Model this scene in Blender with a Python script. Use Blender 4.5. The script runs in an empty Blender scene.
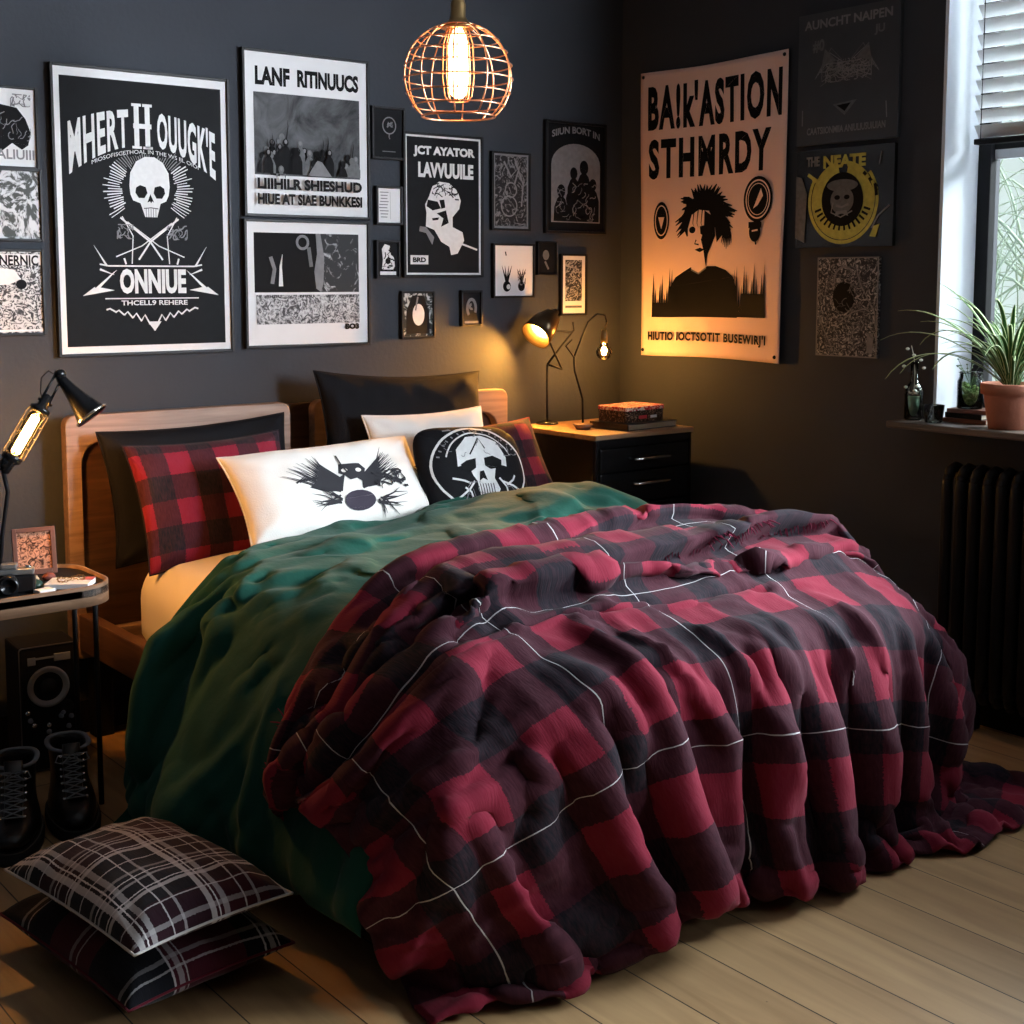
import bpy, bmesh, math, random
import numpy as np
from mathutils import Vector, Matrix, noise

# ------------------------------------------------------------------ camera
sc = bpy.context.scene
F_PX, CY, YAW, PITCH = 1354.9, 423.0, 0.90192558, 0.1051997
CAM = Vector((-3.7124, -3.9977, 1.3826))
cam = bpy.data.cameras.new('camera')
cam_ob = bpy.data.objects.new('camera', cam)
sc.collection.objects.link(cam_ob)
sc.camera = cam_ob
cam.sensor_width = 36
cam.lens = F_PX * 36 / 1024
cam.shift_y = -(512 - CY) / 1024
cam.clip_start = 0.05
FWH = Vector((math.cos(YAW), math.sin(YAW), 0))
FW = FWH * math.cos(PITCH) - Vector((0, 0, math.sin(PITCH)))
RT = Vector((math.sin(YAW), -math.cos(YAW), 0))
UP = RT.cross(FW)
_m = Matrix((RT, UP, -FW)).transposed().to_4x4()
_m.translation = CAM
cam_ob.matrix_world = _m

# ------------------------------------------------------------------ exposure, world, sun
sc.view_settings.view_transform = 'Standard'
sc.view_settings.look = 'None'
sc.view_settings.gamma = 1.0
sc.view_settings.use_curve_mapping = False
sc.view_settings.exposure = 0.48
world = bpy.data.worlds.new('world')
sc.world = world
world.use_nodes = True
_bg = world.node_tree.nodes['Background']
_bg.inputs[0].default_value = (0.80, 0.88, 0.86, 1)
_bg.inputs[1].default_value = 0.75
def light(name, kind, loc, energy, color=(1, 1, 1), direction=None, **kw):
    l = bpy.data.lights.new(name, kind)
    l.energy = energy
    l.color = color
    for k, v in kw.items():
        setattr(l, k, v)
    o = bpy.data.objects.new(name, l)
    sc.collection.objects.link(o)
    o.location = loc
    if direction is not None:
        o.rotation_euler = Vector(direction).to_track_quat('-Z', 'Y').to_euler()
    return o
light('sun', 'SUN', (3, -4, 4), 16.0, (0.93, 0.96, 1.0), (-0.74, 0.50, -0.49), angle=math.radians(28))
W1 = (-2.95, -1.46)      # visible window opening in y
W2 = (-4.95, -3.32)      # second window, out of view, added to let in more light
p = light('window_daylight', 'AREA', (0.26, (W1[0] + W1[1]) / 2, 1.70), 26.0, (0.82, 0.90, 1.0), (-1, 0, 0), shape='RECTANGLE', size=W1[1] - W1[0], size_y=1.5)
p.data.cycles.is_portal = True
light('window_skylight', 'AREA', (0.32, -2.42, 1.70), 165.0, (0.84, 0.91, 1.0), (-1, 0.30, -0.16), shape='RECTANGLE', size=1.0, size_y=1.5)
light('poster_fill', 'AREA', (0.20, (W2[0] + W2[1]) / 2, 1.85), 42.0, (0.84, 0.91, 1.0), (-2.5, 4.25, 0.02), shape='RECTANGLE', size=1.2, size_y=1.1, spread=math.radians(62))  # added fill, narrowed and aimed to brighten the posters on the back wall

# ------------------------------------------------------------------ helpers
def ray(u, v):
    return FW + RT * ((u - 512) / F_PX) - UP * ((v - CY) / F_PX)
def at(u, v, axis, val):
    r = ray(u, v)
    return CAM + r * ((val - CAM[axis]) / r[axis])

def mat(name, col, rough=0.6, metal=0.0, spec=None, emit=None, estr=0, bump=None, sheen=0, var=None):
    m = bpy.data.materials.new(name)
    m.use_nodes = True
    nt = m.node_tree
    b = nt.nodes['Principled BSDF']
    b.inputs['Base Color'].default_value = (*col, 1)
    b.inputs['Roughness'].default_value = rough
    b.inputs['Metallic'].default_value = metal
    if spec is None and rough >= 0.5 and not metal:
        spec = 0.12
    if spec is not None:
        b.inputs['Specular IOR Level'].default_value = spec
    if sheen:
        b.inputs['Sheen Weight'].default_value = sheen
        b.inputs['Sheen Roughness'].default_value = 0.5
    if emit:
        b.inputs['Emission Color'].default_value = (*emit, 1)
        b.inputs['Emission Strength'].default_value = estr
    tc = nt.nodes.new('ShaderNodeTexCoord')
    if bump:
        sc_, st = bump
        n = nt.nodes.new('ShaderNodeTexNoise'); n.inputs['Scale'].default_value = sc_
        n.inputs['Detail'].default_value = 4
        bp = nt.nodes.new('ShaderNodeBump'); bp.inputs['Strength'].default_value = st
        bp.inputs['Distance'].default_value = 0.01
        nt.links.new(tc.outputs['Object'], n.inputs['Vector'])
        nt.links.new(n.outputs['Fac'], bp.inputs['Height'])
        nt.links.new(bp.outputs['Normal'], b.inputs['Normal'])
    if var:
        sc_, amt = var
        n = nt.nodes.new('ShaderNodeTexNoise'); n.inputs['Scale'].default_value = sc_
        n.inputs['Detail'].default_value = 5
        mx = nt.nodes.new('ShaderNodeMix'); mx.data_type = 'RGBA'
        mx.inputs[6].default_value = tuple(c * (1 - amt) for c in col) + (1,)
        mx.inputs[7].default_value = tuple(min(1, c * (1 + amt)) for c in col) + (1,)
        nt.links.new(tc.outputs['Object'], n.inputs['Vector'])
        nt.links.new(n.outputs['Fac'], mx.inputs[0])
        nt.links.new(mx.outputs[2], b.inputs['Base Color'])
    return m

def math_node(nt, op, a, b=None, c=None):
    n = nt.nodes.new('ShaderNodeMath'); n.operation = op
    for i, x in enumerate((a, b, c)):
        if x is None: continue
        if isinstance(x, (int, float)): n.inputs[i].default_value = x
        else: nt.links.new(x, n.inputs[i])
    return n.outputs[0]
def mix_col(nt, fac, a, b):
    n = nt.nodes.new('ShaderNodeMix'); n.data_type = 'RGBA'
    for i, x in ((0, fac), (6, a), (7, b)):
        if isinstance(x, (int, float)): n.inputs[i].default_value = x
        elif isinstance(x, tuple): n.inputs[i].default_value = (*x, 1)
        else: nt.links.new(x, n.inputs[i])
    return n.outputs[2]

def link_ob(name, me, m=None, parent=None, smooth=False):
    o = bpy.data.objects.new(name, me)
    sc.collection.objects.link(o)
    if m: me.materials.append(m)
    if smooth:
        me.polygons.foreach_set('use_smooth', [True] * len(me.polygons)); me.update()
    if parent: o.parent = parent
    return o
def from_bm(name, bm, m=None, parent=None, smooth=False):
    me = bpy.data.meshes.new(name)
    bmesh.ops.recalc_face_normals(bm, faces=bm.faces)
    bm.to_mesh(me); bm.free()
    return link_ob(name, me, m, parent, smooth)
def thing(name, label, cat, loc=(0, 0, 0), rot=(0, 0, 0), group=None):
    o = bpy.data.objects.new(name, None)
    sc.collection.objects.link(o)
    o.empty_display_size = 0.05
    o.location = loc; o.rotation_euler = rot
    o['label'] = label; o['category'] = cat
    if group: o['group'] = group
    return o
def tag(o, label, cat, group=None, kind=None):
    o['label'] = label; o['category'] = cat
    if group: o['group'] = group
    if kind: o['kind'] = kind
    return o
def struct(o):
    o['kind'] = 'structure'
    return o

def box(bm, c, s, bev=0.0, rot=None):
    r = bmesh.ops.create_cube(bm, size=1)
    vs = r['verts']
    bmesh.ops.scale(bm, vec=s, verts=vs)
    if bev > 0:
        es = list({e for v in vs for e in v.link_edges})
        rb = bmesh.ops.bevel(bm, geom=es, offset=bev, segments=2, profile=0.6, affect='EDGES')
        vs = list({v for f in rb['faces'] for v in f.verts} | {v for v in vs if v.is_valid})
    if rot is not None:
        bmesh.ops.rotate(bm, cent=(0, 0, 0), matrix=rot, verts=vs)
    bmesh.ops.translate(bm, vec=c, verts=vs)
    return vs
def bx(bm, x0, x1, y0, y1, z0, z1, bev=0.0):
    return box(bm, ((x0 + x1) / 2, (y0 + y1) / 2, (z0 + z1) / 2), (abs(x1 - x0), abs(y1 - y0), abs(z1 - z0)), bev)
def tube(bm, pts, r, seg=8, close=False, caps=True):
    pts = [Vector(p) for p in pts]
    n = len(pts)
    rs = r if isinstance(r, (list, tuple)) else [r] * n
    rings = []
    prev = None
    for i, p in enumerate(pts):
        if close: d = pts[(i + 1) % n] - pts[i - 1]
        else: d = pts[min(i + 1, n - 1)] - pts[max(i - 1, 0)]
        d.normalize()
        if prev is None:
            a = Vector((0, 0, 1)) if abs(d.z) < 0.9 else Vector((1, 0, 0))
            s = d.cross(a).normalized()
        else:
            s = (prev - d * prev.dot(d)).normalized()
        prev = s
        t = d.cross(s)
        rings.append([bm.verts.new(p + (s * math.cos(2 * math.pi * k / seg) + t * math.sin(2 * math.pi * k / seg)) * rs[i]) for k in range(seg)])
    m = n if close else n - 1
    for i in range(m):
        A, B = rings[i], rings[(i + 1) % n]
        for k in range(seg):
            bm.faces.new((A[k], A[(k + 1) % seg], B[(k + 1) % seg], B[k]))
    if caps and not close:
        bm.faces.new(rings[0][::-1]); bm.faces.new(rings[-1])
def lathe(bm, prof, seg=32, c=(0, 0, 0), M=None):
    rings = []
    for r, z in prof:
        if r < 1e-5:
            rings.append([bm.verts.new((0, 0, z))])
        else:
            rings.append([bm.verts.new((r * math.cos(2 * math.pi * k / seg), r * math.sin(2 * math.pi * k / seg), z)) for k in range(seg)])
    for A, B in zip(rings, rings[1:]):
        for k in range(seg):
            a, b = A[k % len(A)], A[(k + 1) % len(A)]
            d, e = B[k % len(B)], B[(k + 1) % len(B)]
            f = [a, b, e, d]
            f = [x for i, x in enumerate(f) if x not in f[:i]]
            if len(f) > 2:
                bm.faces.new(f)
    vs = [v for r in rings for v in r]
    if M is not None:
        bmesh.ops.transform(bm, matrix=M, verts=vs)
    bmesh.ops.translate(bm, vec=c, verts=vs)
    return vs
def axis_mat(d):
    return Vector(d).normalized().to_track_quat('Z', 'Y').to_matrix().to_4x4()

# ------------------------------------------------------------------ materials
M = {}
M['wall'] = mat('charcoal_paint', (0.045, 0.050, 0.060), 0.75, bump=(60, 0.08), var=(3, 0.12))
M['reveal'] = mat('pale_window_plaster', (0.62, 0.66, 0.72), 0.6, var=(6, 0.08))
M['ceiling'] = mat('ceiling_paint', (0.30, 0.30, 0.31), 0.8)
M['black'] = mat('satin_black', (0.012, 0.012, 0.014), 0.55)
M['black_metal'] = mat('black_lacquered_metal', (0.010, 0.011, 0.013), 0.25, 0.3)
M['frame_black'] = mat('black_frame_wood', (0.008, 0.008, 0.009), 0.4, spec=0.2)
M['paper_white'] = mat('white_paper', (0.72, 0.72, 0.73), 0.55, var=(20, 0.04))
M['paper_black'] = mat('black_paper', (0.006, 0.0065, 0.008), 0.55, var=(30, 0.25), spec=0.08)
M['ink_black'] = mat('black_ink', (0.005, 0.005, 0.006), 0.6, spec=0.08)
M['ink_white'] = mat('white_ink', (0.70, 0.70, 0.70), 0.6, var=(60, 0.15))
M['ink_grey'] = mat('grey_ink', (0.20, 0.20, 0.21), 0.6, var=(60, 0.3))
M['ink_dim'] = mat('dim_grey_ink', (0.13, 0.135, 0.14), 0.6, var=(80, 0.4))
M['ink_yellow'] = mat('yellow_ink', (0.50, 0.46, 0.10), 0.6, var=(60, 0.35))
M['banner'] = mat('pink_cotton', (0.86, 0.62, 0.55), 0.85, bump=(300, 0.15), var=(5, 0.05))
M['chrome'] = mat('chrome', (0.75, 0.75, 0.75), 0.18, 1.0)
M['brass'] = mat('aged_brass', (0.30, 0.20, 0.09), 0.35, 1.0)
M['copper'] = mat('copper_wire', (0.80, 0.38, 0.22), 0.3, 1.0)
M['mattress'] = mat('cream_cotton', (0.78, 0.70, 0.58), 0.85, bump=(200, 0.1))
M['pillow_black'] = mat('black_cotton', (0.008, 0.008, 0.010), 0.8, sheen=0.0, bump=(250, 0.15))
M['pillow_white'] = mat('white_cotton', (0.80, 0.77, 0.73), 0.85, bump=(250, 0.12))
M['duvet'] = mat('green_cotton', (0.010, 0.070, 0.050), 0.8, sheen=0.06, bump=(60, 0.15), var=(5, 0.08))
M['terracotta'] = mat('terracotta', (0.42, 0.17, 0.11), 0.75, var=(12, 0.12), bump=(80, 0.1))
M['soil'] = mat('soil', (0.03, 0.02, 0.015), 0.95, bump=(60, 0.6))
M['leather'] = mat('black_leather', (0.012, 0.011, 0.012), 0.32, bump=(90, 0.12))
M['rubber'] = mat('black_rubber', (0.02, 0.02, 0.02), 0.55)
M['lace'] = mat('grey_lace', (0.22, 0.24, 0.27), 0.6)
M['blind'] = mat('white_slat', (0.80, 0.82, 0.84), 0.5)
M['radiator'] = mat('black_radiator_enamel', (0.007, 0.007, 0.008), 0.5, spec=0.25)

def wood(name, c1, c2, scale=1.0, rough=0.45, axis=0):
    m = mat(name, c1, rough)
    nt = m.node_tree; b = nt.nodes['Principled BSDF']
    tc = nt.nodes.new('ShaderNodeTexCoord'); mp = nt.nodes.new('ShaderNodeMapping')
    s = [14 * scale] * 3; s[axis] = 1.3 * scale
    mp.inputs['Scale'].default_value = s
    n = nt.nodes.new('ShaderNodeTexNoise'); n.inputs['Scale'].default_value = 2.0; n.inputs['Detail'].default_value = 8; n.inputs['Distortion'].default_value = 1.2
    nt.links.new(tc.outputs['Object'], mp.inputs[0]); nt.links.new(mp.outputs[0], n.inputs['Vector'])
    cr = nt.nodes.new('ShaderNodeValToRGB')
    cr.color_ramp.elements[0].position = 0.32; cr.color_ramp.elements[0].color = (*c2, 1)
    cr.color_ramp.elements[1].position = 0.66; cr.color_ramp.elements[1].color = (*c1, 1)
    nt.links.new(n.outputs['Fac'], cr.inputs[0])
    nt.links.new(cr.outputs[0], b.inputs['Base Color'])
    bp = nt.nodes.new('ShaderNodeBump'); bp.inputs['Strength'].default_value = 0.15; bp.inputs['Distance'].default_value = 0.004
    nt.links.new(n.outputs['Fac'], bp.inputs['Height']); nt.links.new(bp.outputs[0], b.inputs['Normal'])
    return m
M['wood_light'] = wood('light_oak', (0.33, 0.21, 0.15), (0.19, 0.115, 0.08))
M['wood_panel'] = wood('dark_walnut', (0.085, 0.038, 0.020), (0.03, 0.013, 0.008))
M['wood_rail'] = wood('bed_rail_wood', (0.16, 0.075, 0.035), (0.08, 0.035, 0.018), axis=1)
M['wood_table'] = wood('table_wood', (0.26, 0.15, 0.09), (0.13, 0.07, 0.04))
M['wood_top'] = wood('cabinet_top_wood', (0.40, 0.24, 0.13), (0.24, 0.13, 0.07))
M['sill_wood'] = wood('sill_wood', (0.13, 0.09, 0.07), (0.05, 0.04, 0.035), axis=1)

def floor_mat():
    m = mat('oak_floorboards', (0.4, 0.3, 0.2), 0.42)
    nt = m.node_tree; b = nt.nodes['Principled BSDF']; L = nt.links.new
    tc = nt.nodes.new('ShaderNodeTexCoord'); sp = nt.nodes.new('ShaderNodeSeparateXYZ')
    L(tc.outputs['Object'], sp.inputs[0])
    px = math_node(nt, 'DIVIDE', math_node(nt, 'ADD', sp.outputs[0], 0.03), 0.172)
    ix = math_node(nt, 'FLOOR', px); fx = math_node(nt, 'SUBTRACT', px, ix)
    wn = nt.nodes.new('ShaderNodeTexWhiteNoise'); wn.noise_dimensions = '1D'; L(ix, wn.inputs['W'])
    py = math_node(nt, 'ADD', math_node(nt, 'DIVIDE', sp.outputs[1], 2.1), math_node(nt, 'MULTIPLY', wn.outputs['Value'], 3.7))
    iy = math_node(nt, 'FLOOR', py); fy = math_node(nt, 'SUBTRACT', py, iy)
    wn2 = nt.nodes.new('ShaderNodeTexWhiteNoise'); wn2.noise_dimensions = '2D'
    cb = nt.nodes.new('ShaderNodeCombineXYZ'); L(ix, cb.inputs[0]); L(iy, cb.inputs[1]); L(cb.outputs[0], wn2.inputs['Vector'])
    mp = nt.nodes.new('ShaderNodeMapping'); mp.inputs['Scale'].default_value = (11, 0.9, 1)
    cb2 = nt.nodes.new('ShaderNodeCombineXYZ')
    L(sp.outputs[0], cb2.inputs[0]); L(math_node(nt, 'ADD', sp.outputs[1], math_node(nt, 'MULTIPLY', wn2.outputs['Value'], 9)), cb2.inputs[1])
    L(cb2.outputs[0], mp.inputs[0])
    n = nt.nodes.new('ShaderNodeTexNoise'); n.inputs['Scale'].default_value = 2.2; n.inputs['Detail'].default_value = 9; n.inputs['Distortion'].default_value = 0.8
    L(mp.outputs[0], n.inputs['Vector'])
    f = math_node(nt, 'ADD', math_node(nt, 'MULTIPLY', n.outputs['Fac'], 0.8), math_node(nt, 'MULTIPLY', wn2.outputs['Value'], 0.30))
    col = mix_col(nt, f, (0.22, 0.112, 0.045), (0.60, 0.385, 0.19))
    g1 = math_node(nt, 'LESS_THAN', fx, 0.018); g2 = math_node(nt, 'LESS_THAN', fy, 0.0018)
    gap = math_node(nt, 'MAXIMUM', g1, g2)
    vo = nt.nodes.new('ShaderNodeTexVoronoi'); vo.inputs['Scale'].default_value = 7
    L(tc.outputs['Object'], vo.inputs['Vector'])
    speck = math_node(nt, 'LESS_THAN', vo.outputs['Distance'], 0.028)
    col2 = mix_col(nt, math_node(nt, 'MULTIPLY', speck, 0.6), col, (0.06, 0.035, 0.02))
    col3 = mix_col(nt, gap, col2, (0.018, 0.011, 0.007))
    L(col3, b.inputs['Base Color'])
    bp = nt.nodes.new('ShaderNodeBump'); bp.inputs['Strength'].default_value = 0.3; bp.inputs['Distance'].default_value = 0.004
    L(math_node(nt, 'SUBTRACT', math_node(nt, 'MULTIPLY', n.outputs['Fac'], 0.4), gap), bp.inputs['Height'])
    L(bp.outputs[0], b.inputs['Normal'])
    return m
M['floor'] = floor_mat()

def plaid(name, red, dark, period, white=None, wperiod=None, mode='buffalo', offs=(0.0, 0.0), sheen=0.04, wlev=0.5, sc2=1.0):
    """woven check from UV in metres"""
    m = mat(name, red, 0.88, sheen=sheen)
    nt = m.node_tree; b = nt.nodes['Principled BSDF']; L = nt.links.new
    uv = nt.nodes.new('ShaderNodeUVMap'); sp = nt.nodes.new('ShaderNodeSeparateXYZ')
    nz = nt.nodes.new('ShaderNodeTexNoise'); nz.inputs['Scale'].default_value = 220; nz.inputs['Detail'].default_value = 2
    L(uv.outputs[0], nz.inputs['Vector']); L(uv.outputs[0], sp.inputs[0])
    j = math_node(nt, 'MULTIPLY', math_node(nt, 'SUBTRACT', nz.outputs['Fac'], 0.5), 0.010 if mode == 'buffalo' else 0.004)
    def ax(o, off):
        return math_node(nt, 'ADD', math_node(nt, 'ADD', o, off), j)
    U, V = ax(sp.outputs[0], offs[0]), ax(sp.outputs[1], offs[1])
    U0, V0 = sp.outputs[0], sp.outputs[1]
    def stripe(c, p, a, w):       # 1 inside [a, a+w) of each period p (all metres)
        t = math_node(nt, 'MODULO', math_node(nt, 'ADD', c, 50 * p - a), p)
        return math_node(nt, 'LESS_THAN', t, w)
    if mode == 'buffalo':
        su, sv = stripe(U, period, 0, period / 2), stripe(V, period, 0, period / 2)
        s = math_node(nt, 'MULTIPLY', math_node(nt, 'ADD', su, sv), 0.5)
        mid = tuple(r * 0.18 + d * 0.82 for r, d in zip(red, dark))
        cr = nt.nodes.new('ShaderNodeValToRGB'); cr.color_ramp.interpolation = 'CONSTANT'
        e = cr.color_ramp.elements; e[0].position = 0; e[0].color = (*dark, 1)
        e[1].position = 0.25; e[1].color = (*mid, 1)
        k = e.new(0.75); k.color = (*red, 1)
        L(s, cr.inputs[0]); col = cr.outputs[0]
    else:
        # tartan: dark ground, some red blocks, many fine pale lines
        su, sv = stripe(U, period, 0, period * 0.4), stripe(V, period, 0, period * 0.4)
        col = mix_col(nt, math_node(nt, 'MULTIPLY', math_node(nt, 'ADD', su, sv), 0.5), dark, red)
    fib = nt.nodes.new('ShaderNodeTexNoise'); fib.inputs['Scale'].default_value = 60 * sc2; fib.inputs['Detail'].default_value = 6
    mp = nt.nodes.new('ShaderNodeMapping'); mp.inputs['Scale'].default_value = (4, 0.8, 1)
    L(uv.outputs[0], mp.inputs[0]); L(mp.outputs[0], fib.inputs['Vector'])
    ft = math_node(nt, 'MULTIPLY', math_node(nt, 'SUBTRACT', fib.outputs['Fac'], 0.35), 0.22)
    col = mix_col(nt, math_node(nt, 'MAXIMUM', ft, 0.0), col, (0.34, 0.09, 0.12) if mode == 'buffalo' else (0.03, 0.03, 0.035))
    if white:
        for (c, p, a, w, lev) in white:
            src = (U0 if c == 'u' else V0) if mode == 'buffalo' else (U if c == 'u' else V)
            col = mix_col(nt, math_node(nt, 'MULTIPLY', stripe(src, p, a, w), lev), col, (0.60, 0.58, 0.60))
    L(col, b.inputs['Base Color'])
    bp = nt.nodes.new('ShaderNodeBump'); bp.inputs['Strength'].default_value = 0.35; bp.inputs['Distance'].default_value = 0.003
    cre = nt.nodes.new('ShaderNodeTexNoise'); cre.inputs['Scale'].default_value = 9; cre.inputs['Detail'].default_value = 3; cre.inputs['Distortion'].default_value = 0.6
    mp2 = nt.nodes.new('ShaderNodeMapping'); mp2.inputs['Scale'].default_value = (1.6, 0.7, 1); L(uv.outputs[0], mp2.inputs[0]); L(mp2.outputs[0], cre.inputs['Vector'])
    L(math_node(nt, 'ADD', fib.outputs['Fac'], math_node(nt, 'MULTIPLY', cre.outputs['Fac'], 2.0)), bp.inputs['Height']); L(bp.outputs[0], b.inputs['Normal'])
    return m
RED, DARK = (0.26, 0.018, 0.040), (0.010, 0.011, 0.016)
M['plaid_throw'] = plaid('buffalo_check_wool', (0.19, 0.012, 0.030), (0.007, 0.008, 0.013), 0.235,
                         white=[('u', 0.47, 0.175, 0.0022, 0.8), ('v', 0.47, 0.175, 0.0022, 0.8)])
M['plaid_pillow'] = plaid('red_check_cotton', (0.20, 0.012, 0.030), DARK, 0.15)
M['plaid_pillow2'] = plaid('red_check_cotton_right', (0.22, 0.016, 0.035), DARK, 0.13)
def wl(axis, spec):
    return [(axis, 0.16, a, w, min(1, l * 1.3)) for a, w, l in spec]
M['tartan_top'] = plaid('grey_tartan', (0.040, 0.006, 0.012), (0.006, 0.007, 0.013), 0.32, mode='tartan', sheen=0.1,
    white=wl('u', [(0.0, .012, .55), (0.018, .003, .8), (0.028, .012, .35), (0.075, .003, .6), (0.10, .006, .35)]) + wl('v', [(0.0, .010, .5), (0.016, .003, .8), (0.045, .006, .35), (0.06, .003, .8), (0.075, .008, .25), (0.12, .003, .6)]))
M['tartan_low'] = plaid('maroon_tartan', (0.11, 0.008, 0.020), (0.006, 0.006, 0.010), 0.40, mode='tartan', sheen=0.1, offs=(0.08, 0.10),
    white=[('u', 0.2, 0.0, 0.004, .8), ('u', 0.2, 0.012, 0.012, .4), ('u', 0.2, 0.03, 0.003, .6), ('v', 0.2, 0.05, 0.004, .5), ('v', 0.2, 0.07, 0.010, .3)])

def photo_mat(name, dark, lite, scale=30, thresh=0.5, soft=0.04, dist=1.5, seed=0.0, stretch=(1, 1, 1), rough=0.35):
    """blotchy black and white photocopy picture"""
    m = mat(name, dark, rough, spec=0.15)
    nt = m.node_tree; b = nt.nodes['Principled BSDF']; L = nt.links.new
    tc = nt.nodes.new('ShaderNodeTexCoord'); mp = nt.nodes.new('ShaderNodeMapping')
    mp.inputs['Location'].default_value = (seed, seed * 1.7, seed * 0.6); mp.inputs['Scale'].default_value = stretch
    L(tc.outputs['Object'], mp.inputs[0])
    n = nt.nodes.new('ShaderNodeTexNoise'); n.inputs['Scale'].default_value = scale; n.inputs['Detail'].default_value = 7
    n.inputs['Distortion'].default_value = dist; n.inputs['Roughness'].default_value = 0.62
    L(mp.outputs[0], n.inputs['Vector'])
    cr = nt.nodes.new('ShaderNodeValToRGB')
    cr.color_ramp.elements[0].position = thresh - soft; cr.color_ramp.elements[0].color = (*dark, 1)
    cr.color_ramp.elements[1].position = thresh + soft; cr.color_ramp.elements[1].color = (*lite, 1)
    L(n.outputs['Fac'], cr.inputs[0]); L(cr.outputs[0], b.inputs['Base Color'])
    return m

def glass_mat(name, tint=(1, 1, 1), refl=0.08):
    m = bpy.data.materials.new(name); m.use_nodes = True
    nt = m.node_tree; nt.nodes.clear()
    out = nt.nodes.new('ShaderNodeOutputMaterial'); t = nt.nodes.new('ShaderNodeBsdfTransparent'); g = nt.nodes.new('ShaderNodeBsdfGlossy')
    t.inputs[0].default_value = (*tint, 1); g.inputs['Roughness'].default_value = 0.03
    fr = nt.nodes.new('ShaderNodeFresnel'); fr.inputs[0].default_value = 1.45
    mx = nt.nodes.new('ShaderNodeMixShader')
    nt.links.new(fr.outputs[0], mx.inputs[0]); nt.links.new(t.outputs[0], mx.inputs[1]); nt.links.new(g.outputs[0], mx.inputs[2])
    nt.links.new(mx.outputs[0], out.inputs[0])
    return m
M['glass'] = glass_mat('clear_glass', (0.93, 0.97, 0.97))
M['glass_green'] = glass_mat('green_tinted_glass', (0.55, 0.72, 0.58))
M['glass_amber'] = glass_mat('bulb_glass', (1.0, 0.93, 0.82))

# ------------------------------------------------------------------ the room
RX0, RY0, RH = -4.9, -5.6, 2.85
def slab(name, x0, x1, y0, y1, z0, z1, m):
    bm = bmesh.new(); bx(bm, x0, x1, y0, y1, z0, z1)
    return struct(from_bm(name, bm, m))
slab('floor', RX0, 0.02, RY0, 0.02, -0.05, 0, M['floor'])
slab('ceiling', RX0, 0.02, RY0, 0.02, RH, RH + 0.05, M['ceiling'])
slab('wall_back', RX0, 0.30, 0, 0.1, 0, RH, M['wall'])
slab('wall_left', RX0 - 0.1, RX0, RY0, 0, 0, RH, M['wall'])
slab('wall_front', RX0, 0.30, RY0 - 0.1, RY0, 0, RH, M['wall'])
SILL, HEAD, DEP = 0.94, 2.46, 0.26
bm = bmesh.new()
ys = [RY0, W2[0], W2[1], W1[0], W1[1], 0.0]
bx(bm, 0, DEP, ys[0], ys[1], 0, RH); bx(bm, 0, DEP, ys[2], ys[3], 0, RH); bx(bm, 0, DEP, ys[4], ys[5], 0, RH)
for a, b in (W1, W2):
    bx(bm, 0, DEP, a, b, 0, SILL - 0.02); bx(bm, 0, DEP, a, b, HEAD, RH)
struct(from_bm('wall_right', bm, M['wall']))
bm = bmesh.new(); bx(bm, -2.6, -0.0005, -0.018, -0.0005, 0, 0.10, 0.003); bx(bm, RX0, -2.6, -0.018, -0.0005, 0, 0.10, 0.003)
struct(from_bm('baseboard_back', bm, M['black']))
bm = bmesh.new(); bx(bm, -0.018, -0.0005, RY0, -0.02, 0, 0.10, 0.003)
struct(from_bm('baseboard_right', bm, M['black']))

for k, (a, b) in enumerate((W1, W2)):  # the W2 window is unseen, added for the light it lets in
    t = 0.012
    bm = bmesh.new()       # plastered reveal lining
    bx(bm, 0.001, DEP, b - t, b - 0.0005, SILL, HEAD); bx(bm, 0.001, DEP, a + 0.0005, a + t, SILL, HEAD); bx(bm, 0.001, DEP, a + t, b - t, HEAD - t, HEAD)
    struct(from_bm('trim_%d' % (k + 1), bm, M['reveal']))
    w = bpy.data.objects.new('window_%d' % (k + 1), None); sc.collection.objects.link(w); struct(w)
    w.location = (0.2, (a + b) / 2, SILL)
    h = (b - a) / 2 - t; H = HEAD - SILL - t
    bm = bmesh.new()
    for (y0, y1, z0, z1) in ((h - 0.045, h, 0, H), (-h, -h + 0.045, 0, H), (-h, h, 0, 0.05), (-h, h, H - 0.05, H), (-0.03, 0.03, 0.05, H - 0.05)):
        bx(bm, -0.015, 0.04, y0, y1, z0, z1, 0.003)
    from_bm('window_frame', bm, M['black'], w)
    bm = bmesh.new()
    for s in (-1, 1):
        y0, y1 = (-h + 0.045, -0.03) if s < 0 else (0.03, h - 0.045)
        bx(bm, 0.004, 0.03, y0, y1, 0.855, 0.885, 0.003)
    from_bm('meeting_rail', bm, M['black'], w)
    bm = bmesh.new()
    for s in (-1, 1):
        y0, y1 = (-h + 0.045, -0.03) if s < 0 else (0.03, h - 0.045)
        bx(bm, 0.006, 0.028, y0, y1, 0.825, 0.855, 0.003)
    from_bm('lower_sash_rail', bm, M['reveal'], w)
    bm = bmesh.new(); bx(bm, 0.014, 0.018, -h + 0.04, h - 0.04, 0.04, H - 0.04)
    from_bm('pane', bm, M['glass'], w)

# sills
bm = bmesh.new(); bx(bm, -0.14, 0.185, W1[0] - 0.07, W1[1] + 0.075, SILL - 0.022, SILL, 0.006)
o = struct(from_bm('trim_3', bm, M['sill_wood']))
bm = bmesh.new(); bx(bm, -0.14, 0.185, W2[0] - 0.07, W2[1] + 0.075, SILL - 0.022, SILL, 0.006)
o = struct(from_bm('trim_4', bm, M['sill_wood']))

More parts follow.
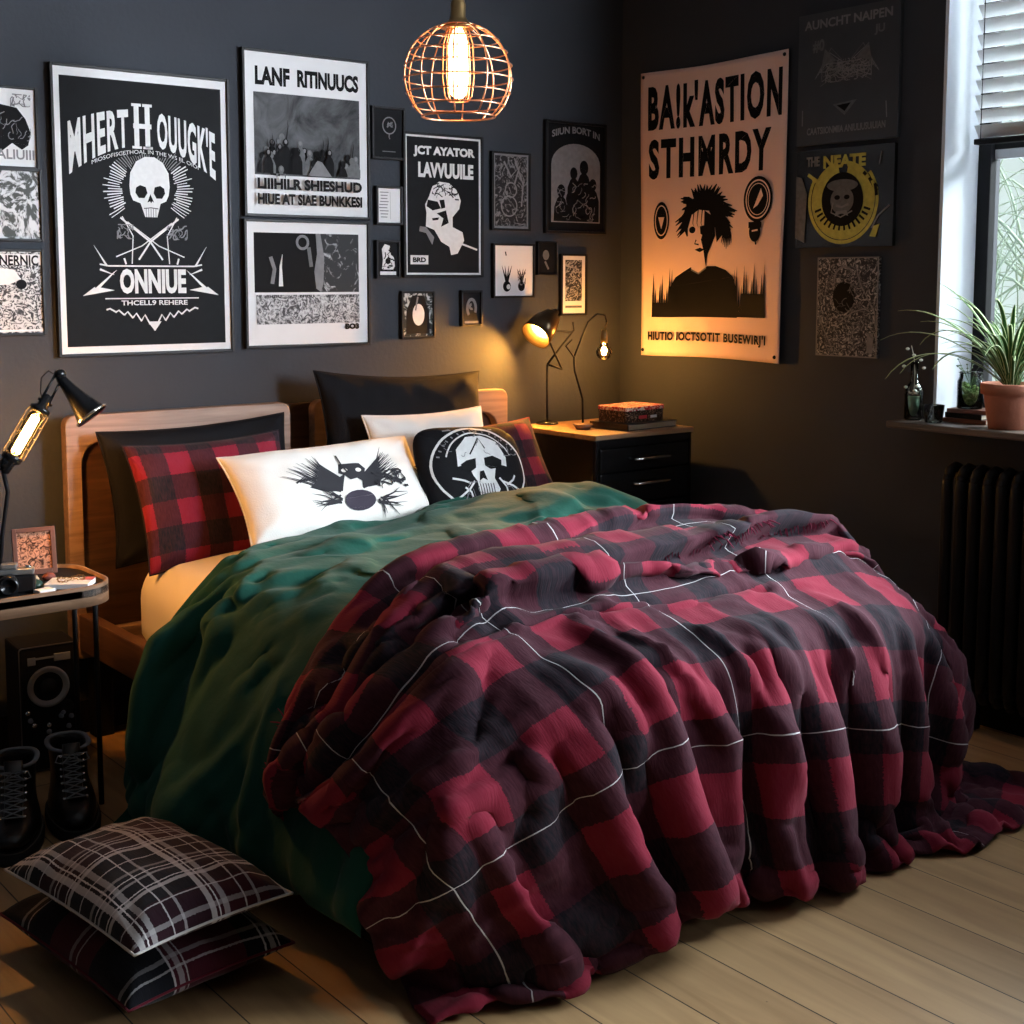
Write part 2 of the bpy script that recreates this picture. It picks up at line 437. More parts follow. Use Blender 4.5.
# venetian blinds
def blind(a, b, label):
    r = thing('venetian_blind', label, 'blind', (0.12, (a + b) / 2, 1.80))
    h = (b - a) / 2 - 0.045
    z = 0.045
    while z < 0.60:
        bm = bmesh.new()
        box(bm, (0, 0, z), (0.046, 2 * h, 0.0025), 0, Matrix.Rotation(math.radians(52), 3, 'Y'))
        from_bm('slat', bm, M['blind'], r)
        z += 0.046
    bm = bmesh.new(); bx(bm, -0.016, 0.016, -h, h, 0.004, 0.022, 0.004)
    from_bm('bottom_rail', bm, M['black'], r)
    bm = bmesh.new(); bx(bm, -0.022, 0.022, -h, h, 0.605, 0.64, 0.004)
    from_bm('head_rail', bm, M['blind'], r)
    for y in (-h + 0.12, 0, h - 0.03):
        bm = bmesh.new(); tube(bm, [(-0.024, y, 0.01), (-0.024, y, 0.61)], 0.0015, 6)
        from_bm('cord', bm, M['black'], r)
blind(W1[0], W1[1], 'white venetian blind lowered over the top of the window')

# cloth shapes: vertex positions in millimetres, as second differences
DUVET_SIZE, DUVET_N = (49, 31), 2882
THROW_SIZE = (73, 57)
DUVET_DATA = (
-2572,2596,21,7,0,-6,-15,-18,-10,-7,-4,3,3,4,8,13,12,9,4,5,-4,-6,1,4,7,10,-23,-16,10,6,2,9,12,-8,-23,5,2,0,2,-26,19,25,-8,-13,-5,2,2,13,-5,-1737,1722,13,5,-4,-17,-11,-25,-26,27,
14,1,2,4,4,7,9,0,8,3,-5,-6,-11,26,10,3,-20,0,-5,3,-4,-4,29,0,-18,2,-5,-4,-12,37,2,-6,-36,13,5,-5,-16,39,-22,-1654,1647,10,10,-11,-15,-35,-18,-10,42,10,6,-12,5,21,0,-8,22,0,7,-33,
7,14,5,2,15,-9,-5,-14,6,-3,-1,10,12,-6,-6,-6,3,11,5,2,-35,2,10,0,-12,7,31,-10,-1682,1659,1,12,-16,-52,-6,-6,39,11,-17,-11,18,22,9,11,-2,-16,13,12,-18,-9,13,-10,22,7,-1,-12,-4,-12,
11,9,4,-1,-5,-4,-2,6,6,5,-2,-13,-18,5,13,-22,36,9,-15,-1687,1668,3,-14,-34,-16,-2,47,-28,-13,14,13,12,12,13,11,5,-4,-13,-10,8,2,5,5,2,0,-3,-3,-3,3,3,1,-2,2,-5,-3,1,4,4,7,-4,-7,
-10,2,-5,22,4,4,-19,-1679,1664,0,-55,8,0,40,-54,14,6,13,10,12,10,12,5,0,-5,-1,-3,0,4,1,3,-2,-4,-3,1,5,6,3,-1,-3,-16,-6,8,3,9,4,1,-4,-5,-4,3,5,6,0,2,-28,-1624,1598,6,-2,-44,29,15,
-37,9,27,9,-2,17,12,7,-4,-17,1,8,5,1,7,1,-2,-14,0,5,3,6,9,4,-1,-32,11,-12,1,18,2,8,-3,-5,-7,0,3,5,2,-1,-5,-17,-1560,1530,-1,-16,-27,24,50,-46,10,14,9,12,-1,13,-11,-13,-2,23,0,3,
17,0,-24,9,-2,0,2,-1,10,9,1,-4,-21,5,-12,15,-6,19,-2,-3,-21,8,1,4,5,1,-2,-3,-16,-1508,1488,-39,-3,-13,35,10,23,-30,18,9,-1,13,-22,1,18,13,-30,31,6,10,5,-6,-32,11,3,3,5,8,-9,15,-8,
-13,-1,-2,12,6,-1,1,-40,25,-6,2,12,2,-2,-1,-2,-4,-1494,1429,-17,-4,14,28,19,-12,3,2,1,2,5,9,11,-10,-33,42,7,8,8,0,-4,-19,1,1,2,8,6,1,-4,-6,-3,1,6,5,3,-7,-36,20,6,-10,8,11,6,-5,-7,
-2,0,-1489,1404,-10,11,39,10,-9,2,20,-8,4,13,-15,6,8,-7,8,11,-2,17,1,-3,-6,-5,0,4,5,1,1,-6,-4,-8,7,7,6,0,1,-11,-29,20,-6,10,12,2,0,-7,-6,-7,5,-1504,1407,3,30,17,-1,16,23,-15,-5,
12,8,2,-11,-7,7,16,12,5,1,-5,-13,3,-2,11,5,0,2,-6,-11,-18,16,6,9,5,-1,-6,-17,3,-5,15,-1,11,-4,-7,0,-8,-3,1,-1532,1435,11,25,14,13,33,-6,-20,7,14,0,-1,-3,-1,8,0,24,0,-21,9,-3,-5,2,
14,8,-4,-1,-21,0,1,-5,18,0,7,-1,-9,-8,2,4,9,1,-2,-10,-1,0,1,-4,6,-1572,1465,18,26,13,7,32,1,-23,14,2,6,-6,-6,10,-4,23,5,-14,7,-14,7,-7,12,10,5,-4,-10,-7,-6,0,14,-9,10,4,-4,-6,0,3,
3,4,-1,-11,2,0,-7,11,-2,3,-1595,1498,14,28,-12,25,-1,32,-9,-12,6,21,-25,6,-1,21,0,7,0,-12,-1,-8,15,4,5,3,-9,1,-8,-6,2,8,0,8,-4,-6,-1,3,5,3,-1,-9,1,-2,-4,10,2,-8,0,-1594,1498,34,9,
22,-21,22,-6,31,-15,13,-23,26,-28,27,2,12,-5,-1,-2,-3,-4,6,8,1,1,-4,-7,-6,9,-4,9,3,-3,-8,-1,3,5,3,3,-4,-5,-6,3,-1,5,-1,2,-9,-1587,1500,48,-3,-4,9,4,9,-5,25,-3,-2,-16,13,6,13,2,0,
-6,0,0,4,-4,7,0,-1,-2,-6,1,2,7,0,0,-7,-3,3,3,4,3,0,-5,-4,-3,-4,9,4,-7,-2,-2,-1577,1499,34,-3,16,7,-10,-4,17,-1,14,1,-4,-2,8,7,5,-2,0,-3,2,2,1,-1,2,-2,-4,1,2,4,2,-3,-1,-4,1,0,4,3,
2,-2,-3,-8,-1,5,2,2,-4,-6,4,-1573,1516,-9,35,-17,11,6,2,5,4,9,-6,6,-1,7,6,2,-1,-1,1,1,1,-1,1,-1,-1,0,1,2,2,-1,-1,-2,-1,0,2,1,3,0,-1,-5,1,-6,4,2,0,-2,0,-2,-1572,1511,22,-14,26,-7,
-4,7,5,15,-8,11,-5,1,9,5,1,0,0,0,1,0,1,-2,1,-1,1,0,2,1,0,-1,-3,0,0,1,1,2,1,-3,-1,-3,1,0,1,0,1,-2,-2,-1572,1516,13,7,-10,13,2,0,4,15,2,-5,2,2,7,6,2,-1,0,0,1,0,0,-1,0,1,0,1,0,2,-2,
0,-1,-1,1,0,0,1,0,-1,-1,0,0,0,-1,2,-2,2,-2,-1578,1522,14,2,2,1,1,-1,12,11,0,-1,-1,3,8,5,1,0,1,0,-1,1,-1,0,1,0,0,1,0,0,0,-2,1,-1,1,0,0,0,0,-1,1,-1,0,0,-1,1,0,1,-2,-1581,1531,1,13,
0,0,-1,0,14,9,0,-1,-1,4,8,3,2,1,0,-1,1,-1,-1,2,0,0,0,1,0,-1,0,-1,0,1,-1,1,0,-1,1,-1,0,0,0,0,0,-1,1,3,-6,-1581,1521,23,3,1,1,-1,0,13,9,-1,-1,-1,4,8,3,2,0,1,-1,1,-2,2,-1,2,-1,0,0,0,
0,-1,1,-1,1,-1,1,-1,0,0,0,0,0,0,-1,1,0,0,3,-8,-1586,1533,19,2,2,0,1,0,12,8,-1,-1,-1,5,7,4,0,2,0,-1,0,0,0,0,1,0,0,0,0,-1,0,0,0,1,0,-1,0,0,0,0,-1,1,0,-1,1,0,0,2,-8,-1587,1537,14,5,
2,2,1,0,12,6,-1,0,-2,5,7,4,1,0,0,1,-1,-1,1,1,-1,1,0,0,-1,0,0,-1,2,-1,1,-1,0,0,-1,1,0,0,-1,1,-1,1,0,2,-8,-1589,1541,8,12,2,0,0,-1,15,4,-1,-1,0,5,6,4,0,1,0,1,-1,-1,1,0,0,1,-1,1,-1,
0,-1,1,0,1,-1,0,-1,1,0,0,-1,1,0,-1,1,-1,1,2,-7,-1594,1549,15,0,-2,1,5,-4,19,2,0,-1,-1,5,5,5,0,1,0,0,0,0,0,-1,1,1,-1,0,0,-1,1,0,0,0,0,0,-1,1,0,-1,1,-1,1,-1,1,-1,0,1,-3,-1598,1538,
25,4,2,1,1,4,11,3,-4,1,0,5,4,5,0,0,1,-1,1,0,0,0,-1,1,0,0,0,-1,1,-1,1,0,0,-1,1,0,-1,1,0,-1,0,1,-1,0,0,1,-6,-1598,1546,21,5,0,2,1,2,9,4,0,1,0,4,3,5,0,0,0,1,-1,1,0,-1,1,-1,1,-1,1,0,
-1,1,-1,1,-1,1,-1,1,-1,1,-1,0,1,-1,0,1,-1,0,-5,-1602,1574,-1,1,1,0,4,-4,20,-5,6,-1,-1,-1,9,4,1,-1,1,0,0,1,0,0,-1,1,-1,0,0,0,1,-1,0,1,0,-1,0,1,-1,0,0,1,-1,-1,2,-1,0,0,-1,-1731,
1744,-2,-3,-11,-12,-13,-15,-3,-17,22,2,11,15,-3,16,-1,11,1,-15,-13,22,-19,38,0,3,-26,-18,20,-4,3,20,-5,5,-15,-7,-2,5,1,14,0,-17,-8,1,-23,42,5,-1589,1589,-13,-7,-17,4,-22,-16,-9,
-6,27,4,20,2,6,4,11,0,-1,-3,-22,3,17,5,21,1,-11,-35,12,10,10,7,0,-5,-6,-5,3,6,-1,6,-6,-20,-10,-5,20,24,-3,-1574,1571,-10,-16,1,-28,-15,-9,-10,18,27,-30,32,23,1,-1,0,20,-15,-3,-19,
5,20,5,4,3,-6,-11,-5,11,6,4,-2,-4,-7,1,5,5,2,2,-12,-16,-9,-3,38,7,-5,-1589,1583,-11,-6,-28,-14,-14,-14,11,19,-19,14,35,18,3,1,-3,0,-2,-1,0,-15,22,4,-1,-3,-2,-2,2,4,4,-5,-1,-4,-13,
14,5,5,1,-2,-5,-8,-22,28,11,4,-14,-1586,1584,-6,-30,8,-37,-7,-6,-4,7,23,19,19,9,5,1,1,0,-6,0,3,4,-2,1,-3,-3,-4,9,6,4,1,-13,2,-28,23,-9,18,5,1,-4,-6,-5,2,8,4,-1,-18,-1557,1556,-5,
-44,38,-55,-10,5,16,28,5,12,11,5,-5,-7,6,1,3,7,3,2,-1,-7,-5,-9,4,14,14,1,-1,-12,-27,17,-19,25,9,-2,2,-6,-5,-1,4,5,0,-1,-14,-1519,1514,-7,-61,42,-7,-32,-5,50,-3,3,0,35,-16,-8,-10,
26,-17,27,5,2,2,-31,16,-2,2,-16,25,5,10,-6,-11,-29,12,5,14,4,1,-3,-15,1,-5,9,7,0,-4,-12,-1451,1417,13,-47,5,36,-19,-10,15,20,-11,43,-23,-5,-14,16,6,10,16,8,2,2,-41,17,2,-10,2,25,
4,-7,-1,-10,-6,-1,13,2,6,-3,-30,6,-7,19,6,-1,3,-5,-8,-1440,1365,64,-44,-30,56,-19,0,9,3,13,31,-23,-5,-17,8,14,21,2,14,-1,-6,-10,-18,13,6,5,6,-1,-3,-6,-3,2,5,5,2,-2,-28,-3,2,15,-5,
19,1,-4,-9,-4,-1442,1386,21,-22,4,-6,-8,40,-9,-7,34,18,-29,-22,38,-23,29,-7,21,-1,-2,-6,-5,0,5,4,2,1,-3,-7,-10,8,8,7,-1,1,-19,-2,-7,5,-5,27,1,-1,-8,-8,-6,-1482,1488,-52,-11,-13,
12,46,-22,7,-13,44,5,-25,-14,18,17,12,5,-2,-3,-14,1,-1,12,7,-4,4,-6,-6,-7,1,-4,8,18,-1,-6,-16,-3,-15,28,7,3,-2,-4,-14,-5,15,-1499,1478,-62,-1,13,43,-4,-24,16,-3,38,-8,-13,-5,15,9,
16,1,-4,-32,14,1,7,12,8,-3,-7,-2,-22,9,-20,24,13,-3,2,-6,-14,1,13,4,3,-1,-4,-11,-5,8,-4,-1483,1438,-36,21,12,33,-12,-21,16,21,7,-7,-14,11,7,22,3,-8,-18,15,-16,9,5,14,5,-1,-9,-9,
-5,-16,19,-7,20,-1,-5,-4,-3,4,6,3,-2,-4,-3,-10,-3,13,9,-1534,1496,-49,25,-16,16,28,-17,-5,50,-14,-32,24,-12,31,6,4,-11,-9,-2,1,7,8,8,1,-4,-7,-7,1,-11,1,23,-1,-4,-7,0,3,5,3,-1,-2,
-7,-3,-10,18,-4,16,-1545,1490,-23,-4,25,-14,-9,29,9,27,-13,-17,-10,30,1,15,-5,-2,0,-9,-1,12,5,0,1,-4,-4,-5,-5,4,14,0,-3,-9,-1,5,4,4,0,-1,-5,-8,-2,7,3,1,13,-1558,1503,-6,-18,0,17,
4,-12,40,-4,14,-26,3,10,18,-2,2,-1,-4,2,1,0,5,0,-1,-3,-6,-2,9,4,1,-1,-10,0,4,2,5,2,0,-4,-4,-11,6,7,2,-4,10,-1550,1501,-13,0,0,-5,15,-4,24,10,-5,-4,0,9,10,4,-5,1,-1,0,3,1,0,1,-2,
-6,3,3,3,1,1,-10,3,0,1,3,4,1,-1,-6,-6,-1,6,2,-2,4,1,-1537,1488,-1,-5,-8,13,4,-1,26,-1,2,-8,6,8,9,0,-1,-1,1,1,0,1,0,-1,-2,1,1,2,2,0,-6,4,-3,0,1,3,2,1,-3,-4,-4,4,1,-1,4,-2,2,-1527,
1475,0,2,-7,11,2,0,27,-2,-1,-2,0,11,8,-1,-1,2,-1,0,2,-1,-1,1,-1,0,2,1,1,-1,-1,-1,-1,0,1,2,1,0,-2,-1,-2,1,0,1,0,0,1,-1530,1491,-11,-1,-1,10,0,3,22,1,-3,-1,3,9,6,-1,1,0,1,-1,1,0,-1,
0,1,0,0,2,0,-1,0,-1,-1,1,0,1,-1,2,-2,0,-1,0,0,1,-1,0,0,-1523,1477,3,-2,-3,8,0,5,24,-5,-1,-2,4,10,4,0,1,1,0,-1,0,1,-1,0,1,0,1,1,-1,-1,0,-1,0,1,0,0,1,-1,0,-1,1,-1,-1,1,0,-1,1,-1524,
1487,-10,0,2,5,0,8,22,-6,-2,-2,6,9,4,0,2,0,-1,1,-2,1,1,-1,1,0,1,0,-1,0,-1,1,-1,1,0,-1,1,0,-1,0,0,0,0,0,-1,1,-1,-1517,1475,0,-5,3,5,0,11,17,-2,-4,-2,6,9,4,0,1,0,1,-1,0,0,1,0,0,0,1,
-1,-1,1,-1,0,1,-1,1,-1,0,1,-1,0,-1,1,0,-1,1,0,0,-1524,1492,-15,-3,7,3,0,14,16,-5,-5,0,6,10,3,0,2,-1,1,-1,-1,1,0,2,-1,0,0,-1,0,0,0,1,-1,1,-1,0,0,0,-1,1,0,0,-1,1,-1,1,-1,-1526,1495,
-13,-3,7,1,-1,19,14,-8,-4,-1,8,8,4,0,1,1,-1,0,0,-1,2,-1,1,0,0,-1,0,-1,1,0,1,-1,0,0,0,-1,1,0,0,-1,0,1,0,-1,1,-1531,1500,-11,-6,8,0,-1,27,3,-6,-4,-1,9,9,3,0,1,0,0,0,0,0,0,0,0,1,-1,
0,0,-1,1,0,0,0,0,0,-1,1,0,-1,1,-1,1,-1,1,-1,1,-1534,1504,-10,-6,6,0,0,30,-1,-5,-8,3,8,9,2,2,-1,1,0,0,-1,1,-1,1,0,0,0,0,0,-1,1,0,0,0,-1,1,-1,1,-1,1,-1,1,-1,1,-1,0,1,-1537,1508,-10,
-4,3,0,1,32,-1,-8,-9,1,12,7,4,0,0,0,1,0,0,-1,0,1,-1,1,-1,1,0,-1,1,0,-1,1,-1,1,-1,0,1,-1,1,-1,1,-1,0,0,0,-1542,1512,-3,-3,-3,0,3,32,-7,-2,-5,-8,15,5,6,0,0,0,0,0,1,-1,1,-1,0,1,-1,0,
1,-1,1,-1,1,-1,1,-1,0,1,-1,0,1,-1,0,0,0,0,0,-868,898,9,-1,-9,-10,3,7,-15,-6,-4,-9,-4,2,1,18,0,1,-2,-1,-6,-5,-10,-3,34,-19,7,5,-3,-5,3,0,-17,-22,78,-40,3,-17,-15,-33,93,-10,-2,-9,
-6,-8,-24,33,-31,-348,398,6,-1,-6,-5,1,-8,-8,0,-20,1,2,5,5,5,1,-1,0,-3,-1,-2,10,-19,9,2,-3,12,-7,-2,0,10,-13,-13,12,16,-10,-13,-13,33,-7,3,17,-7,-10,-9,-3,-3,-13,-330,375,8,0,-5,
-3,-8,1,-5,-23,-4,1,9,7,-1,8,2,-6,-2,7,-2,6,-15,7,-34,36,-12,17,-18,8,4,5,-10,-13,4,6,0,-10,13,10,-16,34,-22,5,-9,-8,-4,1,-7,-326,364,9,-7,-4,7,-12,-9,-20,-5,4,18,-3,-4,6,4,7,-4,
0,-16,18,-5,-4,-1,-19,13,1,5,-2,18,-14,-10,-3,4,5,1,-3,0,5,-5,10,7,-10,2,-16,4,0,-9,-2,-304,345,7,-17,15,-10,-11,-19,-3,12,-3,1,6,5,1,0,-4,5,-1,-7,10,-8,-7,-2,-3,2,2,4,4,-1,1,3,2,
-18,4,6,10,-11,-19,21,3,-3,2,-5,-4,2,-6,-2,-1,-297,335,-1,1,-1,-16,-8,-7,0,1,2,5,5,3,4,-1,-7,-4,2,-1,1,-7,-3,-3,1,5,8,4,-3,0,-2,-3,2,-5,21,-28,17,-10,0,-9,5,5,0,-1,-1,-1,-1,-2,-7,
-275,310,10,-2,-24,-4,2,-11,4,7,10,9,-5,-5,-11,-9,0,9,-1,2,-4,-6,-5,-2,23,4,-6,-6,7,0,0,0,3,2,-9,-18,15,5,-14,1,3,3,0,-1,0,-1,-1,-2,-6,-228,253,7,-10,-13,8,-1,-6,11,11,-6,-5,-11,
-4,-3,6,9,-7,8,4,-9,1,-29,31,-2,2,0,-6,10,9,-20,9,2,2,-8,-8,5,-9,1,1,16,-15,11,-9,0,1,-1,-3,1,-190,195,4,-8,1,19,-19,7,-2,12,-6,-6,-6,6,0,-3,0,17,-10,10,-13,-1,2,-21,22,-3,4,0,-1,
20,-29,5,2,5,-7,-7,0,-2,0,25,-18,6,2,-8,-1,-3,2,-2,3,-185,176,23,0,-17,1,3,2,4,1,-1,-3,-2,-1,12,-6,-1,1,9,-7,-4,-1,2,-9,12,6,2,-8,-9,-5,4,4,2,-1,-5,-5,-2,1,25,-11,-3,10,-4,-11,-5,
3,3,-1,3,-179,176,2,-1,-6,4,8,3,-2,2,-2,0,-6,4,4,-6,11,-6,1,-5,2,0,3,0,0,-2,-7,-3,2,4,3,5,-4,-4,-6,-7,6,0,27,-16,0,0,-8,-3,-2,5,6,-2,3,-194,184,-1,3,1,8,0,0,5,-1,-3,-2,1,0,-5,-1,
5,7,-3,-7,0,5,4,0,-8,-6,-4,2,7,-1,15,-4,-2,-8,-3,-5,-1,7,7,-1,0,-5,-9,-2,17,-9,9,0,-5,-203,191,3,8,3,5,-3,5,2,-3,-4,0,-1,2,-1,-5,2,0,2,9,-6,-1,3,-3,-9,-1,-1,-4,21,1,-15,9,-1,-6,
-1,-1,1,-4,11,-3,-7,-7,-1,23,-14,7,0,3,-16,-194,191,6,8,4,4,-1,-1,3,-1,-4,-4,7,-6,5,-9,7,0,-6,17,-18,7,5,-10,-1,-3,-2,0,13,1,-4,-5,8,-7,-5,2,3,0,0,-10,1,2,13,-8,3,2,-6,1,-12,-179,
193,2,3,-15,22,-12,5,5,-1,-1,-3,-4,6,-4,2,-6,5,6,-5,9,-24,15,-6,2,-1,-8,5,14,-9,-1,1,2,-10,3,4,0,-2,-1,-1,0,-6,17,-4,-12,-1,4,-1,-6,-173,186,6,-3,4,-14,12,-7,8,4,1,-7,-4,2,0,-1,4,
-7,9,-1,3,-13,-1,6,-2,2,1,-1,-5,-2,14,-11,-3,2,5,0,-1,0,-4,1,1,-1,4,-4,-4,-2,1,-1,-2,-175,189,9,-3,-11,3,2,-6,4,8,-1,-1,-8,4,-5,4,2,1,-4,6,-5,-2,-6,6,1,0,1,-3,-1,6,-10,1,1,6,0,-3,
1,-1,-1,-2,2,3,-4,3,-10,-1,5,2,-7,-179,195,9,-9,1,-5,1,-2,-3,5,6,-3,-2,-2,-2,3,2,0,0,-1,-2,-2,-2,1,4,0,0,0,-4,-2,-1,2,3,2,-2,0,-1,-1,1,0,0,0,2,-8,-1,-2,7,3,-3,-202,218,-9,4,-6,1,
-1,0,-1,-1,3,1,-2,0,-1,1,1,1,-1,-2,0,-2,0,0,3,-1,1,-3,-1,-2,1,3,2,-3,1,0,-2,1,0,-1,3,-3,0,-2,-4,2,4,-2,-1,-194,208,-1,-6,2,-1,-3,3,-2,2,-2,1,1,-2,1,0,1,-1,0,-1,-1,0,0,1,0,0,0,-1,
-2,0,0,2,0,0,-1,0,0,-1,1,0,0,0,-2,-1,-1,1,0,-2,0,-191,205,-1,-3,-1,0,-1,0,-1,2,-1,-1,1,0,-1,2,-1,0,-1,-1,1,-1,1,0,1,-1,-1,0,-1,1,-1,1,0,-1,0,-1,0,0,0,0,1,0,-2,-1,0,1,-2,0,-1,-191,
205,-2,-2,-1,0,-1,0,0,0,0,0,0,-1,1,0,0,-1,0,-1,1,0,0,1,-1,1,-2,1,0,-1,1,-1,0,-2,0,-1,0,0,0,1,1,-1,-1,0,0,-1,0,-1,-1,-190,204,-2,-3,0,-1,1,-1,0,0,0,0,-1,1,0,0,0,-1,-1,0,1,0,1,0,-1,
0,0,0,-1,1,-1,0,-1,-1,0,-1,1,-1,1,0,0,0,-1,0,0,0,0,-2,-2,-185,199,-4,0,0,-1,1,-1,0,0,0,-1,1,0,0,0,-1,0,0,0,0,1,-1,0,0,0,0,0,-1,1,-1,-1,-1,0,-1,1,0,0,0,0,0,0,0,-1,0,0,-1,-1,0,-185,
194,-1,0,0,-1,1,-1,0,0,-1,1,0,-1,1,0,0,-1,1,-1,1,-2,1,0,0,0,0,0,-1,0,0,-1,-1,-1,0,0,2,0,-1,1,-1,0,-1,1,-1,-1,1,-2,0,-185,194,0,-1,-1,0,1,-1,0,-1,1,-1,1,0,0,0,0,-1,1,-1,0,0,0,0,0,
0,0,-1,1,-1,-1,0,-1,-1,0,0,2,-1,1,0,-1,0,0,-1,0,0,-1,-1,2,-189,197,-1,-2,1,-1,0,0,0,0,0,-1,1,-1,1,1,-2,1,-1,1,-1,0,0,-1,1,0,0,0,0,-1,-1,-1,-1,0,1,-1,2,-1,1,0,-1,0,0,0,-1,-1,1,-2,
2,-189,199,-3,-2,0,0,0,-1,1,0,-1,1,-1,1,0,0,0,0,-1,0,1,-1,0,-1,1,0,-1,1,-1,0,-1,-1,-1,1,-1,1,1,0,0,-1,1,-1,0,-1,0,0,-1,0,0,-187,202,-6,-3,-1,-1,1,-1,2,-1,1,-1,1,0,0,0,0,-1,1,-1,0,
0,0,0,0,-1,1,-1,0,-1,0,-1,0,0,0,0,1,0,-1,1,0,-1,-1,1,-1,0,-1,0,0,-183,192,-1,-2,-1,0,0,0,1,-1,-1,1,1,0,1,-1,1,-1,-1,1,-1,0,0,-1,1,-1,0,-1,0,0,-1,1,-1,1,0,0,0,-1,1,0,0,-2,1,0,-1,0,
0,-1,-1,-182,209,-27,5,0,0,1,-4,15,-7,-8,2,0,-1,4,2,-1,0,-2,0,1,-2,1,0,1,-2,0,0,-1,0,0,0,0,0,-1,0,2,-1,0,-1,1,-1,-1,0,0,0,0,-1,-6,927,-879,-2,-4,-6,-8,-4,-13,-1,-7,1,2,2,6,0,5,-3,
0,1,-5,15,-26,-22,26,10,7,-16,-9,18,9,5,-32,-16,36,-5,0,-9,-8,-18,53,4,-4,-4,-15,5,-13,-5,-317,364,-2,0,-16,2,-12,-11,-3,-1,2,3,4,3,1,2,-2,2,6,-13,8,-7,-20,-3,19,14,-5,1,14,-16,
-13,-5,1,3,8,2,-3,-11,11,7,8,3,-7,-4,-8,-10,1,-285,337,-15,-3,-5,-9,-10,-6,-2,1,4,12,3,-10,8,1,-3,6,1,-4,-16,13,-20,-3,9,7,6,7,-2,-10,-7,-2,1,4,4,1,-2,-1,1,7,-1,5,-10,1,-10,-4,7,
-275,318,-12,-11,-3,-10,-7,-5,2,8,26,-14,-10,-5,10,1,-1,2,2,-8,-3,12,-19,0,-1,4,6,3,-3,-4,0,13,-4,-16,13,-9,7,-8,12,-7,4,-4,0,3,-7,-1,-7,-253,300,-15,2,-20,-2,-5,-1,29,2,-22,0,3,
0,2,-6,3,-2,2,-1,-4,-10,5,1,4,8,8,-10,0,0,-2,-1,-8,12,-2,0,-16,12,0,1,-1,-1,0,-1,-3,-3,5,-247,270,2,-10,-17,7,4,2,2,9,9,-10,-18,-6,-4,3,-3,14,0,-7,-3,-15,6,13,12,12,-3,-18,7,-1,
-1,2,6,-15,2,-9,1,10,-12,4,6,-3,0,0,-2,0,-5,-197,202,18,-15,1,7,2,-12,31,-11,-9,-10,-2,-6,2,7,2,13,-11,-3,-6,11,-16,11,0,4,12,-4,-13,4,5,0,5,-17,6,-6,-5,-3,5,11,-7,8,-8,1,-2,-1,
-7,-160,153,24,-7,5,-1,6,-1,1,2,-8,-6,-2,0,12,-3,4,5,-8,-2,-6,10,-21,25,-7,24,-42,23,0,-15,10,1,4,-8,-10,4,-5,1,17,-8,16,-12,-6,-2,0,1,0,-178,177,3,7,-13,15,-3,2,0,-2,-4,1,0,-8,
19,-11,6,2,-5,-4,2,-3,14,4,-3,-10,-8,-4,-1,3,8,0,-2,-4,-7,-1,2,16,1,2,-2,7,-23,-1,4,2,8,-195,202,-33,30,-10,2,13,-10,2,0,-4,-1,1,-4,12,-6,4,2,-12,7,-3,4,2,2,-5,-7,-3,0,4,5,6,-4,
-6,-5,-9,6,9,4,3,6,-1,-23,0,2,5,4,10,-200,176,9,1,14,-1,-3,1,0,-2,-5,1,3,-1,1,-4,7,-4,-2,3,-7,13,0,-7,-2,-14,7,-3,10,10,6,-7,-15,0,0,-2,3,9,10,-22,1,-5,2,6,0,15,-2,-224,204,12,5,
0,0,2,0,-2,-1,-2,-9,10,1,-2,-9,6,0,1,5,0,5,-8,-2,-3,-5,14,1,-14,3,11,-4,-12,3,1,1,-4,15,-13,-4,-2,3,4,-1,21,-21,17,-243,226,15,-7,2,3,0,-1,0,-4,1,-2,-6,9,-3,-2,3,-8,19,-14,3,1,0,
-5,-1,3,0,7,-10,6,-9,12,-16,1,5,3,-1,1,-1,-3,-1,0,1,-3,20,-20,-1,-208,231,-19,19,-26,16,-2,4,0,-4,5,-6,-1,-4,3,2,0,9,-11,14,-14,-2,-3,4,1,1,3,0,-9,8,2,-13,0,4,5,-1,0,-3,1,0,-1,1,
0,3,-7,-1,-6,-187,210,-2,-3,-1,-1,-11,14,-2,0,3,-1,-6,0,-6,8,5,1,-1,-6,-3,1,0,-1,3,1,0,-2,4,-5,-5,-1,3,6,1,-4,0,-1,-1,1,0,2,1,-7,-4,5,-7,-184,206,-1,-4,-2,-2,1,-4,9,-2,-4,5,-6,0,
2,-6,11,1,-4,-2,-2,-4,2,2,2,-1,2,1,-8,-1,-1,2,7,0,-3,-1,0,-1,-1,1,0,8,-10,-5,0,3,-3,-187,205,0,-2,-5,1,-4,4,0,0,1,-3,1,-2,2,1,-1,4,-2,-4,-1,-1,1,2,0,2,0,-5,-3,1,-1,10,-5,1,-2,0,0,
0,-2,5,-1,0,-8,-3,5,-3,0,-187,202,2,-4,-1,-2,0,0,1,0,-2,1,-1,1,0,1,0,0,-1,-1,-2,0,1,1,0,2,-3,-3,-1,1,6,-3,0,0,0,-1,0,-1,2,0,3,-7,-3,1,-1,0,1,-191,204,1,-3,-2,0,-1,1,-1,1,-1,-1,0,
1,0,1,0,-1,-1,-1,0,1,-1,2,-1,0,-1,-2,0,0,3,-1,1,-2,0,1,-2,1,0,1,-1,-2,-2,-1,0,0,1,-191,200,3,-2,-1,-1,0,-1,1,0,-2,1,0,-1,1,0,0,-1,0,-1,1,0,1,-1,0,0,-1,0,-1,1,0,1,-2,0,-1,1,-1,0,1,
0,-1,-1,-1,-1,0,-1,1,-191,201,0,0,-1,-1,1,-1,-1,0,0,-1,1,0,-1,1,0,-2,1,0,0,1,-1,1,-1,0,0,-1,1,0,0,-1,-1,-1,-1,0,1,-1,1,1,-1,-1,-1,1,-2,-1,0,-189,200,0,-1,0,0,-1,0,0,-1,0,-1,1,-1,
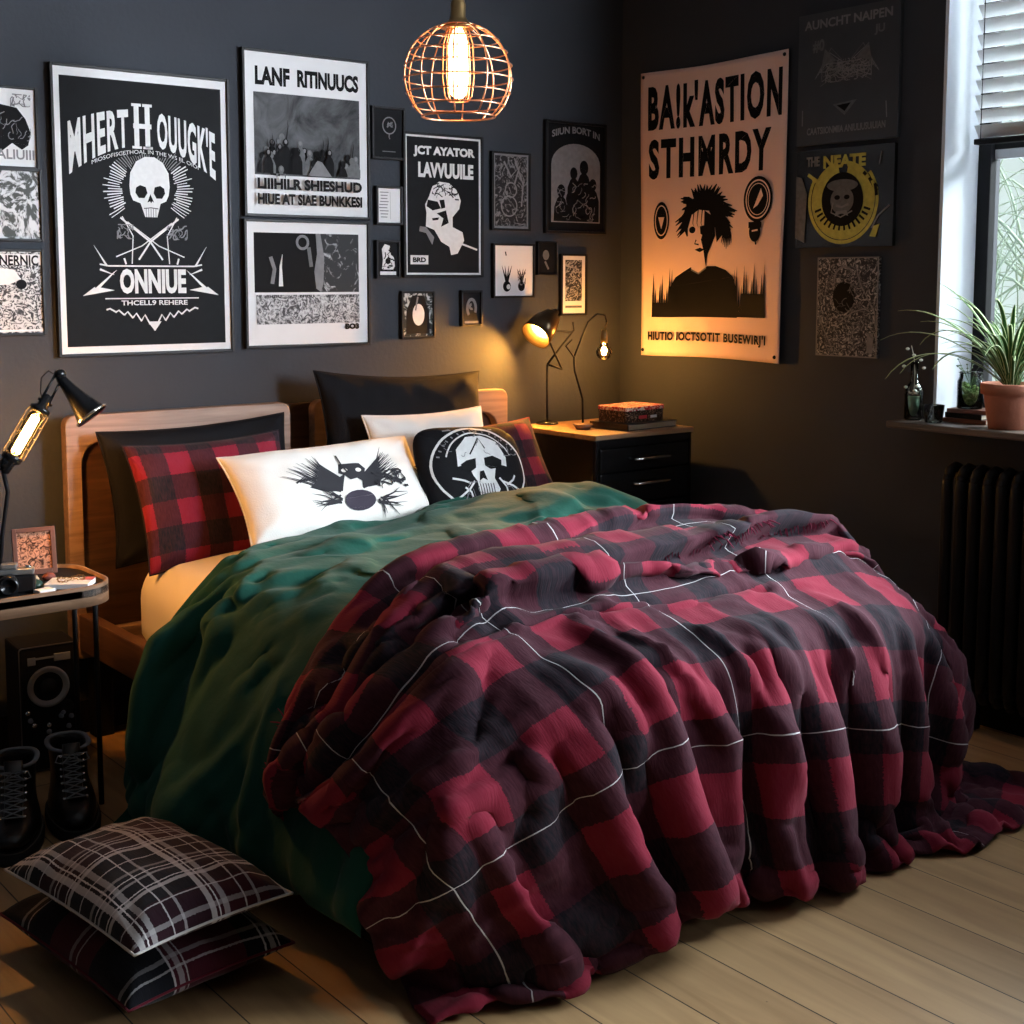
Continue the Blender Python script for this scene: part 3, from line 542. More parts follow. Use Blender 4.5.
1,0,-1,-1,1,0,0,1,0,0,-1,0,-1,1,0,0,-1,-1,0,-2,1,0,0,0,0,0,-1,1,-1,-1,0,-1,-1,-190,201,0,-1,0,0,-1,0,0,-1,-1,0,1,0,-1,1,-1,0,1,-1,0,0,1,-1,0,0,0,0,0,-1,-1,0,-1,0,0,1,-1,0,0,0,0,
-1,0,0,-1,-1,0,-188,195,2,0,0,0,-1,0,0,-1,-1,0,0,1,0,0,-1,1,0,-1,0,0,0,0,0,0,0,0,-1,0,-1,0,-2,1,0,1,0,-1,1,-1,-1,1,-1,-1,0,0,-1,-188,195,2,0,0,0,-1,0,0,-2,1,-1,0,1,0,-1,1,-1,1,0,
-1,0,0,0,0,0,0,-1,1,-1,-1,-1,0,-1,1,1,-1,1,0,-1,0,-1,0,0,-1,-1,1,-189,195,2,0,0,-1,1,-1,0,-2,0,0,0,1,0,0,-1,1,0,0,-1,0,-1,1,0,0,0,-1,1,-2,0,-1,0,0,0,1,0,-1,1,-1,0,-1,0,0,-1,0,0,
-189,195,2,0,-1,1,0,-1,0,-2,0,0,0,2,-2,0,1,0,-1,1,-1,0,0,0,0,-1,1,-1,0,-1,0,-1,1,-1,0,1,0,0,-1,0,0,0,-1,-1,1,-1,-1,-187,194,2,0,-1,1,0,-1,0,-2,0,-1,1,2,-2,1,-1,1,0,-1,1,-1,0,0,-1,
1,-1,-1,1,-1,0,0,0,-1,1,0,0,0,-1,0,0,-1,0,0,0,-1,-1,-186,194,-1,2,1,0,-5,3,1,-4,3,-4,2,1,-1,0,0,0,0,0,1,0,0,0,-1,-1,0,0,0,-1,0,0,-1,1,-1,1,0,-1,1,-1,0,-1,0,0,-1,0,-1,42,-62,25,-2,
5,16,3,0,15,9,7,3,-5,-8,-4,-11,-2,0,-1,-9,-6,-4,-2,6,-14,1,-3,46,-30,-18,-15,-3,6,-3,5,1,15,9,7,-20,-17,15,3,23,-18,-27,3,14,-12,-575,613,-17,-3,-15,42,2,8,-11,25,7,0,-6,-8,-7,-2,
1,8,-6,-9,-50,42,-4,-3,-22,-15,61,-5,-7,-27,-27,-13,33,8,-23,25,2,15,0,-25,-13,-6,61,-16,-26,-25,-16,62,-39,-587,641,-37,8,-9,31,11,-4,6,24,0,-6,-4,-10,-12,5,16,-12,-2,-29,19,-24,
8,-34,49,-34,30,9,3,-37,-17,-13,11,21,7,0,0,4,-8,-7,15,-8,38,-31,-24,-27,4,70,-75,-561,632,-48,31,5,-1,17,11,20,0,-1,-8,-7,-14,-6,-1,11,15,-17,-30,10,-3,-20,23,-15,6,0,17,-10,-30,
-1,11,10,9,0,-7,-10,-2,8,-11,7,20,14,-26,-16,-28,58,-43,-8,-566,618,-28,27,1,-1,23,16,7,-6,0,-9,-10,-7,-5,0,-3,2,8,4,-21,-5,-3,-9,-3,-1,0,2,0,0,11,7,2,-11,-10,1,2,-12,-7,14,3,0,7,
15,-50,35,-21,-3,-15,-565,617,-11,7,8,13,13,5,7,-2,-7,-9,-8,-4,-3,-1,3,1,-12,-4,-4,-4,2,2,-2,3,-2,-6,-8,9,7,6,-12,-19,20,-22,33,-7,-12,-12,4,7,9,-12,-1,0,-4,-3,-27,-568,647,-16,
-7,1,10,24,0,3,-4,-10,-10,-2,-1,3,9,8,-10,-14,-13,11,0,-2,-5,13,-8,-18,-18,-5,12,21,-14,34,-13,-18,-18,6,34,-19,-15,7,7,-2,-5,1,-3,0,-15,1,-602,654,-2,-1,-31,44,4,4,-9,-1,-5,-2,
11,-5,12,4,-7,-31,-6,10,-19,20,21,-2,-12,-14,-17,-24,1,21,-17,38,5,-17,-9,-3,35,-37,-5,22,8,-17,10,-20,-1,5,-3,2,-8,-640,695,-12,-3,-11,35,-2,-1,0,-5,-1,7,-1,12,-1,-12,-39,29,-21,
-23,31,-7,13,24,-24,-9,-17,-11,-8,-10,29,-8,30,-30,31,-16,-16,2,9,27,-17,-9,-3,-13,-2,-3,5,6,7,-663,671,9,0,24,6,0,0,-5,0,4,5,1,-3,-19,-3,11,-23,-26,30,-6,0,-1,18,-14,-10,-11,-6,
4,8,8,-2,-4,3,-5,-2,5,14,2,7,-32,-8,8,-14,21,-16,-2,3,11,-667,688,-10,23,20,-2,-3,-5,-5,6,5,-2,6,-4,-11,-22,6,3,5,-18,-6,-2,-1,4,-1,-2,0,4,2,7,-23,28,-25,-5,15,11,-17,14,6,-7,-12,
-17,3,3,13,-14,-3,-5,7,-638,659,18,20,4,-5,-5,-12,10,8,1,-2,-4,1,-2,-3,-11,-25,-2,8,6,1,-9,6,-16,13,8,-12,-9,12,20,-34,13,-26,8,22,3,5,-8,-6,-16,-12,19,18,-33,22,-3,-12,-15,-602,
641,25,10,-1,-3,-19,10,13,2,-2,-3,-4,-5,0,-7,11,-35,5,27,-17,-9,-14,-25,48,-31,34,-31,27,-18,25,-32,31,-51,12,13,10,9,-16,-6,-4,8,12,-30,30,-8,-3,-25,20,-609,626,30,5,-5,-1,-12,7,
15,-1,-7,-5,-2,-3,-3,6,-16,-2,18,-30,21,-16,-37,4,31,9,-28,24,4,-33,29,1,-12,-27,16,9,-3,7,-9,11,0,-13,-2,14,-2,-2,-17,-3,35,-632,645,18,-10,-2,4,4,-6,6,9,-6,-23,11,-4,6,-13,0,-3,
-19,26,-34,27,-27,-9,19,3,0,-6,6,12,4,-38,-11,26,0,8,-15,8,-6,1,-3,23,-14,-4,-5,13,-21,6,33,-639,645,23,-9,-7,4,3,6,-11,9,-15,10,-24,23,-15,1,-14,-4,3,-3,-13,23,-18,-12,17,-4,2,
12,8,-22,-26,11,16,-4,16,-29,9,4,4,-6,-3,-7,24,-8,-17,14,-21,21,22,-623,636,15,-9,-2,3,3,-2,6,-14,-3,-1,7,-4,-3,-13,-5,-11,4,3,-6,0,8,-17,12,-3,1,10,-7,-21,12,4,0,13,-30,9,5,2,-6,
8,-11,16,-5,-26,13,22,-39,40,-17,-568,611,8,-8,0,1,5,3,-8,2,-11,-3,4,3,-7,-5,-16,1,-10,14,-3,-10,5,1,-4,2,11,-20,8,1,-7,12,0,-21,9,4,0,0,-8,16,-2,-11,-15,12,15,-19,11,2,-8,-549,
599,-7,4,-1,3,2,1,-2,-8,-5,4,-3,2,-6,-12,-6,-3,1,-2,-2,3,-1,-2,1,3,-8,2,2,-1,4,-3,-12,9,-1,2,-1,-3,-3,13,-16,12,-20,23,-16,8,-6,6,3,-551,591,4,-10,4,2,2,1,-2,-10,4,-8,5,0,-8,-12,
-6,-1,1,-2,1,-1,-1,0,0,-1,-1,0,-1,0,-1,-1,1,-1,2,0,-1,-2,-1,2,4,-17,19,-17,12,-11,6,11,-16,-526,576,3,-3,-1,2,0,2,-3,-7,-3,3,0,-1,-9,-10,-7,1,1,-1,-2,0,-3,1,0,1,0,1,-1,-1,0,-2,0,
-2,-1,-1,-2,-1,4,2,-9,7,-3,4,-7,2,4,-3,-3,-514,561,3,-2,0,0,2,-1,-2,-8,1,0,1,-2,-8,-12,-5,1,0,-1,0,-2,-1,1,-2,0,0,-1,-1,0,1,0,-1,0,0,0,0,-1,-1,0,0,-2,0,-1,0,-1,0,2,-6,-498,546,2,
-1,1,1,0,0,-3,-8,2,0,1,-3,-9,-9,-6,0,1,-1,-2,1,-2,1,-2,0,0,-1,-1,0,0,1,-1,0,0,0,0,-1,0,-1,0,-2,1,-2,0,0,0,5,-12,-483,520,16,-1,0,0,1,-1,-3,-7,1,1,2,-4,-10,-10,-3,2,0,-2,-1,-2,-3,
-1,0,1,0,-1,1,-2,1,1,-1,1,-1,-1,1,0,-1,0,-1,-1,-1,0,-1,0,-1,4,-5,-495,538,4,0,-1,1,1,-1,-5,-4,0,1,1,-4,-10,-9,-3,-1,-1,0,-1,1,-1,-2,-1,1,-2,1,0,-1,0,0,0,0,0,0,0,0,0,-1,0,-2,-1,1,
-2,0,-2,5,-6,-487,530,6,-2,1,0,-1,1,-6,-3,0,1,0,-3,-10,-10,-3,0,0,-1,-1,0,-2,0,-1,0,1,0,0,-2,0,-1,0,0,1,0,0,0,-1,1,-1,-1,0,-2,-1,0,0,1,-5,-480,527,0,1,0,1,-1,1,-7,-2,-1,2,0,-3,
-11,-9,-3,0,-1,-1,1,-3,0,0,-1,0,0,-1,1,-1,1,-1,-1,1,0,0,0,0,0,-1,1,-1,-2,0,-1,0,-2,3,-9,-469,515,6,-1,1,-1,0,1,-8,-2,0,1,1,-4,-9,-10,-4,1,-2,0,-1,0,-1,-1,0,0,0,-1,1,-1,0,0,1,-2,1,
0,1,-2,1,0,0,-1,-1,0,-2,0,-1,8,-21,-455,505,8,-1,0,0,-1,1,-9,-1,3,-2,1,-3,-9,-10,-4,-1,1,-2,0,-1,0,-1,0,-1,1,-1,1,-1,0,0,0,0,0,0,0,0,0,0,0,0,-1,-1,-2,1,2,-3,-7,-460,503,7,0,-1,1,
-1,1,-7,-1,-2,0,0,-4,-6,-9,-6,0,0,-1,0,0,-1,0,-2,-1,0,0,1,0,1,0,0,-1,1,0,0,-2,1,-1,1,-1,-1,0,0,0,2,0,-12,-459,500,10,-1,1,0,0,1,-13,-2,3,0,0,1,-7,-9,-7,-1,1,-4,0,0,-3,0,1,-1,1,-2,
2,-1,0,1,0,1,2,-3,2,1,-4,1,-1,3,-4,-1,2,-1,-1,1,3,-606,607,-3,-1,18,14,8,11,6,2,3,-5,-9,-14,6,-4,9,-12,-8,-23,-5,7,25,-43,22,6,31,-12,-41,-10,-13,21,3,7,17,-27,13,13,6,-43,11,28,
11,-34,-32,26,5,-585,586,7,0,22,-2,27,7,4,-2,3,-8,-13,-3,4,7,-4,-3,-57,29,-10,5,-6,25,-36,15,11,3,-27,-6,9,10,-6,6,-8,4,4,-16,38,-29,-20,50,-1,-59,3,25,10,-617,614,0,-4,23,24,9,4,
-2,4,-7,-17,-7,-3,10,11,3,-37,8,-28,6,21,-18,-9,31,-32,9,1,-3,-1,2,0,1,-1,3,-4,-2,15,-26,17,5,4,-5,-42,23,3,11,-606,605,4,5,31,10,6,-2,4,-8,-20,0,4,-10,5,10,0,-8,-17,-19,13,22,
-24,-8,-2,-2,5,-1,-2,6,5,7,-3,-15,-18,18,11,-18,18,-18,7,9,-17,12,-8,3,-16,-585,614,-5,30,8,9,4,-1,-20,-2,10,-2,-5,1,2,-1,-7,-17,1,-4,-4,3,0,-2,-2,-2,4,-14,10,0,5,-13,4,5,4,5,-27,
16,-3,0,0,3,-6,-1,-3,-9,-2,-588,629,-16,27,9,-3,1,4,0,-5,-15,8,5,2,6,0,-15,-13,-2,0,5,-22,12,11,-4,-8,-22,-7,20,10,-12,0,32,-36,0,-8,28,0,-19,-2,8,-4,0,-2,-4,-3,-11,-597,647,-6,
-4,28,7,-13,-8,1,4,5,5,-16,18,2,-8,-39,22,-22,13,7,-8,27,-16,-16,-16,-28,21,11,-8,22,-13,8,2,-13,21,-29,7,9,12,-30,25,-25,8,-5,-5,-5,-606,650,15,-21,18,15,-4,-8,1,-1,8,-18,23,2,
-27,3,-13,-17,13,6,-5,-2,37,-33,-8,-12,-23,36,-13,4,-5,21,-21,24,-9,-27,21,0,19,-40,42,-23,-12,-8,7,-4,5,-618,645,20,2,-18,27,-3,-4,1,4,1,-18,20,-2,-30,21,-25,-19,34,-20,5,-3,2,
-5,-7,6,-1,-2,0,5,-6,3,0,-2,-2,4,4,8,-16,12,-14,-17,17,-2,-8,-8,5,-604,656,1,-23,31,-7,-12,13,3,6,-5,-18,21,-2,-27,-2,2,14,-21,-18,15,-2,1,-1,-2,-1,1,-2,0,8,-5,1,-12,12,7,-11,1,
21,-19,-18,-2,15,-4,-3,1,-11,-8,-574,624,14,1,-17,7,5,7,6,3,-13,-7,12,-2,-4,-14,-20,1,8,-6,7,-17,9,2,-4,19,-14,-15,20,4,-28,-6,20,-4,5,0,5,5,-17,3,-12,9,-2,2,4,-23,14,-591,639,
-12,-4,6,5,5,7,4,5,-27,2,7,0,-5,-11,-14,2,-3,3,3,2,-37,28,-2,1,-1,-5,20,-4,-35,31,-10,-22,21,-1,20,-28,9,-3,-2,0,2,15,-25,22,-42,-537,607,-21,20,1,0,9,5,4,-11,-18,9,-2,2,2,-21,-4,
-8,33,-33,-7,3,-15,20,2,-4,0,-4,7,-2,-9,14,-18,8,0,-2,9,-16,6,0,-1,0,6,16,-35,28,-38,-520,587,-9,3,-1,10,6,5,1,-33,9,11,-10,7,-12,-11,-6,-2,21,-46,38,-32,18,-1,0,-3,0,1,2,-7,5,-6,
2,0,0,0,-1,-2,-2,2,2,6,-5,-17,22,-11,1,-538,588,-8,-5,11,3,1,4,-1,-31,9,10,4,-11,-5,-15,-2,7,-18,8,14,-28,13,1,-1,0,-1,7,-18,10,-3,1,0,-1,0,-1,0,3,-8,2,-2,20,-24,-1,20,-32,24,
-528,569,1,-8,2,10,3,0,-12,-1,-21,23,-1,1,-21,-10,4,-8,7,-10,6,6,-16,8,0,0,9,-23,12,-2,0,0,1,-2,-1,1,-1,-2,4,-4,-1,-2,3,-3,15,-29,14,-504,551,-2,1,2,0,5,2,-8,-12,2,1,5,-5,-11,-15,
1,-1,3,2,-10,4,0,-1,1,8,-19,11,-5,1,0,0,1,-2,0,0,-1,-3,3,7,-20,13,-4,2,-2,-3,0,-491,540,-1,-1,0,6,2,-1,-11,-1,-4,7,-2,-6,-14,-7,0,-1,0,-2,1,1,-3,1,3,-8,2,1,-1,1,-4,2,0,0,0,-1,-1,
-2,9,-17,8,-1,1,0,-5,4,2,-495,536,1,0,0,3,3,-1,-12,-1,2,1,0,-8,-14,-5,-1,1,-2,0,0,0,-1,-1,1,-2,0,-2,1,-1,0,0,0,0,0,0,-2,0,-2,5,-10,5,-1,-1,1,-1,7,-496,534,-1,1,1,2,1,-1,-10,-1,1,
3,-3,-6,-16,-4,1,0,0,-1,-2,-1,0,0,0,0,2,-1,-1,-2,0,0,-1,-2,0,-2,-3,5,-1,-1,0,0,-1,0,-1,2,-4,-474,521,0,1,0,1,1,-2,-11,3,1,2,-3,-8,-15,-2,-1,0,1,-2,-1,0,-1,0,-1,0,-1,-1,0,1,-1,1,
-1,0,0,-1,0,-1,0,-1,-1,0,-1,0,-1,0,2,-473,516,0,0,1,1,0,-2,-12,5,2,1,-4,-8,-14,-3,1,-2,2,-3,1,-2,0,0,-1,-1,0,-1,0,1,-1,0,0,0,0,0,-1,0,-1,0,-2,0,-1,0,0,-1,8,-481,519,0,-1,0,2,-1,
-2,-10,2,4,1,-5,-8,-14,-1,0,3,-3,-1,-3,-1,-2,0,1,0,-1,1,-1,0,0,1,-1,0,-1,1,0,-1,0,-2,1,-2,-1,0,0,-1,1,-461,506,-1,-1,2,1,-1,-4,-10,5,3,1,-5,-10,-12,-1,-2,1,-1,0,-1,-1,0,-2,0,0,-1,
1,-1,0,0,0,0,0,1,-1,-1,1,-1,0,-2,-1,0,-1,0,-1,1,-456,500,0,0,1,0,1,-7,-11,8,4,0,-5,-10,-13,-1,0,0,-1,-1,-1,-1,1,-2,0,0,0,-1,1,-1,0,0,-1,2,-2,2,-1,-1,1,-2,0,0,-3,1,-1,-1,2,-453,
496,1,-1,0,1,0,-13,-1,6,3,0,-6,-10,-11,-2,-1,2,-4,2,-4,1,1,-2,-1,1,-1,1,-1,1,-1,0,0,-1,2,-1,0,-1,1,-1,0,-2,0,-1,0,-2,3,-449,491,0,0,1,-1,2,-21,7,4,5,-1,-6,-9,-13,-2,1,-2,0,-1,0,
-2,1,-1,-1,1,-1,1,-1,0,0,1,-2,2,-1,1,-2,1,0,0,-2,0,0,-2,0,-1,4,-447,487,0,0,0,1,-1,-21,5,9,4,-1,-6,-10,-11,-2,-2,0,0,-1,-2,1,-1,0,0,-1,0,1,-1,0,0,0,1,-1,0,0,0,0,0,-1,1,-1,-1,-2,1,
-2,4,-439,478,1,0,0,0,-2,-22,14,-1,4,5,-10,-7,-11,-5,0,-1,1,-1,-2,2,-1,-1,-3,1,2,-1,0,0,1,-1,1,0,-1,0,1,-3,2,0,0,-2,0,0,0,-2,-2,)
THROW_DATA = (
-2342,2348,-11,-4,13,4,3,4,-5,14,-3,-2,1,2,4,4,-9,10,-6,7,-1,3,0,-1,0,1,-1,1,0,0,0,0,0,0,-1,2,-2,1,0,0,0,0,0,0,-1,1,0,0,-1,1,0,0,0,0,-1,-2,-16,31,-25,-7,12,-14,10,-10,-9,3,7,2,6,
-9,1,-2,15,-1855,1849,-20,2,-17,30,-3,-14,27,-5,-1,3,2,-1,2,2,-2,6,-3,2,2,2,-2,1,1,0,0,0,0,0,0,-1,1,-1,1,0,0,0,0,0,0,0,0,0,-1,1,0,0,-1,1,0,-1,1,0,-1,1,-15,4,4,-3,-1,7,-24,5,0,-4,
0,13,-10,15,-22,-2,30,-1840,1806,-4,0,2,24,-9,-8,25,-7,0,3,0,1,2,1,1,3,0,0,-1,3,1,1,-1,0,0,1,-2,1,0,-2,2,-2,3,-1,-1,1,0,0,0,0,-1,1,-1,1,0,0,-1,1,0,0,-1,1,0,-2,-4,-5,7,-4,-6,-5,5,
-6,-5,-4,1,16,-3,-13,4,-2,5,-1821,1804,1,-19,32,-6,15,-6,-5,14,1,1,-1,3,-1,5,1,-3,3,2,0,0,3,-2,0,0,-2,3,-1,2,-2,-1,-2,2,2,1,-5,5,-4,1,1,-2,1,2,-1,1,-1,0,0,0,-1,0,2,-2,0,0,-7,-5,6,
5,-10,-20,13,1,1,1,-5,12,-11,-7,-1,3,-2,-1835,1820,10,0,-9,12,11,-2,12,-10,3,2,3,1,2,2,1,1,1,0,1,1,0,0,0,1,-1,0,0,0,0,2,-2,-1,-1,2,2,-3,-1,2,-1,-1,2,-5,7,1,-3,0,1,-1,0,-2,1,0,0,0,
-1,-14,13,-8,-6,7,-13,2,4,5,-3,-5,0,-10,7,-4,10,-1854,1831,-12,15,0,11,6,7,1,-2,7,-10,13,1,-6,-4,10,2,0,-2,2,1,0,0,-1,1,0,0,-1,1,0,0,0,-1,0,2,-1,0,-1,2,-4,4,-1,-2,1,0,0,1,0,0,0,2,
-4,1,3,-2,0,-14,8,-5,-17,14,4,-8,5,-2,-1,-4,2,-11,5,-4,11,-1882,1853,22,3,-7,12,7,-5,-10,-6,16,12,-7,-15,21,1,-1,-5,1,5,1,-2,3,-1,1,-1,1,0,-1,1,0,-1,1,0,-1,1,0,-1,1,0,0,-1,0,1,-1,
0,1,0,-1,0,0,1,2,-3,0,1,-19,14,0,-3,1,-1,1,-9,-10,-10,0,23,-2,-13,7,0,3,-1855,1859,-13,-28,36,-14,9,16,-4,-12,21,-12,-8,14,3,-1,2,4,-10,7,3,-2,3,0,-1,0,0,1,-1,0,1,0,-1,1,0,-1,0,1,
0,0,-1,1,-1,1,-1,1,0,-1,1,-1,1,0,-1,1,0,-5,-4,1,4,-19,12,-5,1,2,-2,-19,-5,11,0,16,0,-23,12,-1807,1785,15,14,-5,-10,21,-28,28,8,-19,12,-5,5,-9,18,-2,-8,6,-8,8,5,-4,3,1,-4,3,0,-1,1,
-1,0,2,-3,2,1,-2,1,-1,1,-1,1,-1,1,0,-1,1,-1,1,0,-1,1,-1,1,0,-4,5,-5,-13,-9,21,-15,13,-27,6,-2,-6,17,-3,-1,5,0,-3,-1836,1836,-13,18,-13,11,2,-3,7,-5,13,-16,8,6,-5,-4,9,0,-3,8,-3,3,
-1,1,1,0,0,-1,1,-2,2,-1,1,-1,1,-2,2,0,-1,2,-1,-1,1,-1,1,-1,1,-1,1,-1,1,0,-1,1,-1,-1,4,-22,-4,22,-8,-9,9,-13,-6,-10,19,-16,3,3,15,-16,17,-1825,1804,16,2,-12,4,2,16,1,-10,-2,6,-1,2,
2,6,0,-3,1,-3,6,0,1,1,-3,1,0,2,-1,3,-5,3,1,-3,2,0,1,-1,-1,1,-1,0,1,-1,1,1,-2,0,1,0,0,-2,2,-1,1,-1,-9,1,-19,23,-6,-3,1,-10,-5,-2,1,-1,8,-22,16,22,-29,-1808,1820,1,-11,13,-5,14,-4,
6,-3,1,-3,4,-1,-2,9,-2,0,1,2,3,-1,2,-2,-1,2,-2,0,2,-1,-1,2,-2,2,1,-3,2,1,-2,0,2,-4,4,-1,-1,1,0,0,-1,1,-1,1,0,-1,0,1,-7,-18,17,1,-1,0,-11,0,-3,-2,-4,-2,0,-7,3,-12,25,-1832,1832,-1,
3,-7,14,-13,12,7,-8,2,0,2,0,-3,8,-1,1,1,2,1,1,0,0,2,-2,3,-5,-1,0,3,2,-3,-2,2,1,-1,1,1,-3,-2,3,1,2,-5,5,-4,1,2,-1,0,0,-1,1,-3,0,-3,-5,-3,9,-8,-3,-1,-4,1,0,0,-4,-18,20,-14,-15,1,
-1779,1797,4,15,-16,10,9,-4,0,1,1,0,1,2,1,5,-1,2,-2,1,2,1,-1,2,-2,0,1,1,-5,4,0,0,-1,0,1,-1,1,-1,1,-1,1,-1,0,-1,3,-4,5,-4,2,0,-1,1,0,-1,0,1,-1,-8,-4,3,-1,-5,-2,-2,-1,1,0,-7,-31,35,
5,-29,-4,-1785,1817,5,-4,-2,11,-4,0,-2,2,-3,1,4,-22,32,-1,-1,0,-2,-8,8,4,1,-1,1,-1,0,0,0,1,-1,0,1,-1,1,-1,0,1,-1,1,-1,0,1,-1,0,0,-2,5,-4,1,2,-1,-1,1,1,-4,7,-17,2,1,-1,0,0,-8,-6,
-2,-6,-2,-5,-1,20,-6,-16,-1750,1777,-16,9,-3,-16,24,-5,9,1,0,-1,3,8,-1,1,-11,12,-12,12,1,-1,1,0,0,1,-1,-1,1,1,-1,1,-1,0,1,-1,1,-1,0,1,-1,1,-1,0,0,1,-1,0,0,0,1,0,-1,0,1,-6,-1,-3,
-5,4,3,-2,-10,11,-8,-18,8,-9,-18,30,-23,24,7,-1769,1763,-4,-5,-10,27,-11,19,-9,-9,18,-6,-6,13,-8,5,-5,9,0,0,1,1,1,0,-1,2,-1,-1,-2,4,0,0,0,0,-1,1,-2,2,-1,1,-1,1,-1,0,1,-1,0,0,1,-1,
0,1,-1,0,0,0,-12,5,-7,8,3,-9,-17,21,-16,-6,3,-18,18,5,-21,-3,40,-1780,1771,-18,-1,13,-4,18,-8,-6,15,-15,10,6,-6,2,-1,5,2,1,-8,9,-1,1,1,0,0,1,-4,6,-6,4,1,-4,3,-1,-1,1,2,-1,0,0,-1,
2,-2,1,-3,3,-2,1,0,0,1,-1,1,-1,-1,2,-2,-22,12,1,-9,-5,3,2,-11,4,-4,-3,7,-10,-26,57,-1771,1756,-17,14,-13,22,-4,5,3,-8,9,2,-8,-5,16,4,-4,-1,0,6,-5,2,2,1,-1,0,1,-3,-3,8,-1,-2,1,-1,
0,2,-2,-2,3,-1,1,-2,4,1,-6,0,4,-3,2,-3,2,0,0,0,1,-1,8,-22,4,-3,-4,2,-4,-19,16,-3,-2,-5,3,-4,-5,-6,24,-1756,1757,-20,16,-4,3,6,8,-10,14,-18,17,-3,-1,9,-1,2,-5,5,1,-5,10,-5,1,0,-1,
1,-3,0,0,5,-1,-1,0,0,-1,1,-2,-1,2,2,-6,3,3,-1,1,-4,5,-3,1,-3,2,1,-1,-4,1,7,-20,2,6,-5,-2,-3,-14,19,-7,-4,-6,2,-10,-8,-10,28,-1746,1754,3,-24,13,8,-4,15,-5,1,7,-4,7,-6,5,0,0,3,-6,
3,-1,8,-3,0,1,0,-1,1,2,-3,-5,5,0,1,0,5,-13,13,-9,6,-5,3,1,-4,4,1,-8,3,3,0,-5,5,0,3,-9,6,-3,2,-6,1,-10,2,-18,8,-5,8,-5,-3,-3,1,-14,-10,9,-1716,1718,17,-4,5,10,3,-2,0,1,4,2,2,2,-1,
-1,5,-3,-4,1,1,1,6,-1,-2,2,0,-1,5,-5,-2,-2,6,-2,1,-1,2,-5,5,-3,2,-1,0,-2,7,-7,3,0,-9,9,0,0,1,1,-1,-2,-4,-3,-4,-1,-1,1,-1,-11,-6,9,-5,0,-3,-3,-13,-13,16,-1756,1791,-5,-12,0,13,-13,
10,-1,1,-1,8,0,-2,6,0,-5,6,-1,0,1,1,0,1,0,0,0,0,-2,0,2,0,0,0,1,-2,1,1,-1,0,1,-1,2,-4,6,-6,0,3,3,-9,10,-2,-3,-5,7,-8,0,-5,6,-3,2,-5,-15,-3,1,1,-2,0,-1,4,-3,-30,19,-1769,1810,-19,
-3,2,7,0,-1,1,-1,1,0,2,-3,7,-1,8,-4,5,-6,0,2,1,1,-4,4,-2,2,-1,-3,3,2,-1,-1,1,1,-1,0,0,1,-1,0,0,0,0,-1,1,0,0,0,0,0,-1,1,-2,1,-8,5,-12,7,-4,4,-4,-3,-4,-3,-5,-3,-1,-25,21,-14,23,
-1787,1801,-7,-1,7,2,3,-2,-3,1,-1,4,-1,2,5,3,-2,3,-1,-1,3,-3,-1,3,-3,3,-5,4,-1,5,-3,-2,-1,6,-3,-1,1,0,1,-1,0,1,-4,3,0,-1,0,1,0,0,-1,1,0,0,-2,0,-3,-4,4,-19,11,-4,1,-2,-1,-5,0,5,
-28,22,-32,39,-7,-1806,1822,-10,-4,9,-1,5,0,-5,2,1,1,2,-3,9,1,1,-1,0,0,-1,3,1,-6,4,-3,4,-3,2,-2,2,2,-1,-3,3,2,-4,2,0,0,0,1,-2,0,0,1,-2,2,1,-2,1,0,-1,1,-3,2,-2,-10,4,7,-15,5,-5,-1,
0,-7,3,-11,-7,13,-29,38,-7,-1827,1843,-8,4,-2,-1,1,3,-1,0,2,0,-1,9,0,2,-1,3,-1,-4,2,2,0,-1,-3,-3,4,3,-1,1,0,0,-3,3,0,0,-2,1,1,0,0,-1,1,-2,1,1,0,0,-1,1,0,-1,1,-1,0,-1,-2,2,-17,10,
-1,-4,2,-7,-1,-6,-3,1,-1,-26,40,-26,24,-1832,1827,8,-15,16,0,2,-1,0,5,-1,1,0,0,6,-1,-2,4,0,-2,1,0,1,-4,-2,2,0,2,1,1,0,-1,0,0,1,0,-2,0,2,0,0,-1,0,-1,1,1,0,0,-1,1,-1,1,0,-1,0,0,-2,
-5,6,-21,15,-3,-9,6,-2,-21,2,13,-21,12,-7,23,-3,-1837,1843,1,-9,-1,11,-3,-5,8,-4,9,-2,-2,7,-1,-1,1,2,1,-1,0,0,1,-7,0,1,3,1,1,1,0,-1,0,1,-1,0,0,-1,1,1,-1,0,0,-1,2,-1,1,-1,1,0,-1,1,
-1,1,-1,0,-3,-2,-2,5,-20,16,-9,-2,-7,1,-13,3,10,-29,21,8,5,-1809,1803,8,1,8,-9,-7,10,4,5,-2,-3,8,-1,-1,-2,4,2,-1,1,-1,1,0,-9,-3,6,5,-2,2,1,0,-1,0,1,0,-3,2,-1,1,1,-1,0,-1,0,2,-1,1,
0,-1,0,1,-1,1,-1,-1,0,-1,-3,-3,2,5,-19,15,-12,-9,-9,10,-11,9,-19,2,14,11,-1792,1805,-24,25,-17,-2,8,8,1,2,-3,6,-1,1,-5,5,1,1,1,0,-1,2,-2,-9,-8,14,2,0,2,-1,1,-1,0,1,0,-4,3,-1,1,0,
1,-1,-2,2,0,0,1,0,-1,0,1,-1,-1,1,-1,-1,1,-11,9,-2,0,4,-15,4,-29,17,-11,11,-20,20,-23,15,2,-1760,1767,16,-22,15,-13,16,4,-2,2,3,2,0,-6,5,1,1,2,0,0,0,0,0,-11,-14,23,-1,2,1,0,-1,0,0,
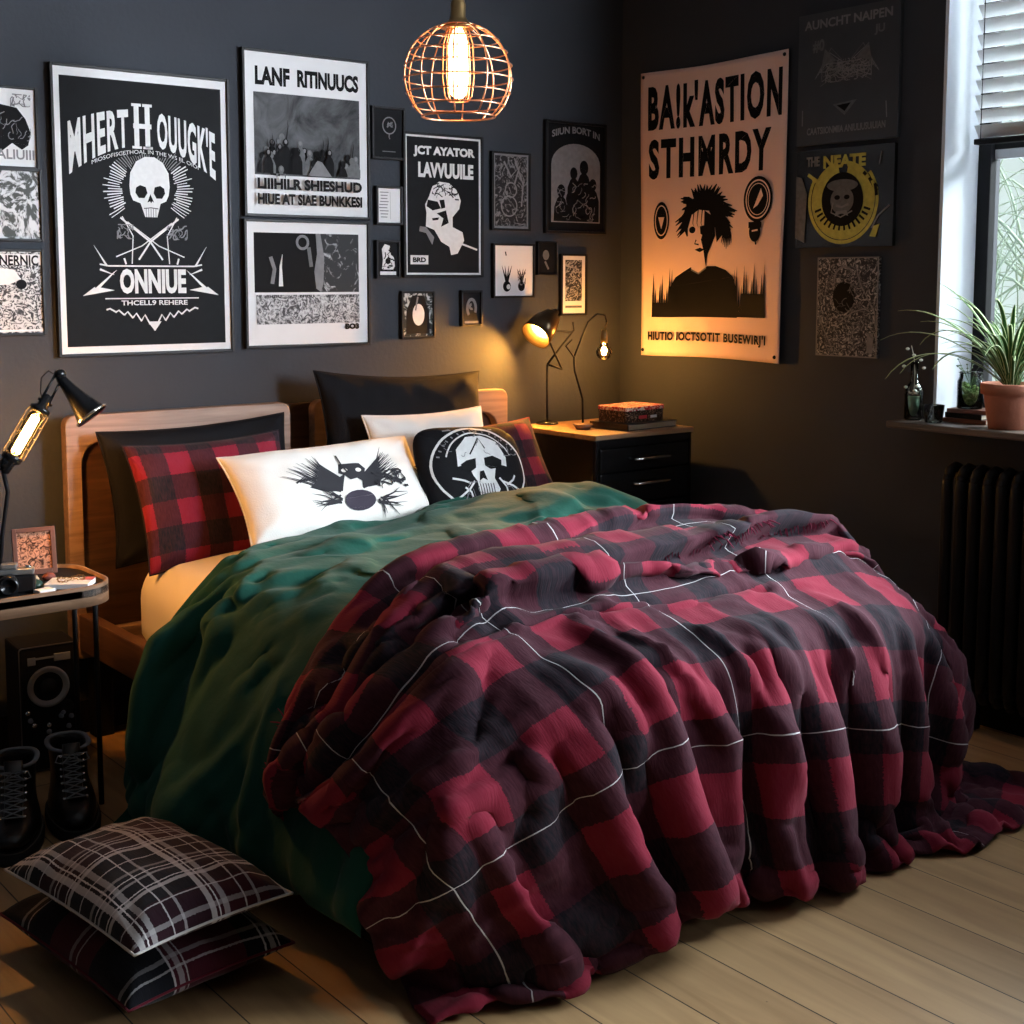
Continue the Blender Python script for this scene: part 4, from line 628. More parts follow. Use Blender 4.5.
1,0,-4,2,0,2,-2,2,-2,-2,5,-3,1,2,-2,-1,2,-1,-1,0,1,-2,1,-3,1,-14,15,-2,2,2,-31,12,-20,19,-18,11,-14,22,-26,-7,-1730,1775,-21,5,2,5,9,-6,5,3,2,3,-7,5,-2,1,2,2,0,0,0,0,1,-11,-23,32,
-3,3,2,-1,0,-2,2,-3,3,-3,1,0,1,0,2,-7,6,-1,-1,1,2,-3,2,-2,1,1,-3,-2,2,2,-7,4,-4,-8,12,1,0,-12,-23,15,-20,12,1,1,-9,14,-14,-1755,1780,-13,-2,7,1,10,-6,10,0,7,-5,1,-2,-1,3,0,3,2,-3,
-1,3,-1,-7,-35,44,-7,3,4,-3,2,-1,-1,-3,6,-7,3,0,1,-1,3,-5,-1,7,-5,2,3,-4,-1,3,-2,1,-1,-8,7,3,-9,4,3,-17,9,8,-3,0,-16,-26,17,-23,21,-2,1,5,4,-1761,1773,-22,18,-5,3,-4,14,3,3,0,4,
-3,-4,-5,10,-6,7,0,-2,-1,4,-8,5,-47,43,1,6,2,-5,1,2,-4,-2,8,-10,-4,13,-4,0,1,-4,-3,11,-6,-3,9,-4,-8,11,-8,7,-5,-13,14,3,-10,6,-3,-2,-15,19,-1,0,-6,-21,-19,-3,7,26,-20,13,11,-1744,
1727,18,-8,12,-13,12,-7,19,-1,5,1,-4,-10,2,8,-6,7,0,-4,1,7,-13,8,-52,44,4,6,3,-8,6,-1,-10,10,4,-14,-6,20,-10,6,-4,-1,-4,10,-5,-4,11,-9,-4,14,-13,10,-6,-17,16,7,-13,8,-5,-6,-4,6,6,
1,-1,-28,0,-25,-1,22,19,-26,22,-1727,1730,-12,17,-9,6,9,-18,33,-8,4,3,-4,-21,19,2,-14,12,-2,4,-8,11,-10,6,-58,43,12,7,0,-5,-1,5,-14,11,9,-20,-5,20,-10,11,-9,-2,1,4,-6,2,11,-16,4,
11,-11,2,4,-14,-5,23,-12,3,-2,7,-42,31,7,-1,-3,1,-42,3,-14,0,32,17,-24,-1718,1728,0,-4,21,3,-29,29,7,-6,7,3,-6,-19,20,-5,-7,9,-3,7,-8,11,-11,5,-61,45,14,7,3,-8,-4,9,-16,19,-5,-10,
-12,26,-13,10,-4,-5,-2,9,-10,4,12,-13,-5,16,-11,4,-1,-5,-24,39,-11,-6,6,4,-27,-10,38,-8,-4,11,-26,-26,-5,-2,8,29,7,-1752,1741,-3,26,4,-22,-8,33,-6,-3,7,6,-18,4,7,-11,2,6,-6,10,-5,
-2,8,-4,-66,47,18,9,0,-9,-5,13,-19,23,-13,-3,-15,28,-14,5,5,-7,-7,12,-10,3,15,-15,-7,17,-10,7,-7,2,-38,49,-7,-13,14,-4,-9,-47,60,-8,-2,5,-17,-9,-24,-9,-4,45,2,-1755,1753,18,0,3,
-36,27,15,-12,1,9,7,-22,8,8,-17,5,7,-10,8,4,-2,1,-2,-67,45,22,13,-5,-9,-7,19,-22,24,-18,3,-18,30,-14,2,8,-6,-17,25,-15,3,14,-12,-14,23,-9,6,-11,7,-43,48,-2,-14,18,-10,0,-52,40,10,
2,-3,0,-21,-22,-14,3,50,-3,-1790,1806,-11,9,-20,0,17,7,-12,1,9,4,-6,-4,11,-23,9,8,-15,14,0,4,-5,-2,-67,46,22,13,-1,-13,-7,21,-22,23,-23,10,-22,35,-16,-1,12,-7,-24,32,-15,2,15,-13,
-17,26,-8,6,-15,12,-43,39,4,-11,17,-11,3,-44,4,38,-1,-6,11,-26,-5,-32,0,24,34,-1788,1795,-20,18,-29,25,-2,7,-10,-2,12,0,4,-9,11,-26,12,5,-15,17,-4,8,-5,-4,-68,46,24,16,-6,-10,-12,
28,-24,13,-10,9,-25,35,-15,-3,12,-3,-30,34,-12,-1,15,-11,-23,32,-8,6,-18,15,-38,21,17,-7,9,-8,4,-28,-36,61,-4,-1,12,-26,1,-43,17,11,9,-1744,1763,-3,-8,14,-3,5,3,-9,-1,12,-1,7,-10,
8,-24,15,-3,-11,20,-6,5,0,-8,-66,43,29,14,-7,-7,-17,30,-18,-4,9,1,-22,31,-11,-6,13,-3,-31,34,-9,-4,16,-9,-31,39,-8,6,-20,14,-22,-13,38,-4,4,-6,3,-11,-65,64,2,2,12,-35,22,-32,2,-2,
20,-1770,1777,12,-17,22,-12,7,-2,-4,-6,17,0,5,-9,6,-23,16,-10,-5,22,-6,-1,6,-11,-66,42,32,10,-3,-6,-20,30,-13,-15,17,1,-21,27,-4,-15,16,-1,-34,36,-8,-5,14,-6,-36,44,-9,7,-22,16,
-14,-38,56,-7,5,-4,3,-3,-67,33,32,-14,18,-21,15,-22,-9,2,1,-1771,1803,-13,10,-2,4,-1,-4,0,-9,15,9,1,-9,2,-18,15,-19,5,21,-5,-7,11,-13,-65,41,32,10,-1,-6,-20,26,-6,-25,22,4,-21,24,
-1,-20,19,-1,-35,36,-4,-10,16,-5,-42,52,-15,12,-26,20,-9,-55,63,-4,6,0,-5,4,-58,0,51,1,-3,9,-26,7,-8,-11,2,-1789,1821,-8,2,7,-5,4,-9,3,-11,18,9,0,-9,0,-15,16,-35,27,15,-7,-9,14,
-16,-62,39,32,9,1,-4,-21,24,-3,-33,28,4,-18,20,1,-22,18,2,-37,36,-2,-10,14,-4,-44,52,-13,13,-27,19,0,-69,63,2,6,3,-6,-1,-36,-31,54,15,-5,7,-14,1,-12,-18,12,-1808,1837,-10,3,-1,1,
4,-11,5,-12,20,8,1,-11,0,-13,15,-45,43,9,-8,-8,15,-19,-58,35,36,6,-1,-1,-20,21,-2,-32,26,4,-9,12,2,-25,22,1,-38,35,3,-14,14,-2,-45,49,-12,17,-28,19,0,-63,42,15,8,2,-5,-8,-3,-59,
47,12,17,-5,-6,-8,0,-22,5,-1815,1845,-9,2,-15,25,-8,-8,3,-13,20,11,2,-12,-4,-7,9,-48,53,5,-8,-8,14,-19,-56,33,39,-1,5,-1,-20,18,1,-38,32,1,-2,5,6,-31,27,1,-40,35,6,-17,15,-3,-42,
42,-5,13,-24,16,1,-49,10,34,6,4,-7,-6,13,-69,27,33,6,0,-10,3,-6,-33,23,-1831,1849,-7,1,-18,29,-6,-9,1,-13,20,11,4,-14,-5,0,-2,-47,64,-3,-6,-7,13,-21,-53,31,43,-6,3,4,-20,15,6,-46,
37,-1,5,-2,9,-33,26,5,-43,36,5,-14,12,-3,-38,34,0,12,-20,12,-2,-27,-26,52,5,7,-4,-14,10,-47,17,23,13,-2,-10,3,-3,-35,23,-1839,1853,-7,-2,-5,16,0,-10,1,-14,20,13,4,-16,-7,8,-14,
-42,70,-8,-6,-4,11,-25,-48,31,43,-12,8,6,-23,17,4,-47,37,0,10,-7,11,-36,28,5,-44,38,4,-10,3,-5,-16,8,12,11,-15,4,2,-18,-49,66,0,14,-9,-4,-7,-18,-3,21,15,-1,-10,1,3,-35,17,-1866,
1889,-9,-1,-17,24,-11,3,-1,-17,21,9,7,-17,-8,15,-29,-31,71,-10,-6,-1,6,-28,-40,30,42,-20,15,7,-22,15,1,-44,39,-7,18,-10,13,-40,28,8,-45,40,0,2,-20,8,-7,-12,25,7,-12,8,-6,-6,-66,
74,-1,15,-5,-9,4,-21,-15,26,12,3,-10,2,-8,-9,1,-1899,1929,-21,7,-2,-3,2,-7,8,-21,17,14,3,-12,-10,17,-40,-20,72,-17,2,-3,2,-33,-29,28,41,-24,15,10,-20,10,5,-42,34,-8,22,-11,14,-42,
29,3,-36,36,0,-18,15,-5,-11,-8,23,7,-12,7,-12,12,-74,68,4,13,-7,-6,-2,0,-31,26,12,3,-10,-1,3,-12,-5,-1923,1951,-3,-21,22,-1,-28,4,25,-22,3,15,8,-24,13,0,-43,-10,70,-19,0,5,-3,-44,
-10,21,42,-33,19,11,-10,0,7,-41,33,-8,19,-8,12,-31,14,0,-19,27,0,-25,29,-18,-8,9,9,6,-1,-12,-9,16,-53,50,5,11,-2,-16,3,9,-34,21,8,9,-11,-3,10,-16,-6,-1951,1980,-7,-11,11,0,-9,-26,
44,-29,10,10,3,-14,-3,13,-50,-1,65,-21,1,11,-10,-49,1,20,41,-37,15,13,0,-5,-3,-17,10,2,13,-4,8,-28,19,-18,10,8,6,-27,31,-15,2,-23,25,-3,-5,7,-5,-3,-22,29,4,10,-2,-6,-4,4,-21,15,1,
12,-11,-1,13,-17,-7,-1977,2004,-4,-15,7,6,-10,-3,-9,22,-10,15,-3,-25,16,-1,-50,19,43,-18,12,8,-15,-53,12,19,33,-29,8,11,5,-3,-22,14,-3,3,6,3,-1,-18,16,6,-30,16,14,-11,3,-8,11,-31,
26,6,-2,-12,-1,-3,8,-2,9,12,1,-14,2,3,-8,1,2,10,-7,-3,7,-1,-15,-2001,2026,-3,-14,5,3,-7,3,-1,2,-6,12,-2,-11,8,-11,-47,39,17,0,3,13,-20,-52,8,29,26,-22,-3,18,3,-2,-27,29,-21,18,-6,
3,3,-10,9,6,-39,31,4,-10,12,-16,19,-27,3,13,1,-4,-13,18,7,-27,20,11,5,-26,15,4,-1,-12,6,7,-4,-7,11,-6,-7,-2024,2044,-1,-16,4,0,1,-3,17,-14,-11,18,-3,-22,32,-29,-34,30,15,-4,23,-9,
-10,-43,-9,33,30,-25,0,20,-7,3,-20,10,5,3,-1,0,-8,17,-12,16,-33,1,23,-1,-3,-2,9,-3,-24,-3,21,-2,2,-5,15,-19,14,8,6,-16,-16,32,-1,-18,8,5,-5,-6,10,-3,-11,-1541,1568,-7,-2,-8,-31,
15,15,-25,17,-1,3,1,1,-1,2,-1,-3,18,-20,11,-16,6,-7,8,-6,9,-8,4,-3,5,-3,-2,6,-3,0,4,-2,0,1,0,0,0,-1,0,0,0,0,-1,0,0,-1,0,0,-1,1,17,-11,6,-5,-13,-7,9,-4,-1,-4,1,-2,-2,-5,0,-2,15,
-25,39,13,1,-17,6,-19,-7,27,-9,3,-1,0,-1,1,-3,2,-3,-6,21,-17,10,-16,12,-6,5,-6,6,-2,-1,-1,2,-2,-4,3,2,-3,3,2,-1,-1,2,-2,5,-6,8,-7,6,-6,2,3,-3,-1,-1,3,-2,26,-3,-26,-2,-1,1,-6,2,2,
-4,-4,8,-16,7,-6,-2,16,19,-6,6,-3,-12,1,-2,27,-23,2,4,-3,2,-1,-1,-1,-2,4,-1,2,-4,-1,0,4,-1,-2,0,0,1,0,-1,-2,-3,-3,3,2,0,-2,2,-3,6,0,-6,7,1,-1,2,-3,2,-2,1,-2,3,0,-3,11,9,-1,-17,-7,
-4,-3,6,0,-2,2,-12,12,-4,-16,7,-1,15,32,-13,3,-26,15,-3,-17,19,7,-3,-1,-4,0,0,0,-2,0,2,0,0,-1,-2,-2,1,-2,3,-1,1,0,-1,-10,10,11,-12,5,-2,-2,1,-10,6,14,-15,-7,7,5,0,0,-1,3,1,0,-5,
-8,10,0,4,-4,19,-11,-14,-10,13,-4,-8,-2,29,-27,5,-9,-3,-6,11,24,6,14,-13,-36,34,-12,1,-16,21,0,0,-1,-2,0,-1,0,-1,3,-1,0,-2,-1,-2,0,-1,2,-1,1,0,0,1,1,4,-2,-1,-3,11,-20,15,3,-23,24,
-6,-10,10,-4,-1,2,-1,0,1,-1,3,-4,2,-1,-3,10,-6,-7,-6,8,-2,-4,11,-2,-10,-14,8,5,1,-5,20,11,-3,-3,-21,14,-5,-1,10,-5,-3,5,-6,6,4,-6,-1,3,4,0,-4,4,-8,-1,0,0,0,1,0,1,2,0,1,2,0,2,-1,3,
-7,-2,2,2,2,-6,1,2,-3,-1,3,-2,0,1,-2,4,-3,0,0,-6,22,-24,2,-8,14,-9,0,13,-4,-11,-13,7,4,1,-4,20,21,-27,-4,4,21,-20,1,-12,-1,3,0,17,-6,-1,6,1,-4,4,-4,-5,8,-9,0,1,-1,1,0,0,2,0,1,1,2,
0,2,1,1,0,-1,1,0,-6,7,-6,-2,4,-1,-2,-2,3,-2,-2,-2,4,-2,-4,14,-9,2,-22,17,-3,5,-9,6,4,0,0,-18,-11,14,-3,9,28,-2,-20,-3,11,-10,-4,4,0,-13,22,-6,0,7,2,-6,10,-3,-7,-8,6,-2,-1,2,0,-1,
1,0,0,3,-2,1,2,-1,3,3,-1,1,0,0,2,-1,1,-2,-1,0,-1,-1,-1,-2,0,-2,0,-1,-2,-2,9,-1,6,-7,-4,2,0,10,-14,-5,-2,9,1,-1,-9,-4,5,-2,5,13,-19,17,0,-7,-3,4,-5,4,2,8,1,-6,-1,10,1,-17,0,8,-11,
6,4,-6,3,8,-9,-3,3,9,-12,6,7,-10,4,6,-5,1,1,2,-1,1,1,0,-1,0,-1,-2,0,-3,0,-2,0,-2,1,1,8,-2,-4,-2,1,5,3,5,-1,0,1,-6,-5,-9,-3,1,-61,48,37,2,-25,-7,6,12,-10,1,1,7,-1,6,1,4,1,-1,-27,
11,8,3,-14,5,5,-5,4,0,-7,13,-10,2,0,-2,4,-2,0,-1,3,-1,1,0,3,-1,0,1,0,-1,0,-1,-1,-1,-1,-1,0,2,1,16,-14,-9,6,3,0,5,2,0,2,-1,-3,-4,-9,-4,-6,-49,57,20,-8,-4,-16,-5,10,0,2,11,-4,4,5,
-1,-4,7,-2,7,-3,-16,12,-12,3,-2,5,4,-11,-5,14,-5,6,-3,-16,14,2,-6,0,-3,5,1,-4,3,4,-5,4,1,-2,1,0,0,-1,0,0,1,-1,11,0,-8,-6,6,-5,6,3,4,-3,6,-8,7,-13,1,-13,3,-29,44,-2,-14,-10,25,-16,
-4,8,10,-1,1,1,2,1,-1,2,3,-1,-4,-1,-4,0,-2,3,-5,-2,-7,11,7,-18,11,-2,19,-19,-9,19,-5,-7,2,-3,-12,15,6,-11,4,1,2,0,2,-1,5,-6,-1,6,-10,11,9,-13,-2,-2,10,5,-6,1,2,2,8,-11,-20,8,-10,
1,6,19,-10,-9,-14,9,1,-2,4,13,-2,1,1,1,3,-2,2,3,-2,-1,-4,-2,-2,-1,0,0,-3,7,-1,-15,18,-5,-1,-7,8,-1,-2,5,-6,7,-3,-2,-2,1,-6,3,-2,-1,9,2,-2,1,2,1,5,-8,-2,9,-19,22,2,-4,-4,1,2,-2,2,
-5,-2,-9,0,-7,5,-1,19,-6,-14,-1,-2,-1,6,3,8,3,0,1,0,0,1,1,2,0,-3,-1,-3,-3,-2,-1,-4,5,1,8,-15,7,3,3,-1,-3,-1,1,0,0,2,-1,1,-1,-4,11,-13,0,5,-1,0,0,3,-2,3,-5,10,-12,5,-4,-4,22,-6,-3,
-1,2,0,0,-6,5,-11,-10,3,-1,0,5,12,-4,1,-1,-9,-5,1,10,4,-2,-2,13,-5,-2,0,0,-3,-7,16,-12,-1,1,0,0,0,1,0,2,-1,0,1,0,1,0,1,1,2,0,-1,1,-3,-3,5,-4,1,2,-4,0,1,1,0,1,-5,5,-7,2,2,3,0,2,2,
0,-1,1,2,-3,-1,-1,-17,6,-8,26,-14,-13,5,0,2,1,9,-4,2,-4,-3,0,15,-6,4,-1,-5,4,4,-7,-4,3,-1,0,0,4,-5,4,0,-1,1,0,1,-1,1,0,3,1,0,0,1,0,-1,-1,1,0,-4,3,-4,-1,2,-1,2,-5,0,-2,4,2,-2,-1,1,
-1,-1,4,6,-1,2,3,-2,-4,2,-36,41,-34,5,6,8,-7,12,-7,-3,4,0,1,-13,14,1,1,6,-3,-6,8,-2,-12,14,-14,13,-10,6,-5,6,1,-2,-1,1,2,-3,1,-1,3,1,-1,1,1,0,0,1,1,0,-2,-1,0,-3,-1,-1,-1,-2,-2,-1,
7,-1,-1,1,1,-1,-1,5,5,-1,5,0,-2,-2,3,-18,59,-69,-8,0,16,9,-4,-2,2,1,-1,-2,-3,0,11,5,-6,9,-11,6,-2,-2,-5,10,-8,9,-4,-17,12,0,6,1,-6,-3,7,-4,1,-4,9,-4,-1,-1,2,5,-7,5,0,-2,3,-1,-2,
-4,1,-2,-1,-1,-3,16,-12,3,0,2,-1,6,-5,6,-1,5,-1,1,-5,5,-19,89,-89,-5,3,-5,5,-1,-4,16,-18,10,-1,1,6,-2,8,1,16,1,-18,-3,-3,5,-4,1,0,1,-3,-6,-2,7,3,2,-5,-2,2,-2,0,3,-2,6,-13,11,9,
-16,3,1,7,-4,2,-8,3,1,0,-1,-1,11,-9,-2,3,6,-6,4,0,-1,1,2,4,-1,1,7,-13,-8,108,-102,-12,2,-13,14,-12,-1,23,-10,0,6,1,0,3,-7,8,5,-5,-1,20,-19,-2,-2,-1,2,-1,-3,4,-4,-11,16,0,-1,-5,7,
-6,-4,-2,0,2,8,-1,-4,-5,6,-7,2,6,7,8,-11,1,-4,-2,-2,18,-27,11,0,5,-2,1,5,-2,5,1,0,1,11,-25,17,-20,117,-100,-36,19,-13,7,-4,-4,20,-2,14,-10,3,-21,29,-14,6,-14,29,-17,0,-2,-2,3,-1,
0,-1,-8,5,2,19,-19,-3,4,0,-14,12,2,1,-9,8,-3,0,3,-7,0,-8,19,-2,-10,4,0,2,3,-14,7,5,-3,11,0,-3,-5,8,-6,14,-3,-2,1,-1,8,-6,-17,5,91,-88,-19,-3,-1,5,4,-2,8,-1,6,17,-18,-2,4,2,-2,5,
-1,9,-16,11,-7,-6,-2,5,2,7,-19,16,-13,3,5,-2,2,-4,24,-23,0,-5,9,-2,-6,15,-14,0,3,0,-10,28,-16,0,1,-2,1,-5,0,1,10,-4,1,0,5,-5,-10,19,-1,1,3,1,-5,-12,17,60,-97,1,5,0,16,-13,1,2,2,
-1,3,4,2,-1,9,0,-3,6,-7,3,-1,-18,15,-1,-2,-1,0,-2,5,-4,1,2,0,0,0,2,0,-2,1,-1,1,-2,-2,2,-7,6,0,0,3,-3,3,-6,4,-3,-2,1,2,-10,7,4,3,10,-2,0,3,-2,0,0,-6,0,0,2,61,-69,-23,4,1,0,20,-9,
-3,1,2,3,-2,3,4,7,-3,4,-6,2,-3,4,-1,0,0,-4,-4,2,2,5,-5,0,-6,6,-1,0,3,0,-2,1,0,2,-2,2,-3,0,-1,2,-4,0,0,0,-1,1,1,-6,4,0,0,3,3,-1,3,7,1,1,-1,1,-4,6,-11,0,12,61,-91,4,-17,6,18,-5,0,
-2,2,-3,6,-1,1,2,8,0,-1,5,-3,-5,1,5,-2,-5,-3,6,-1,-12,12,-1,2,-5,2,-1,1,-1,6,-5,-1,-1,-1,-5,8,0,1,-4,2,-1,-1,0,-1,1,0,2,1,-10,6,2,2,4,2,3,1,4,-5,7,-15,12,0,-10,17,2,49,-70,-21,-3,
7,2,4,2,-2,2,-1,1,2,3,2,5,1,-1,4,-5,-3,3,1,2,3,-18,13,-6,14,-27,17,-2,0,-4,3,-2,3,2,-2,-1,-1,-2,-1,-1,7,4,-11,2,2,0,-3,3,-3,4,0,-1,-4,4,2,-3,15,-2,2,-3,2,-3,5,-10,6,0,-6,21,-8,76,
-106,-5,-5,6,7,3,2,-6,5,-2,1,-1,6,3,2,7,-8,-1,10,-6,1,0,-6,1,1,4,-9,1,4,-2,1,0,0,-1,0,-6,4,2,-1,-1,0,-1,5,-3,-1,-1,2,-1,-1,2,-2,0,3,-2,5,-4,-4,5,3,9,1,-2,4,-6,4,0,-7,-1,12,-8,2,
11,66,-104,4,-10,14,-5,5,-2,0,2,0,0,1,1,12,3,-12,5,0,8,-4,-1,-1,-4,3,-1,4,-10,3,0,1,0,2,0,-3,0,-2,0,2,0,-1,-1,1,4,-4,1,-2,1,0,0,0,0,0,1,0,2,1,2,-8,6,8,1,4,-2,2,-4,1,-2,-4,10,-2,
-9,14,63,-90,-6,3,-9,13,-4,-2,3,-1,4,0,-2,12,6,-10,-2,4,3,5,-6,2,-1,-6,7,-2,1,-9,5,0,0,-1,3,-1,-2,0,-1,-2,4,-2,1,-3,2,3,-2,-1,0,-1,2,-1,0,0,0,1,1,1,2,4,1,-16,15,3,4,2,-1,-2,-2,-5,
8,-5,8,-4,2,70,-103,4,1,3,-4,0,1,3,2,0,-2,10,6,-3,-8,3,3,5,-1,-1,0,0,-8,13,-8,1,-6,5,-1,-1,0,3,-2,-1,1,-2,-2,4,-2,1,-3,3,1,-2,0,0,0,0,0,1,-1,1,0,3,0,2,2,4,-4,-15,20,0,7,-4,4,-8,
-2,4,-2,6,1,-3,62,-84,-14,16,-10,0,1,3,3,0,0,5,6,6,-15,3,2,4,3,-2,2,-1,-1,-7,15,-12,3,-6,6,-3,1,-1,2,-2,0,1,-2,-1,2,-1,2,-5,5,-1,-1,1,0,-3,3,1,-3,3,1,0,0,4,-5,14,-11,4,-3,-11,21,
2,0,2,-4,-4,3,-4,-1,8,2,69,-107,10,-9,2,0,4,2,0,1,4,4,13,-18,3,0,1,5,1,1,1,0,-3,-7,18,-16,3,-1,2,-1,-1,0,0,1,0,-1,0,-1,0,0,1,-3,4,0,-3,4,-2,-3,4,0,-1,0,5,-4,4,-1,8,-13,21,-20,3,
-4,3,22,-8,1,-3,1,1,-2,4,-5,-11,90,-100,-14,4,1,1,7,-5,4,3,3,16,-14,1,-6,2,4,3,2,0,2,0,-3,-7,18,-17,3,3,-4,4,-3,0,1,1,-5,5,-1,-1,0,-4,5,-4,5,-1,-2,6,-6,-4,7,1,1,0,-9,11,2,-3,6,
-14,16,5,-27,10,4,10,3,1,-4,1,-4,4,8,-26,20,71,-106,-4,0,6,-1,3,-1,5,1,16,-3,-2,-9,-2,3,2,6,0,-1,4,0,-4,-4,16,-20,7,4,-6,2,2,-4,5,-4,2,-8,12,-7,3,-1,-2,-5,11,-5,-2,8,-7,-3,8,0,4,
-5,-13,26,-7,-7,20,-33,9,22,-18,-1,6,-5,23,-11,6,-1,-8,10,-3,-16,0,88,-105,-8,5,-1,4,-2,4,3,11,9,-8,4,-12,-9,15,-7,11,-4,8,-9,13,-19,7,9,3,-16,3,-2,11,-10,-2,13,-9,5,-17,21,-11,7,
-1,-3,-12,17,-5,-2,1,1,0,6,-3,7,-9,-16,38,-15,-9,23,-25,-18,37,9,-35,15,-5,14,9,-6,-6,12,-19,20,2,-19,50,-82,3,1,1,1,6,-7,14,14,-6,7,-6,-16,0,10,-6,12,-6,10,-7,11,-22,14,2,10,-26,
18,-16,16,-5,-12,15,-6,11,-23,25,-19,11,2,-7,-12,27,-21,11,-10,6,4,2,-6,14,-14,-18,41,-7,-21,28,-19,-30,38,6,-14,-2,-3,9,16,1,-18,1,23,-27,22,8,-8,-51,0,4,0,1,9,-13,27,-1,8,-5,2,
-27,26,-15,-8,16,12,-7,-12,22,-31,21,0,14,-29,15,-10,11,6,-25,22,-11,12,-24,36,-31,14,1,-8,-11,41,-44,33,-30,9,16,-3,-13,18,-14,-16,37,5,-33,29,-8,-40,26,27,-17,-9,-4,21,-2,8,2,
-34,28,10,-23,31,-20,-44,4,1,3,13,-19,15,15,-3,-5,9,-3,-21,35,-37,3,12,32,-33,-2,25,-39,29,-4,17,-30,21,-22,4,31,-40,28,-6,-16,-3,42,-41,19,-11,2,-11,48,-54,38,-37,10,18,11,-33,
24,-8,-28,40,18,-43,24,8,-48,12,40,-2,-29,-5,30,-19,34,-14,-19,-3,28,-6,7,-27,-31,7,7,4,-11,-2,27,-11,23,-20,9,-15,9,19,-46,12,11,44,-47,1,13,-20,23,-4,15,-22,11,-19,-1,42,-46,32,
-14,-20,7,49,-53,32,-38,20,-9,51,-61,40,-39,7,23,18,-46,30,-6,-36,39,28,-41,11,20,-47,-2,43,5,-19,-20,27,-9,25,-2,-20,-24,33,10,7,-40,-26,22,-8,0,-12,13,22,-16,27,-19,7,-31,37,3,
-48,18,12,47,-64,26,0,-28,34,-7,25,-39,17,-20,-1,51,-54,41,-34,-14,17,52,-62,39,-52,25,0,50,-65,42,-44,7,27,23,-54,32,-3,-44,39,32,-29,-6,27,-38,-19,40,12,3,-40,21,14,-6,14,0,-43,
4,34,10,-47,-3,4,-4,-17,5,19,12,-16,26,-1,-28,1,31,-11,-44,20,23,36,-62,34,-16,-23,39,-8,28,-42,8,-10,-3,55,-57,40,-41,-13,30,48,-63,36,-55,21,17,42,-60,33,-43,9,25,32,-63,33,0,
-48,36,34,-11,-29,32,-25,-31,33,21,12,-47,16,31,-39,37,-4,-38,-2,45,-8,-45,5,-12,13,-26,21,14,2,-17,47,-24,-31,27,16,-19,-39,24,31,24,-55,37,-38,-8,42,-9,29,-44,1,-6,1,56,-59,39,
-49,-7,37,44,-60,29,-55,21,25,39,-57,24,-41,11,24,37,-65,29,3,-51,34,36,1,-40,24,-3,-47,31,33,-9,-12,-13,41,-48,39,1,-11,-44,58,2,-58,-7,18,-16,5,-3,33,-16,-11,45,-16,-36,38,1,
-19,-34,25,38,12,-46,32,-47,3,42,-10,31,-46,-5,-6,11,52,-57,30,-45,-3,37,41,-54,16,-46,21,26,38,-54,18,-41,16,17,44,-62,18,8,-52,34,36,5,-39,11,14,-56,32,28,-15,6,3,6,-46,60,-26,
16,-50,54,-3,-63,-2,22,-16,15,-14,36,-24,-5,49,-29,-21,39,-15,-12,-33,30,40,3,-37,21,-49,13,42,-11,29,-42,-18,1,18,48,-51,22,-55,11,35,39,-47,11,-57,33,25,38,-50,11,-42,20,14,48,
-56,6,10,-52,37,30,10,-37,11,14,-54,33,8,2,17,-29,36,-54,45,-10,12,-41,42,7,-88,23,1,26,-32,13,29,-32,1,54,-37,-13,34,-19,-9,-30,33,41,-6,-28,11,-50,24,38,-9,26,-50,-8,4,13,49,
-45,7,-52,18,35,35,-38,-1,-56,39,24,39,-49,6,-42,21,16,46,-56,15,-1,-50,41,17,19,-25,-6,21,-46,19,7,21,-6,-14,17,-13,-10,30,5,-48,42,7,-93,28,25,-17,-1,5,20,-27,2,59,-43,-8,26,
-11,-18,-24,40,36,-13,-15,-6,-43,29,39,-11,23,-39,-32,20,13,47,-36,-13,-45,24,36,30,-29,-18,-44,37,25,39,-47,2,-44,25,15,43,-48,14,-7,-51,41,15,23,-11,-22,20,-38,11,16,28,-40,27,
-18,27,-33,7,18,-18,14,10,-87,31,17,-3,-24,13,25,-30,3,60,-37,-16,23,-9,-15,-23,47,28,-10,-16,-20,-32,34,38,-11,19,-36,-36,20,15,48,-34,-24,-38,27,42,16,-32,-3,-50,39,24,39,-46,0,
-47,28,15,40,-39,13,-17,-46,43,4,27,2,-23,4,-29,26,0,26,-50,30,8,-1,-2,-16,22,-4,-14,18,-67,24,1,4,-31,30,3,-11,-4,65,-45,2,-2,7,-25,-15,54,19,-6,-29,-16,-27,37,38,-10,15,-37,-39,
29,8,52,-40,-21,-40,34,43,5,-28,-2,-50,47,15,41,-38,-13,-44,30,15,35,-27,5,-15,-47,37,12,23,3,-22,5,-30,36,-7,1,-20,24,-9,17,-5,-3,4,-1,-19,31,-47,-6,-6,16,-32,25,12,-18,-4,70,
-45,-6,11,-7,-20,-9,59,9,-8,-31,-13,-25,41,37,-10,11,-38,-31,19,11,54,-45,-17,-42,40,42,-3,-26,1,-49,49,11,42,-38,-10,-49,31,20,25,-16,0,-15,-45,29,30,5,-2,-10,3,-22,23,0,-14,4,5,
6,6,-1,-1,4,-1,-14,25,-21,-44,6,7,-16,13,18,-20,-4,71,-46,-3,9,-10,-20,0,60,2,-14,-28,-12,-22,42,38,-10,8,-41,-31,24,13,51,-48,-21,-35,47,33,-6,-25,4,-50,51,13,39,-39,-6,-50,26,
39,-13,14,-10,-11,-40,25,5,31,-11,-8,7,-10,11,-13,-12,17,0,10,4,2,-8,9,0,-10,18,-27,-26,-1,11,-29,21,3,-1,-14,75,-40,-19,19,-13,-20,11,55,-3,-24,-15,-15,-20,45,35,-7,3,-43,-34,41,
